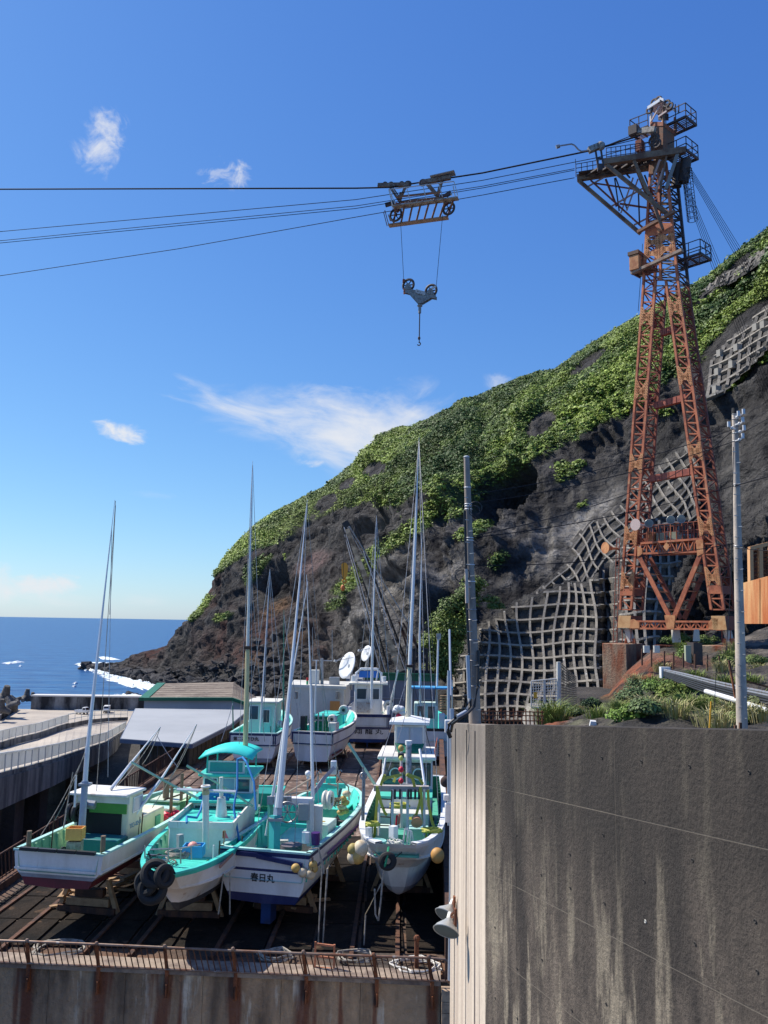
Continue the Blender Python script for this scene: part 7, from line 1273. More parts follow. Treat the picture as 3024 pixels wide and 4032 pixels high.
for a, b, o in (((400, 480), (440, 640), 1.1), ((408, 478), (466, 632), 1.1), ((590, 455), (632, 600), 1.1), ((765, 435), (802, 578), 1.1), ((935, 412), (975, 555), 1.1), ((1100, 395), (1140, 545), 1.1), ((1075, 400), (1105, 550), .5), ((1068, 518), (1075, 545), 1.1), ((268, 590), (305, 735), -1.1), ((290, 580), (330, 728), -.8), ((270, 590), (292, 580), -1), ((335, 640), (358, 712), -.6), ((400, 480), (412, 640), .4)): cpart('railing_post', [(C4(a[0], a[1], o), C4(b[0], b[1], o), .06)], tgy if o < 0 else mat('pale_steel_post', (0, 0, 0)))
for x, y, r_ in ((438, 680, .52), (1015, 612, .48)): mb = MB(); c = C4(x, y); mb.torus(c, r_, .1, cn+cd*.25, 24, 6); mb.ball(c, .14, 8, 6); [mb.bar(c, c+(cd*math.cos(a)+Vector((0, 0, 1))*math.sin(a))*r_, .07) for a in (0, 1.05, 2.1, 3.14, 4.2, 5.25)]; mb.build('sheave', tdk, ct)
cpart('end_bracket', [(C4(325, 575), C4(430, 545), .22, .3), (C4(985, 470), C4(1040, 435), .22, .3), (C4(920, 480), C4(1000, 465), .2)], tdk); cpart('end_box', [(C4(440, 640), C4(470, 560), .35, .4), (C4(975, 560), C4(1000, 520), .35, .4)], trd)
# hook block
hk = T('hook_block', 'grey triangular hook block with two spoked pulleys hanging under the carriage', 'hook block', C4(700, 1600))
def hp(name, mb, m_): return mb.build(name, m_, hk, ang=30)
for p_ in ((575, 1445, .47), (822, 1505, .47)):
    mb = MB(); c = C4(p_[0], p_[1]); mb.torus(c, p_[2], .10, cn+cd*.2, 26, 8); [mb.bar(c, c+(cd*math.cos(a)+Vector((0, 0, 1))*math.sin(a))*p_[2], .07) for a in (0, 1.05, 2.1, 3.14, 4.2, 5.25)]; mb.tube([c-cn*.15, c+cn*.2], .1, 10); hp('pulley', mb, tdk)
kgr = mat('hook_grey', (.25, .26, .25), rough=.6, col2=(.16, .14, .12), amt=.4, sc=5, fine=.1)
for o_ in (.16, -.20):
    mb = MB(); mb.prism([C4(525, 1530, o_), C4(545, 1480, o_), C4(880, 1565, o_), C4(880, 1600, o_), C4(830, 1590, o_), C4(730, 1650, o_), C4(680, 1650, o_), C4(585, 1545, o_)], cn*.05); hp('side_plate', mb, kgr)
    for pts in (((535, 1500), (565, 1435), (590, 1435), (618, 1505)), ((778, 1545), (810, 1490), (840, 1490), (862, 1560))): mb = MB(); mb.prism([C4(x, y, o_+.05) for x, y in pts], cn*.04); hp('pulley_cheek', mb, kgr)
mb = MB(); mb.prism([C4(663, 1500, .24), C4(768, 1530, .24), C4(768, 1570, .24), C4(663, 1545, .24)], cn*.02); hp('white_plate', mb, mat('worn_white_plate', (.55, .53, .5), rough=.7, col2=(.2, .18, .16), amt=.5, sc=9))
mb = MB(); mb.box(C4(530, 1510), (.12, .5, .35)); hp('end_plate', mb, tor); mb = MB(); mb.ball(C4(700, 1670), .22, 12, 8, (1, 1, .5)); mb.tube([C4(700, 1670), C4(698, 1750)], .12, 10); hp('swivel', mb, kgr); mb = MB(); mb.bar(C4(840, 1495, .3), C4(885, 1475, .3), .1, .14); hp('guide_arm', mb, cabm); mb = MB(); mb.box(C4(525, 1400), (.2, .2, .25)); hp('rope_clamp', mb, trd)
mb = MB(); mb.tube([C4(698, 1750), C4(694, 2000)], .045, 8); mb.ball(C4(692, 2022), .11, 8, 6, (1, 1, 1.5)); hp('hook_shank', mb, tdk); mb = MB(); c = C4(690, 2085); mb.torus(c, .12, .045, cn, 16, 8, -.4, 4.2); mb.tube([C4(692, 2030), C4(694, 2065)], .04, 6); hp('hook', mb, tdk)
mb = MB(); mb.tube([C4(490, 745), C4(525, 1400)], .02, 5); tag(mb.build('hoist_line', cab), 'left hoist line from the carriage to the hook block', 'cable'); mb = MB(); mb.tube([C4(948, 680), C4(878, 1465)], .02, 5); tag(mb.build('hoist_line', cab), 'right hoist line from the carriage to the hook block', 'cable')
# ================= CRAWLER CRANE =================
crm = mat('crane_dark', (.035, .033, .033), rough=.7, fine=.2); crt = mat('crane_tan', (.72, .52, .33), rough=.8, col2=(.2, .14, .09), amt=.5, sc=1, fine=.2); yell = mat('hook_yellow', (.75, .32, .03), rough=.5, fine=.08)
cr_ = T('crawler_crane', 'crawler crane with a long dark lattice boom standing behind the grey shed', 'crane', W(1610, 2760, 100))
R3 = lambda x, y, d=96: W(700+x*.7233, 1700+y*.7233, d)
a0, a1 = R3(1150, 1318, 97), R3(1250, 1318, 97); b0, b1 = R3(908, 512, 93), R3(935, 505, 93); nb = 20
def crp(name, segs, m_): mb = MB(); [mb.bar(*s_) for s_ in segs]; return mb.build(name, m_, cr_, smooth=False)
mid = [R3(1100, 1318, 97), R3(1250, 1318, 97)]; L0 = [R3(905+(1130-905)*k/nb, 520+(1318-520)*k/nb, 93+4*k/nb) for k in range(nb+1)]; R0 = [R3(940+(1245-940)*k/nb, 515+(1318-515)*k/nb, 93+4*k/nb) for k in range(nb+1)]
Lb = [p+Vector((.4, 1.5, .3)) for p in L0]; Rb = [p+Vector((.4, 1.5, .3)) for p in R0]
for P_ in (L0, Lb, Rb): crp('boom_chord', [(P_[0], P_[-1], .16)], crm)
for k in range(nb):
    for P_, Q_ in ((L0, R0), (Lb, Rb), (L0, Lb), (R0, Rb)): a, b = (P_[k], Q_[k+1]) if k % 2 else (Q_[k], P_[k+1]); crp('boom_lacing', [(a, b, .05), (P_[k], Q_[k], .045)], crm)
mb = MB(); q0 = R3(922, 530, 91.5); q1 = R3(1214, 1308, 94.5)
for k in range(9): a, b = q0.lerp(q1, k/9), q0.lerp(q1, (k+.97)/9); mb = MB(); mb.bar(a, b, .5+.03*k, .08, up=(0, -1, 0)); mb.build('boom_panel', crt, cr_, smooth=False)
crp('boom_head', [(R3(905, 520, 93), R3(935, 500, 93), .8, .9)], crm)
for pts in (((905, 520), (1140, 1340)), ((908, 560), (1100, 1290)), ((930, 515), (1250, 1030)), ((935, 515), (1255, 1045)), ((925, 520), (1200, 1020)), ((1010, 650), (1240, 1300))): crp('pendant_line', [(R3(pts[0][0], pts[0][1], 92), R3(pts[1][0], pts[1][1], 96), .06)], silver if pts[0][0] < 910 or pts[1][1] == 1300 else steel)
for pts in (((1250, 1035), (1310, 1180)), ((1205, 1035), (1250, 1180)), ((1225, 1040), (1320, 1200)), ((1210, 1050), (1290, 1210))): crp('gantry_frame', [(R3(*pts[0]), R3(*pts[1]), .22)], rustd)
for pts in (((1285, 1180), (1285, 1320)), ((1355, 1180), (1355, 1320)), ((1285, 1185), (1355, 1185)), ((1285, 1250), (1355, 1250)), ((1285, 1190), (1355, 1250)), ((1355, 1190), (1285, 1250)), ((1320, 1185), (1320, 1320))): crp('rear_frame', [(R3(*pts[0]), R3(*pts[1]), .3)], crm)
crp('crane_body', [(R3(1180, 1370, 98), R3(1380, 1370, 98), 4, 3.2)], crm); crp('crawler_track', [(R3(1150, 1420, 96), R3(1400, 1420, 96), 1, 1.4)], blk)
q = R3(908, 760, 92); hkb = T('crane_hook_block', 'bright orange-yellow crane hook block hanging from the boom tip', 'hook block', q); mb = MB(); mb.prism([q+Vector(v) for v in ((-.38, 0, .75), (-.2, 0, .95), (.15, 0, .95), (.38, 0, .6), (.3, 0, -.35), (.12, 0, -.75), (-.18, 0, -.75), (-.3, 0, -.3))], (0, .4, 0)); mb.build('block_plate', yell, hkb); mb = MB(); mb.torus(q+Vector((0, .2, -1.05)), .2, .09, (0, 1, 0), 14, 8); mb.build('hook', yell, hkb); mb = MB(); mb.tube([q+Vector((0, .2, .9)), R3(915, 530, 92)], .04, 5); mb.build('hoist_rope', crm, hkb)
q = R3(899, 850, 92); bl = T('crane_headache_ball', 'small orange ball weight hanging below the crane hook block', 'weight', q); mb = MB(); mb.ball(q, .3, 12, 9, (.8, .8, 1.2)); mb.build('ball', mat('orange_red', (.6, .16, .04), rough=.5), bl); mb = MB(); mb.tube([q+Vector((0, 0, .3)), R3(905, 530, 92)], .03, 5); mb.build('rope', crm, bl)
# ================= SLOPE GRID (sprayed concrete lattice) =================
gcm = mat('lattice_concrete', (.265, .24, .20), rough=.9, col2=(.17, .155, .14), amt=.5, sc=.9, streak=2, fine=.2, bump=.4, bsc=5, col3=(.42, .41, .38), amt3=.25, sc3=1.4)
gbk = mat('slope_backing', (.095, .088, .08), rough=.95, col2=(.03, .029, .029), amt=.52, sc=.7, streak=2.5, fine=.3, bump=.9, bsc=1.6, col3=(.28, .275, .26), amt3=.28, sc3=.9)
def polyin(x, y, P_):
    c = False; n_ = len(P_)
    for i in range(n_):
        x1, y1 = P_[i]; x2, y2 = P_[(i+1) % n_]
        if (y1 > y) != (y2 > y) and x < (x2-x1)*(y-y1)/(y2-y1)+x1: c = not c
    return c
gxb, gyb = np.floor((qx-300)/14).astype(int), np.floor((qy-400)/14).astype(int); okb = (gxb >= 0) & (gxb < 230) & (gyb >= 0) & (gyb < 190); DM = np.full((190, 230), 999.)
np.minimum.at(DM, (gyb[okb], gxb[okb]), TP[okb, 1])
for _ in range(2):
    Pd = np.pad(DM, 1, mode='edge'); DM = sum(Pd[a:a+190, b:b+230] for a in range(3) for b in range(3))/9
def dskew(x, y, lift):
    fx, fy = (x-307)/14, (y-407)/14; ix, iy = int(max(0, min(228, fx))), int(max(0, min(188, fy))); tx, ty = fx-ix, fy-iy
    d = (DM[iy, ix]*(1-tx)+DM[iy, ix+1]*tx)*(1-ty)+(DM[iy+1, ix]*(1-tx)+DM[iy+1, ix+1]*tx)*ty; return W(x, y, min(d, 260)*.992-1.2-lift)
def lattice(name, label, poly, warp, us, vs_, depth, w_=.42, h_=.55, blocks=()):
    t = T(name, label, 'retaining wall', depth(poly[0][0], poly[0][1], 0)); cache = {}
    def pt(u, v, lift): x, y = warp(u, v); return x, y, depth(x, y, lift)
    # backing sheet
    mb = MB(); n_ = 3; uu = np.linspace(us[0], us[-1], (len(us)-1)*n_+1); vv = np.linspace(vs_[0], vs_[-1], (len(vs_)-1)*n_+1); idx = {}
    R = random.Random(2)
    for i, u in enumerate(uu):
        for j, v in enumerate(vv): x, y, p = pt(u, v, -.25+R.uniform(-.16, .16)); idx[i, j] = (len(mb.v), polyin(x, y, poly)); mb.v.append(tuple(p))
    for i in range(len(uu)-1):
        for j in range(len(vv)-1):
            q = [idx[i, j], idx[i+1, j], idx[i+1, j+1], idx[i, j+1]]
            if any(a[1] for a in q): mb.f.append(tuple(a[0] for a in q)); mb.m.append(0)
    if mb.f: mb.build('backing', gbk, t, ang=70, kind='stuff')
    def run(line):      # list of (x,y,p,up)
        segs = []; cur_ = []
        for x, y, p in line:
            if polyin(x, y, poly): cur_.append(p)
            else:
                if len(cur_) > 1: segs.append(cur_)
                cur_ = []
        if len(cur_) > 1: segs.append(cur_)
        return segs
    for k, u in enumerate(us):
        for sg in run([pt(u, v, h_*.25) for v in np.linspace(vs_[0], vs_[-1], (len(vs_)-1)*3+1)]):
            mb = MB(); [mb.bar(sg[i], sg[i+1]+(sg[i+1]-sg[i]).normalized()*.03, w_, h_, up=(-.3, -1, .55)) for i in range(len(sg)-1)]; mb.build('upright_beam', gcm, t, smooth=False)
    for v in vs_:
        for sg in run([pt(u, v, h_*.25+.02) for u in np.linspace(us[0], us[-1], (len(us)-1)*3+1)]):
            mb = MB(); [mb.bar(sg[i], sg[i+1]+(sg[i+1]-sg[i]).normalized()*.03, w_*.9, h_, up=(-.3, -1, .55)) for i in range(len(sg)-1)]; mb.build('level_beam', gcm, t, smooth=False)
    for (x, y) in blocks: mb = MB(); p = depth(x, y, .9); mb.box(p, (1.15, .8, 1.15), .4); mb.box(depth(x, y, 1.3), (.3, .25, .3), .4); mb.build('anchor_block', mat('anchor_concrete', (.33, .31, .27), rough=.9, fine=.15), t, smooth=False)
    return t
# main lower face: a steep convex panel standing in front of the slope
def dmain0(x, y, lift):
    d = 88-.012*(x-1770)+(2830-y)*.028+3.0*math.sin((x-1700)/190.)-2.0*math.cos((x-2050)/90.)*max(0, min(1, (2500-y)/200))
    d += max(0, 1900-x)*.10-(4.5*math.exp(-((x-2392)/22.)**2))*-1
    return W(x, y, d-lift)
def dmain(x, y, lift): a = dmain0(x, y, lift); b = dskew(x, y, lift); return a if a.y < b.y else b
polyA = [(1772, 2840), (1772, 2700), (1785, 2650), (1815, 2590), (1860, 2520), (1900, 2470), (1975, 2420), (2060, 2360), (2160, 2330), (2245, 2290), (2310, 2300), (2400, 2230), (2440, 2260), (2440, 2840)]
def warpA(u, v):
    x = 1750+u*43+8*math.sin(v*.9+u*.5)+(v-4)*3*math.sin(u*.8)-max(0, 3-v)*6; y = 2840-v*50+6*math.sin(u*.7+v*.4)+(max(0, u-9)*-1.2 if v > 5 else 0); return x, y
lattice('slope_lattice', 'large pale concrete lattice frame over the dark slope left of the cableway tower', polyA, warpA, list(range(0, 17)), list(range(0, 14)), dmain, .25, .6)

polyB = [(1900, 2478), (1980, 2410), (2080, 2350), (2180, 2280), (2235, 2210), (2265, 2120), (2330, 2055), (2420, 2010), (2480, 1930), (2560, 1860), (2640, 1790), (2700, 1740), (2745, 1820), (2745, 2030), (2700, 2090), (2560, 2125), (2450, 2200), (2400, 2285), (2310, 2300), (2200, 2330), (2060, 2365), (1950, 2440)]
def warpB(u, v): x = 1880+u*40+v*21+9*math.sin(v+u*.6); y = 2500-u*38-v*24+10*math.sin(u*.8+v*.9)+u*v*.6; return x, y
def warpB(u, v):
    cx = 1900+u*31; cy = float(np.interp(cx, [1900, 2080, 2235, 2330, 2480, 2640, 2740], [2470, 2365, 2250, 2110, 1990, 1840, 1750])); return cx+(v-3)*19+7*math.sin(u*.9+v), cy+(v-3)*30+7*math.sin(u*.6+v*1.3)
lattice('slope_lattice', 'narrow skewed concrete lattice climbing diagonally behind the tower legs', polyB, warpB, list(range(0, 31)), list(range(-2, 15)), dskew, .22, .5)
# the face seen between the tower legs
polyC = [(2440, 2560), (2440, 2130), (2560, 2050), (2680, 2040), (2720, 2120), (2640, 2300), (2600, 2420), (2585, 2560)]
def warpC(u, v): return 2425+u*40+9*math.sin(v*.6+u)+max(0, v-5)*3, 2570-v*50+7*math.sin(u+v*.5)
lattice('slope_lattice', 'pale concrete lattice seen through the tower between its two legs', polyC, warpC, list(range(0, 9)), list(range(0, 12)), lambda x, y, l_: min((W(x, y, 91-(y-2300)*.02+3*math.sin(x/70)-l_), dskew(x, y, l_)), key=lambda p: p.y), .26, .6)
# upper right bands
polyD = [(2780, 1580), (2785, 1440), (2850, 1360), (2930, 1290), (3024, 1205), (3200, 1100), (3200, 1280), (3040, 1330), (2990, 1400), (2900, 1490), (2830, 1560)]
lattice('slope_lattice', 'dark concrete lattice with square anchor blocks high on the right slope', polyD, lambda u, v: (2770+u*38+v*8+5*math.sin(v), 1610-v*40-u*20+6*math.sin(u*.9)), list(range(0, 13)), list(range(-2, 9)), dskew, .45, .7, [(2838, 1392), (2886, 1437), (2830, 1465), (2822, 1535), (2905, 1370), (2980, 1290), (3010, 1280)])
polyE = [(2735, 1170), (2800, 1110), (2830, 1085), (2900, 1060), (2960, 1010), (3040, 950), (3200, 850), (3200, 900), (3040, 1000), (2960, 1060), (2880, 1110), (2830, 1120), (2790, 1150)]
lattice('slope_lattice', 'thin high band of dark concrete lattice near the right ridge', polyE, lambda u, v: (2730+u*27+v*8, 1185-v*24-u*17+4*math.sin(u)), list(range(0, 18)), list(range(-3, 8)), dskew, .35, .5)
polyF = [(2610, 1800), (2660, 1740), (2720, 1700), (2770, 1560), (2800, 1560), (2790, 1700), (2740, 1800), (2700, 1850)]

# ================= ROCK MOUND BEHIND THE WALL =================
mm_ = mat('mound_rock', (.10, .085, .075), rough=.95, attr='Col', fine=.4, bump=1.0, bsc=2.5, col2=(.03, .028, .026), amt=.42, sc=.6)
mx = np.linspace(2020, 3500, 220); ms = np.linspace(0, 1, 130); MXg, MSg = np.meshgrid(mx, ms); MXg = MXg.ravel(); MSg = MSg.ravel()
topy = np.interp(MXg, [2020, 2100, 2180, 2300, 2400, 2470, 2560, 2700, 2800, 3024, 3500], [2880, 2862, 2830, 2770, 2730, 2640, 2560, 2540, 2545, 2470, 2430])
d0 = np.interp(MXg, [2020, 2400, 3500], [34, 26, 22]); d1 = np.interp(MXg, [2020, 2200, 2500, 3500], [46, 52, 62, 70]); dd_ = d0+(d1-d0)*MSg; yy_ = 2935+(topy-2935)*MSg**.8
R_ = np.array(CAMR); vx = (MXg-1512)/F; vy = -(yy_-2016)/F; Q = np.stack([vx*R_[0, 0]+vy*R_[0, 1]-R_[0, 2], vx*R_[1, 0]+vy*R_[1, 1]-R_[1, 2], vx*R_[2, 0]+vy*R_[2, 1]-R_[2, 2]], 1); Q = Q*(dd_/Q[:, 1])[:, None]; Q[:, 2] += E
nz_ = fbm(Q, .22, 4, 51)*1.1+fbm(Q, .7, 3, 52, True)*.35; Q[:, 2] += nz_*np.clip(MSg*5, 0, 1)*np.clip((1-MSg)*6, .25, 1)*.8
mqx, mqy = px_of(Q); cN = fbm(Q, .5, 4, 53); mc = mixc(np.tile([.035, .032, .030], (len(Q), 1)), np.tile([.17, .145, .12], (len(Q), 1)), np.clip(.4+cN*1.3, 0, 1))
rr_ = np.clip(smooth(0, .4, ell(mqx, mqy, 2480, 2680, 170, 50, -28)+cN*.3)+smooth(0, .4, ell(mqx, mqy, 2230, 2800, 130, 40, -35)+cN*.3)+.5*smooth(0, .5, ell(mqx, mqy, 2600, 2600, 300, 40, 3)+cN*.4), 0, 1)
mc = mixc(mc, np.tile([.26, .075, .03], (len(Q), 1)), rr_*.9); mc = mixc(mc, np.tile([.07, .09, .03], (len(Q), 1)), np.clip(smooth(0, .5, ell(mqx, mqy, 2650, 2770, 520, 90, 0)+cN*.8), 0, 1)*.5)
fm = np.array([[0, 1, 221, 220]])+(np.arange(129)[:, None]*220+np.arange(219)[None, :]).ravel()[:, None]
st(npmesh('rock_mound', Q, fm, mm_, mc, True))
mb = MB(); a = W(2030, 2900, 46); mb.prism([(12, 44, 17), (60, 44, 17), (60, 66, 17), (14, 66, 17)], (0, 0, 8.3)); st(mb.build('mound_base', land))
def mound_pt(x, y):
    k = int(np.argmin((mqx-x)**2+(mqy-y)**2)); return Vector(Q[k])
# bushes and grasses on the mound: each its own plant
def bush(x, y, r_, label, col, nl=1500, seed=0, flat=.7, grp='bushes on the rock mound behind the wall', lsz=.085, cat='bush', name='bush', P0=None, n_b=7):
    p = P0 or mound_pt(x, y); R = np.random.RandomState(seed); c = np.array(p)+np.stack([R.uniform(-1, 1, n_b)*r_*.6, R.uniform(-1, 1, n_b)*r_*.45, R.uniform(.1, .75, n_b)*r_*flat], 1)
    o = leafcloud(name, c, R.uniform(.4, .7, n_b)*r_, np.tile(col, (n_b, 1))*R.uniform(.75, 1.25, (n_b, 1)), leafm, nl=nl//n_b, lsz=lsz/r_*.9+.02, flat=.9, seed=seed)
    return tag(o, label, cat, grp)
straw = mat('dry_grass', (.44, .38, .20), rough=.8, col2=(.22, .26, .07), amt=.5, sc=2.5, fine=.2); ggrass = mat('green_grass', (.14, .21, .04), rough=.7, col2=(.25, .27, .07), amt=.5, sc=2.5, fine=.2)
def grass(p, r_, n_, label, m_, grp='grass tufts on the mound', hgt=1.0):
    mb = MB(); R = random.Random(int(p.x*31+p.y*17))
    for _ in range(n_):
        a = R.uniform(0, 6.28); rr = R.uniform(0, r_*.35); b = p+Vector((math.cos(a)*rr, math.sin(a)*rr, -.1)); ln = R.uniform(.6, 1.15)*hgt; out = R.uniform(.25, .9)*ln; d = Vector((math.cos(a), math.sin(a), 0)); s_ = Vector((-d.y, d.x, 0))*.015
        m1, tp_ = b+d*out*.35+Vector((0, 0, ln*.65)), b+d*out+Vector((0, 0, ln*(.55+R.uniform(0, .35)))); mb.add([b-s_, b+s_, m1+s_, m1-s_, tp_], [(0, 1, 2, 3), (3, 2, 4)])
    o = mb.build('grass_tuft', m_, None, smooth=False, flip=False); return tag(o, label, 'grass', grp)
bushes = [(2470, 2760, 1.5, (.075, .12, .045), 'broad dusty green bush at the left of the mound'), (2520, 2730, 1.3, (.09, .14, .05), 'bush just right of the broad dusty one'), (2590, 2740, 1.5, (.10, .17, .03), 'bright green bush in the middle of the mound'), (2650, 2750, 1.2, (.13, .18, .03), 'yellow-green bush beside the middle one'), (2720, 2740, 1.3, (.11, .17, .035), 'leafy green bush left of the leaning planks'), (2470, 2840, 1.2, (.12, .20, .03), 'vivid yellow-green bush low behind the wall'), (2560, 2830, 1.1, (.08, .12, .04), 'dull green bush low behind the wall'), (2330, 2790, 1.1, (.045, .08, .03), 'dark green bush beside the netted cage'), (2270, 2815, 1.2, (.04, .07, .025), 'darkest bush at the left end of the mound'), (2820, 2790, 1.0, (.12, .15, .04), 'small bush left of the right utility pole'), (2700, 2600, 1.4, (.10, .16, .03), 'bush growing by the rust-red footing wall'), (2660, 2540, 1.6, (.09, .15, .03), 'bush behind the tower between its legs'), (2790, 2540, 1.4, (.10, .15, .03), 'bush behind the right foot of the tower'), (2860, 2620, 1.4, (.12, .16, .04), 'bush left of the right utility pole at the footing'), (2990, 2620, 1.2, (.11, .16, .04), 'small bush beyond the right utility pole'), (2965, 2800, 1.1, (.10, .12, .05), 'dusty bush at the foot of the right utility pole'), (2910, 2850, .8, (.09, .13, .03), 'low weed bush behind the wall near the right pole')]
for i, (x, y, r_, c_, lab) in enumerate(bushes): bush(x, y, r_*.62, lab, np.array(c_), 1700, i+3)
random.seed(21)
GL = ['left of the yellow-green bush low behind the wall', 'between the two broad green bushes', 'right of the middle bright bush', 'just below the silver pipe head', 'under the broken orange planks', 'low behind the wall below the planks', 'left of the thin yellow marker post', 'left foot of the right utility pole', 'between pipe bundle and right utility pole', 'left of the leaning rusty bar', 'directly under the tower V brace', 'in the row of rusty posts, third gap', 'before the rust-red footing wall', 'right foot of the right utility pole', 'below the white pipe at the right edge', 'bottom right corner above the wall', 'between the pipes beyond the right pole', 'against the right tower pier', 'in front of the right tower pier', 'at the base of the yellow marker post', 'beside the netted cage end', 'on the rust-soaked rock below the left pier', 'above the thick white pipe start', 'under the rusty bin at the right edge', 'between the silver pipe head and the left bushes', 'right of the yellow marker post']
for i, (x, y) in enumerate(((2440, 2800), (2540, 2800), (2610, 2800), (2640, 2700), (2700, 2790), (2660, 2820), (2760, 2800), (2880, 2830), (2860, 2700), (2840, 2640), (2640, 2610), (2610, 2640), (2690, 2560), (2940, 2830), (2990, 2780), (3010, 2840), (2960, 2700), (2890, 2560), (2870, 2590), (2790, 2850), (2350, 2830), (2500, 2690), (2740, 2680), (2990, 2650), (2570, 2700), (2830, 2870))):
    grass(mound_pt(x, y), 1.7, 190, GL[i]+', '+('straw-coloured' if i % 2 else 'green')+' grass tuft', straw if i % 2 else ggrass, hgt=.85)
for i, (x, y, lab) in enumerate(((2170, 2835, 'plumed grass tuft left of the concrete wedge'), (2205, 2850, 'taller plumed grass tuft at the foot of the concrete wedge'), (2150, 2860, 'low grass tuft peeping over the wall'))):
    q = W(x, y+25, 44); grass(q, 1.2, 200, lab, ggrass, hgt=1.8)
# green bushes left of the lattice
for i, (x, y, r_) in enumerate(((1760, 2500, 2.6), (1800, 2430, 2.4), (1740, 2590, 2.6), (1830, 2380, 2.0), (1730, 2680, 2.2), (1790, 2540, 2.0), (1860, 2330, 1.6), (1945, 2400, 1.4), (1720, 2560, 1.8), (1755, 2640, 2.0))):
    bush(x, y, r_, ['shrub', 'shrub'][0] + ' on the slope edge left of the lattice, ' + ('middle of the strip', 'upper middle, yellow-green', 'lower left', 'near the top', 'lowest', 'right side', 'topmost', 'alone at the lattice upper edge', 'far left', 'lower middle')[i], np.array([.085, .13, .03] if i % 2 else [.12, .17, .035]), 1800, 50+i, 1.0, 'shrubs in the strip left of the lattice', .16, P0=W(x, y, 98), n_b=9)
# ================= FENCE CAGE, WEDGE, REBAR =================
wbar = mat('white_frame', (.62, .60, .55), rough=.5, fine=.08, col2=(.4, .3, .2), amt=.25, sc=3)
fc = T('net_cage', 'white framed net panel with yellow sign joined to a dark net panel', 'fence', W(2196, 2785, 50))
A0, A1, B0, B1 = W(2092, 2682, 50), W(2196, 2672, 50), W(2092, 2785, 50), W(2196, 2792, 50); D0, D1 = W(2268, 2665, 56), W(2268, 2770, 56); P0, P1 = W(2200, 2606, 50), W(2200, 2795, 50)
mb = MB(); mb.tube([P0, P1], .14, 10); mb.build('corner_post', wbar, fc)
for a, b in ((A0, A1), (A0, B0), (W(2144, 2678, 50), W(2144, 2790, 50)), (B0, B1)): mb = MB(); mb.tube([a, b], .05, 6); mb.build('frame_bar', wbar, fc)
for k in range(1, 11): mb = MB(); mb.bar(A0.lerp(A1, k/11), B0.lerp(B1, k/11), .03); mb.build('net_bar', wbar, fc)
for k in range(1, 10): mb = MB(); mb.bar(A0.lerp(B0, k/10), A1.lerp(B1, k/10), .03); mb.build('net_bar', wbar, fc)
nd = mat('dark_net', (.16, .155, .13), rough=.7)
q0, q1 = W(2206, 2610, 50), W(2206, 2790, 50)
for k in range(12): mb = MB(); mb.bar(q0.lerp(D0, k/11), q1.lerp(D1, k/11), .035); mb.build('net_bar', nd, fc)
for k in range(16): mb = MB(); mb.bar(q0.lerp(q1, k/15), D0.lerp(D1, k/15), .035); mb.build('net_bar', nd, fc)
mb = MB(); mb.box(W(2108, 2737, 49.9), (.18, .03, .34)); tag(mb.build('yellow_sign', mat('yellow_sign_paint', (.75, .42, .04), rough=.5)), 'small yellow sign fixed on the white net panel', 'sign')
mb = MB(); mb.prism([W(2068, 2860, 48), W(2172, 2860, 48), W(2172, 2788, 50), W(2092, 2788, 50)], (.3, 3.0, 0)); tag(mb.build('concrete_wedge', mat('wedge_concrete', (.26, .24, .21), rough=.9, col2=(.16, .15, .13), amt=.5, sc=1.5, streak=2, fine=.2)), 'sloping concrete block below the white net panel', 'block')
mb = MB(); mb.prism([W(2172, 2862, 49), W(2268, 2862, 52), W(2262, 2806, 52), W(2190, 2790, 50)], (.3, 3.0, 0)); tag(mb.build('concrete_wedge', land), 'black shaded block below the dark net panel', 'block')
rb = T('rebar_cage', 'thin rusty rebar frames standing above the wall before the lattice', 'rebar', W(2000, 2850, 40))
for k in range(17): x = 1880+k*16; mb = MB(); mb.bar(W(x, 2860, 40), W(x-2, 2792+6*(k % 3), 40), .05); mb.build('rebar', rust, rb)
for y in (2800, 2815, 2835): mb = MB(); mb.bar(W(1876, y, 40), W(2142, y+4, 40), .045); mb.build('rebar', rust, rb)
# stair / scaffold at the foot left of the lattice
sc_f = T('scaffold_stair', 'white scaffold frame with small steps at the left foot of the lattice', 'scaffold', W(1772, 2800, 60))
for a, b in (((1762, 2662), (1762, 2850)), ((1781, 2680), (1780, 2850)), ((1762, 2664), (1781, 2682)), ((1762, 2700), (1781, 2715))): mb = MB(); mb.tube([W(a[0], a[1], 60), W(b[0], b[1], 60)], .05, 6); mb.build('tube', wbar, sc_f)
for k in range(9): mb = MB(); mb.box(W(1752, 2740+k*10, 62), (.7, .3, .05)); mb.build('step', wood, sc_f)
# ================= UTILITY POLES & WIRES =================
pcm = mat('pole_concrete', (.55, .46, .37), rough=.8, col2=(.33, .29, .26), amt=.5, sc=2, streak=3, fine=.12, bump=.15, bsc=20)
pR = T('utility_pole', 'tall round concrete utility pole with insulators standing at the right behind the wall', 'utility pole', W(2922, 2890, 25))
mb = MB(); mb.tube([W(2924, 2960, 25), W(2893, 1625, 25)], .165, 18, .085); mb.build('pole_shaft', pcm, pR); mb = MB(); mb.tube([W(2893, 1630, 25), W(2893, 1608, 25)], .098, 14, .09); mb.build('cap', blk, pR)
insw = mat('insulator_white', (.6, .6, .6), rough=.4); 
for i, (y, x1) in enumerate(((1640, 2928), (1672, 2925), (1704, 2930), (1736, 2925), (1648, 2908), (1690, 2870))):
    a = W(2895, y, 24.9); b = W(x1, y-9, 24.6); mb = MB(); mb.bar(a, b, .03); mb.build('cross_arm', insw if i % 2 else steel, pR); mb = MB(); mb.tube([b, b+Vector((0, 0, .1)), b+Vector((0, 0, .16))], .05, 8); mb.ball(a.lerp(b, .55), .05, 8, 6); mb.build('insulator', insw, pR)
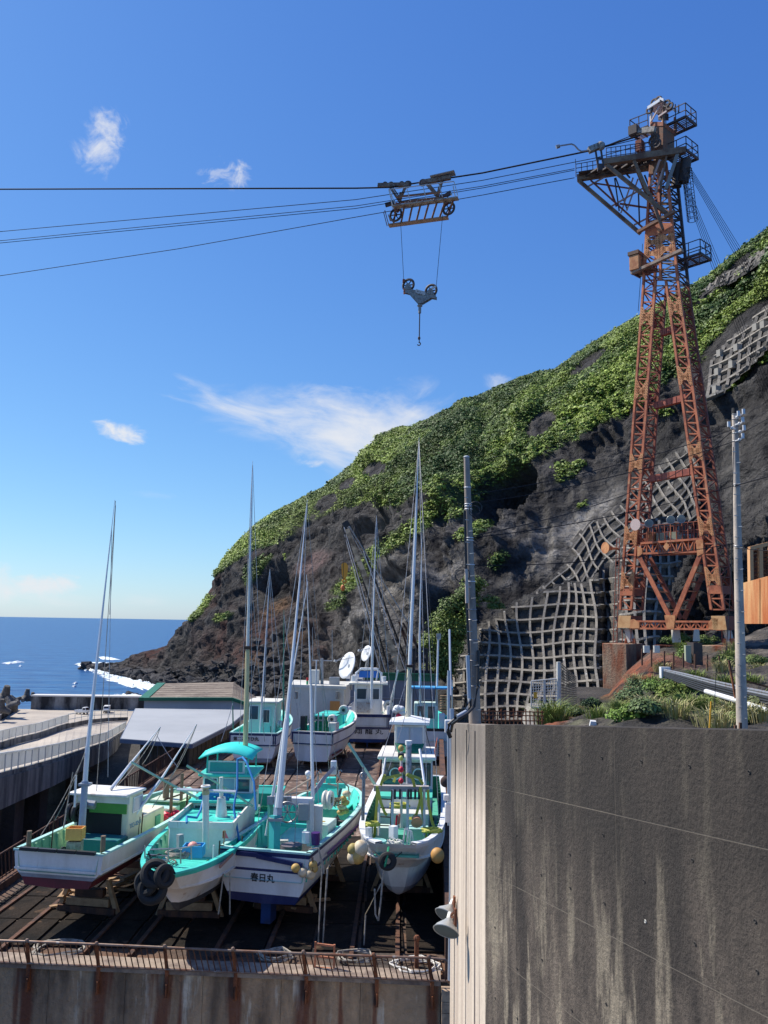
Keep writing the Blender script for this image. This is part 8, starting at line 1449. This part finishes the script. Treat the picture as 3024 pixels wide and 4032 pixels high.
for y in (1632, 1652, 1680, 1706, 1738, 1908, 1915, 2150): mb = MB(); mb.torus(W(2894+(y-1630)*.023, y, 25), .092+.07*(y-1630)/1300, .014, (0, 0, 1), 16, 5); mb.build('band', steel, pR)
for k in range(26): y = 1780+k*42; x = 2897+(y-1630)*.024; mb = MB(); s_ = 1 if k % 2 else -1; mb.bar(W(x, y, 24.9), W(x+s_*15, y-2, 24.75), .02); mb.build('step_bolt', steel, pR)
thin(pR, 'cable_run', [W(2888, 1760, 24.8), W(2884, 2000, 24.8), W(2878, 2300, 24.8), W(2860, 2560, 24.8)], .012, hosem); thin(pR, 'cable_run', [W(2860, 2560, 24.8), W(2820, 2640, 24.8), W(2812, 2800, 24.8)], .01, hosem)
pL = T('utility_pole', 'utility pole wrapped in black cables and pipes standing at the wall left end', 'utility pole', W(1872, 2860, 17))
mb = MB(); mb.tube([W(1872, 2900, 17), W(1837, 1800, 17)], .125, 18, .058); mb.build('pole_shaft', mat('pole_tan', (.34, .28, .23), rough=.85, col2=(.24, .2, .17), amt=.5, sc=2, streak=4, fine=.15), pL); mb = MB(); mb.ball(W(1837, 1800, 17), .066, 12, 6, (1, 1, .5)); mb.build('cap', mat('pale_cap', (.45, .48, .5)), pL)
for k, y in enumerate((1920, 1985, 1994, 2005, 2118, 2128, 2224, 2290, 2400, 2440, 2520, 2600, 2700)): mb = MB(); mb.torus(W(1837+(y-1800)*.034, y, 17), .062+.06*(y-1800)/1050, .010, (0, 0, 1), 16, 5); mb.build('band', wm_ if y < 2300 else steel, pL)
for k in range(20): y = 1960+k*44; x = 1837+(y-1800)*.034; s_ = 1 if k % 2 else -1; mb = MB(); mb.bar(W(x, y, 16.9), W(x+s_*(12+k*.6), y-2, 16.8), .014); mb.build('step_bolt', steel, pL)
for o_ in (0, .03, -.03): mb = MB(); mb.tube([W(1830+o_*60, 2010, 16.85), W(1835+o_*60, 2200, 16.85), W(1838+o_*60, 2380, 16.85), W(1846+o_*60, 2560, 16.82), W(1853+o_*60, 2780, 16.8), W(1830, 2822, 16.7), W(1790, 2842, 16.7)], .018, 6); mb.build('black_cable', hosem, pL)
mb = MB(); mb.tube([W(1836, 2240, 16.8), W(1839, 2375, 16.8)], .035, 8); mb.build('conduit_sleeve', mat('tan_conduit', (.5, .42, .36)), pL); mb = MB(); mb.tube([W(1841, 2580, 16.75), W(1848, 2750, 16.72), W(1838, 2800, 16.7), W(1800, 2822, 16.6)], .04, 10); mb.build('conduit_sleeve', cond, pL)
for c_, r_, m_ in (((1872, 2000), .13, hosem), ((1868, 2012), .11, hosem), ((1820, 2262), .15, hosem), ((1818, 2268), .12, hosem)): mb = MB(); mb.torus(W(c_[0], c_[1], 16.8), r_, .008, (.1, 1, 0), 18, 5); mb.build('wire_coil', m_, pL)
def wire(pts, r_, label): return cable('overhead_wire', pts, r_, label, None, 8)
wire([(1842, 2115, 17, .12), (2480, 1880+60, 34, .3), (2880, 1700, 25)], .012, 'overhead wire from the left pole up to the upper insulators of the right pole')
for (y0, y1, y2, lab) in ((1950, 1840, 1690, 'highest overhead wire crossing behind the tower'), (1985, 1905, 1738, 'second overhead wire crossing in front of the cliff'), (2118, 2030, 1912, 'third overhead wire crossing to the band of the right pole'), (2226, 2240, 2140, 'lowest nearly level overhead wire between the poles')):
    wire([(1842, y0, 17, .05), (2400, (y0+y2)/2+18, 21, .05), (2890, y2, 24.9)], .011, lab)
wire([(2896, 1912, 24.9), (3040, 1872, 22)], .02, 'twisted wire leaving the right pole towards the right edge'); wire([(2896, 2158, 24.9), (3040, 2170, 22)], .012, 'lower wire leaving the right pole towards the right edge'); wire([(2930, 1700, 24.7), (3040, 1640, 22)], .01, 'thin wire from the insulators to the right edge')
# small items on the mound
yp = mat('yellow_post_paint', (.75, .38, .03), rough=.5); mb = MB(); mb.tube([W(2793, 2885, 26), W(2800, 2762, 26)], .028, 8); tag(mb.build('marker_post', yp), 'thin yellow marker post standing behind the wall', 'post')
for x in (2896, 2915): mb = MB(); mb.bar(W(x, 2895, 22), W(x, 2845 if x > 2900 else 2855, 22), .06); tag(mb.build('iron_stub', rustd), ('left' if x < 2900 else 'right')+' of two short rusty iron stubs at the foot of the right pole', 'stub')
mb = MB(); mb.prism([W(2322, 2862, 34), W(2350, 2864, 34), W(2348, 2842, 34), W(2326, 2840, 34)], (.1, .5, 0)); tag(mb.build('white_block', wm_), 'small white block lying on the wall top left of the mound', 'block')
# fence posts before the footing, pipe bundles
for i, x in enumerate((2528, 2565, 2616, 2652, 2690, 2738, 2785, 2832)): mb = MB(); mb.bar(W(x, 2620+i*5, 52), W(x, 2555+i*4, 52), .08); tag(mb.build('fence_post', rustd), ['first', 'second', 'third', 'fourth', 'fifth', 'sixth', 'seventh', 'last'][i]+' bare rusty fence post from the left below the tower footing', 'post', 'rusty posts below the tower footing')
pb_ = T('pipe_bundle', 'bundle of black and silver pipes running down the mound towards the right edge', 'pipes', W(2620, 2640, 46))
for k in range(7):
    mb = MB(); mb.tube([W(2612, 2636+k*4, 46), W(2700, 2655+k*7, 42), W(2800, 2680+k*9, 38), W(2900, 2702+k*10, 34), W(3060, 2735+k*11, 30)], .055, 7); mb.build('pipe', steel if k in (0, 1) else hosem, pb_)
mb = MB(); mb.box(W(2618, 2648, 46), (.5, .35, .6)); mb.build('pipe_head', wm_, pb_)
mb = MB(); mb.tube([W(2780, 2722, 36), W(2900, 2758, 33), W(3060, 2812, 29)], .1, 10); tag(mb.build('white_pipe', wm_), 'single thick white pipe below the black pipe bundle', 'pipe')
lp = T('leaning_planks', 'broken orange planks and tiles lying on the mound among the bushes', 'planks', mound_pt(2770, 2790)); pt_ = mound_pt(2770, 2790)
for k, (a, b) in enumerate((((2748, 2782), (2818, 2828)), ((2770, 2800), (2800, 2790)), ((2690, 2790), (2760, 2806)))): mb = MB(); mb.bar(W(a[0], a[1], pt_.y-1.2), W(b[0], b[1], pt_.y-1.2), .14, .06); mb.build('plank', MT['orange_rust'] if k < 2 else wbar, lp)
tk = T('grey_post_stack', 'dark grey machine stand with a pale box in the middle of the tower footing', 'machine', W(2735, 2600, 55)); mb = MB(); mb.bar(W(2738, 2620, 55), W(2735, 2530, 55), .9, .6); mb.build('stand', tdk, tk); mb = MB(); mb.box(W(2708, 2575, 54.5), (.35, .3, 1.1)); mb.build('pale_box', mat('pale_green_box', (0, 0, 0)), tk); mb = MB(); mb.prism([W(2728, 2525, 55), W(2744, 2525, 55), W(2740, 2478, 55), W(2732, 2480, 55)], (.4, .5, 0)); mb.build('hinge_plate', mat('pale_strut', (0, 0, 0)), tk)
for x, lab in ((2545, 'left'), (2585, 'right')): mb = MB(); mb.box(W(x, 2556, 54), (.35, .25, .45)); tag(mb.build('meter_box', cabm), lab+' small cream box mounted before the rust-red footing wall', 'box')
# rusty retaining shed at right edge
rs_t = T('rusty_bin', 'rust-streaked steel bin wall with slatted timber frame above, at the right edge', 'wall', W(2960, 2400, 46)); rsw = mat('rusty_sheet', (.58, .32, .14), rough=.8, col2=(.40, .11, .03), amt=.5, sc=1.1, streak=9, fine=.12)
for k in range(8): x = 2925+k*33; mb = MB(); o_ = (k % 2)*.06; mb.prism([W(x, 2296-k*9, 46-k*.75-o_), W(x+33, 2287-k*9, 45.25-k*.75-o_), W(x+33, 2456, 45.25-k*.75-o_), W(x, 2456, 46-k*.75-o_)], (0, .12, 0)); mb.build('sheet', rsw, rs_t, smooth=False)
for x in (2956, 2994, 3036, 3078): mb = MB(); mb.bar(W(x, 2292, 46), W(x-2, 2162-(x-2956)*.25, 46), .28, .2); mb.build('slat_post', mat('orange_timber', (.62, .33, .15), rough=.7, fine=.1), rs_t)
for k in range(8):
    for x in (2962, 3000, 3044): mb = MB(); mb.bar(W(x, 2176+k*15, 46.2), W(x+32, 2168+k*15, 46.2), .2, .16); mb.build('slat', rust, rs_t)
mb = MB(); mb.bar(W(2950, 2160, 46), W(3090, 2125, 46), .3, .2); mb.build('top_beam', mat('orange_timber', (0, 0, 0)), rs_t)
for (a, b, lab) in (((2870, 2600), (2898, 2760), 'rusty iron bar leaning before the right utility pole'), ((2930, 2680), (3050, 2712), 'rusty horizontal rail beyond the right utility pole')): mb = MB(); mb.bar(W(a[0], a[1], 33), W(b[0], b[1], 33), .07); tag(mb.build('iron_bar', rust), lab, 'bar')
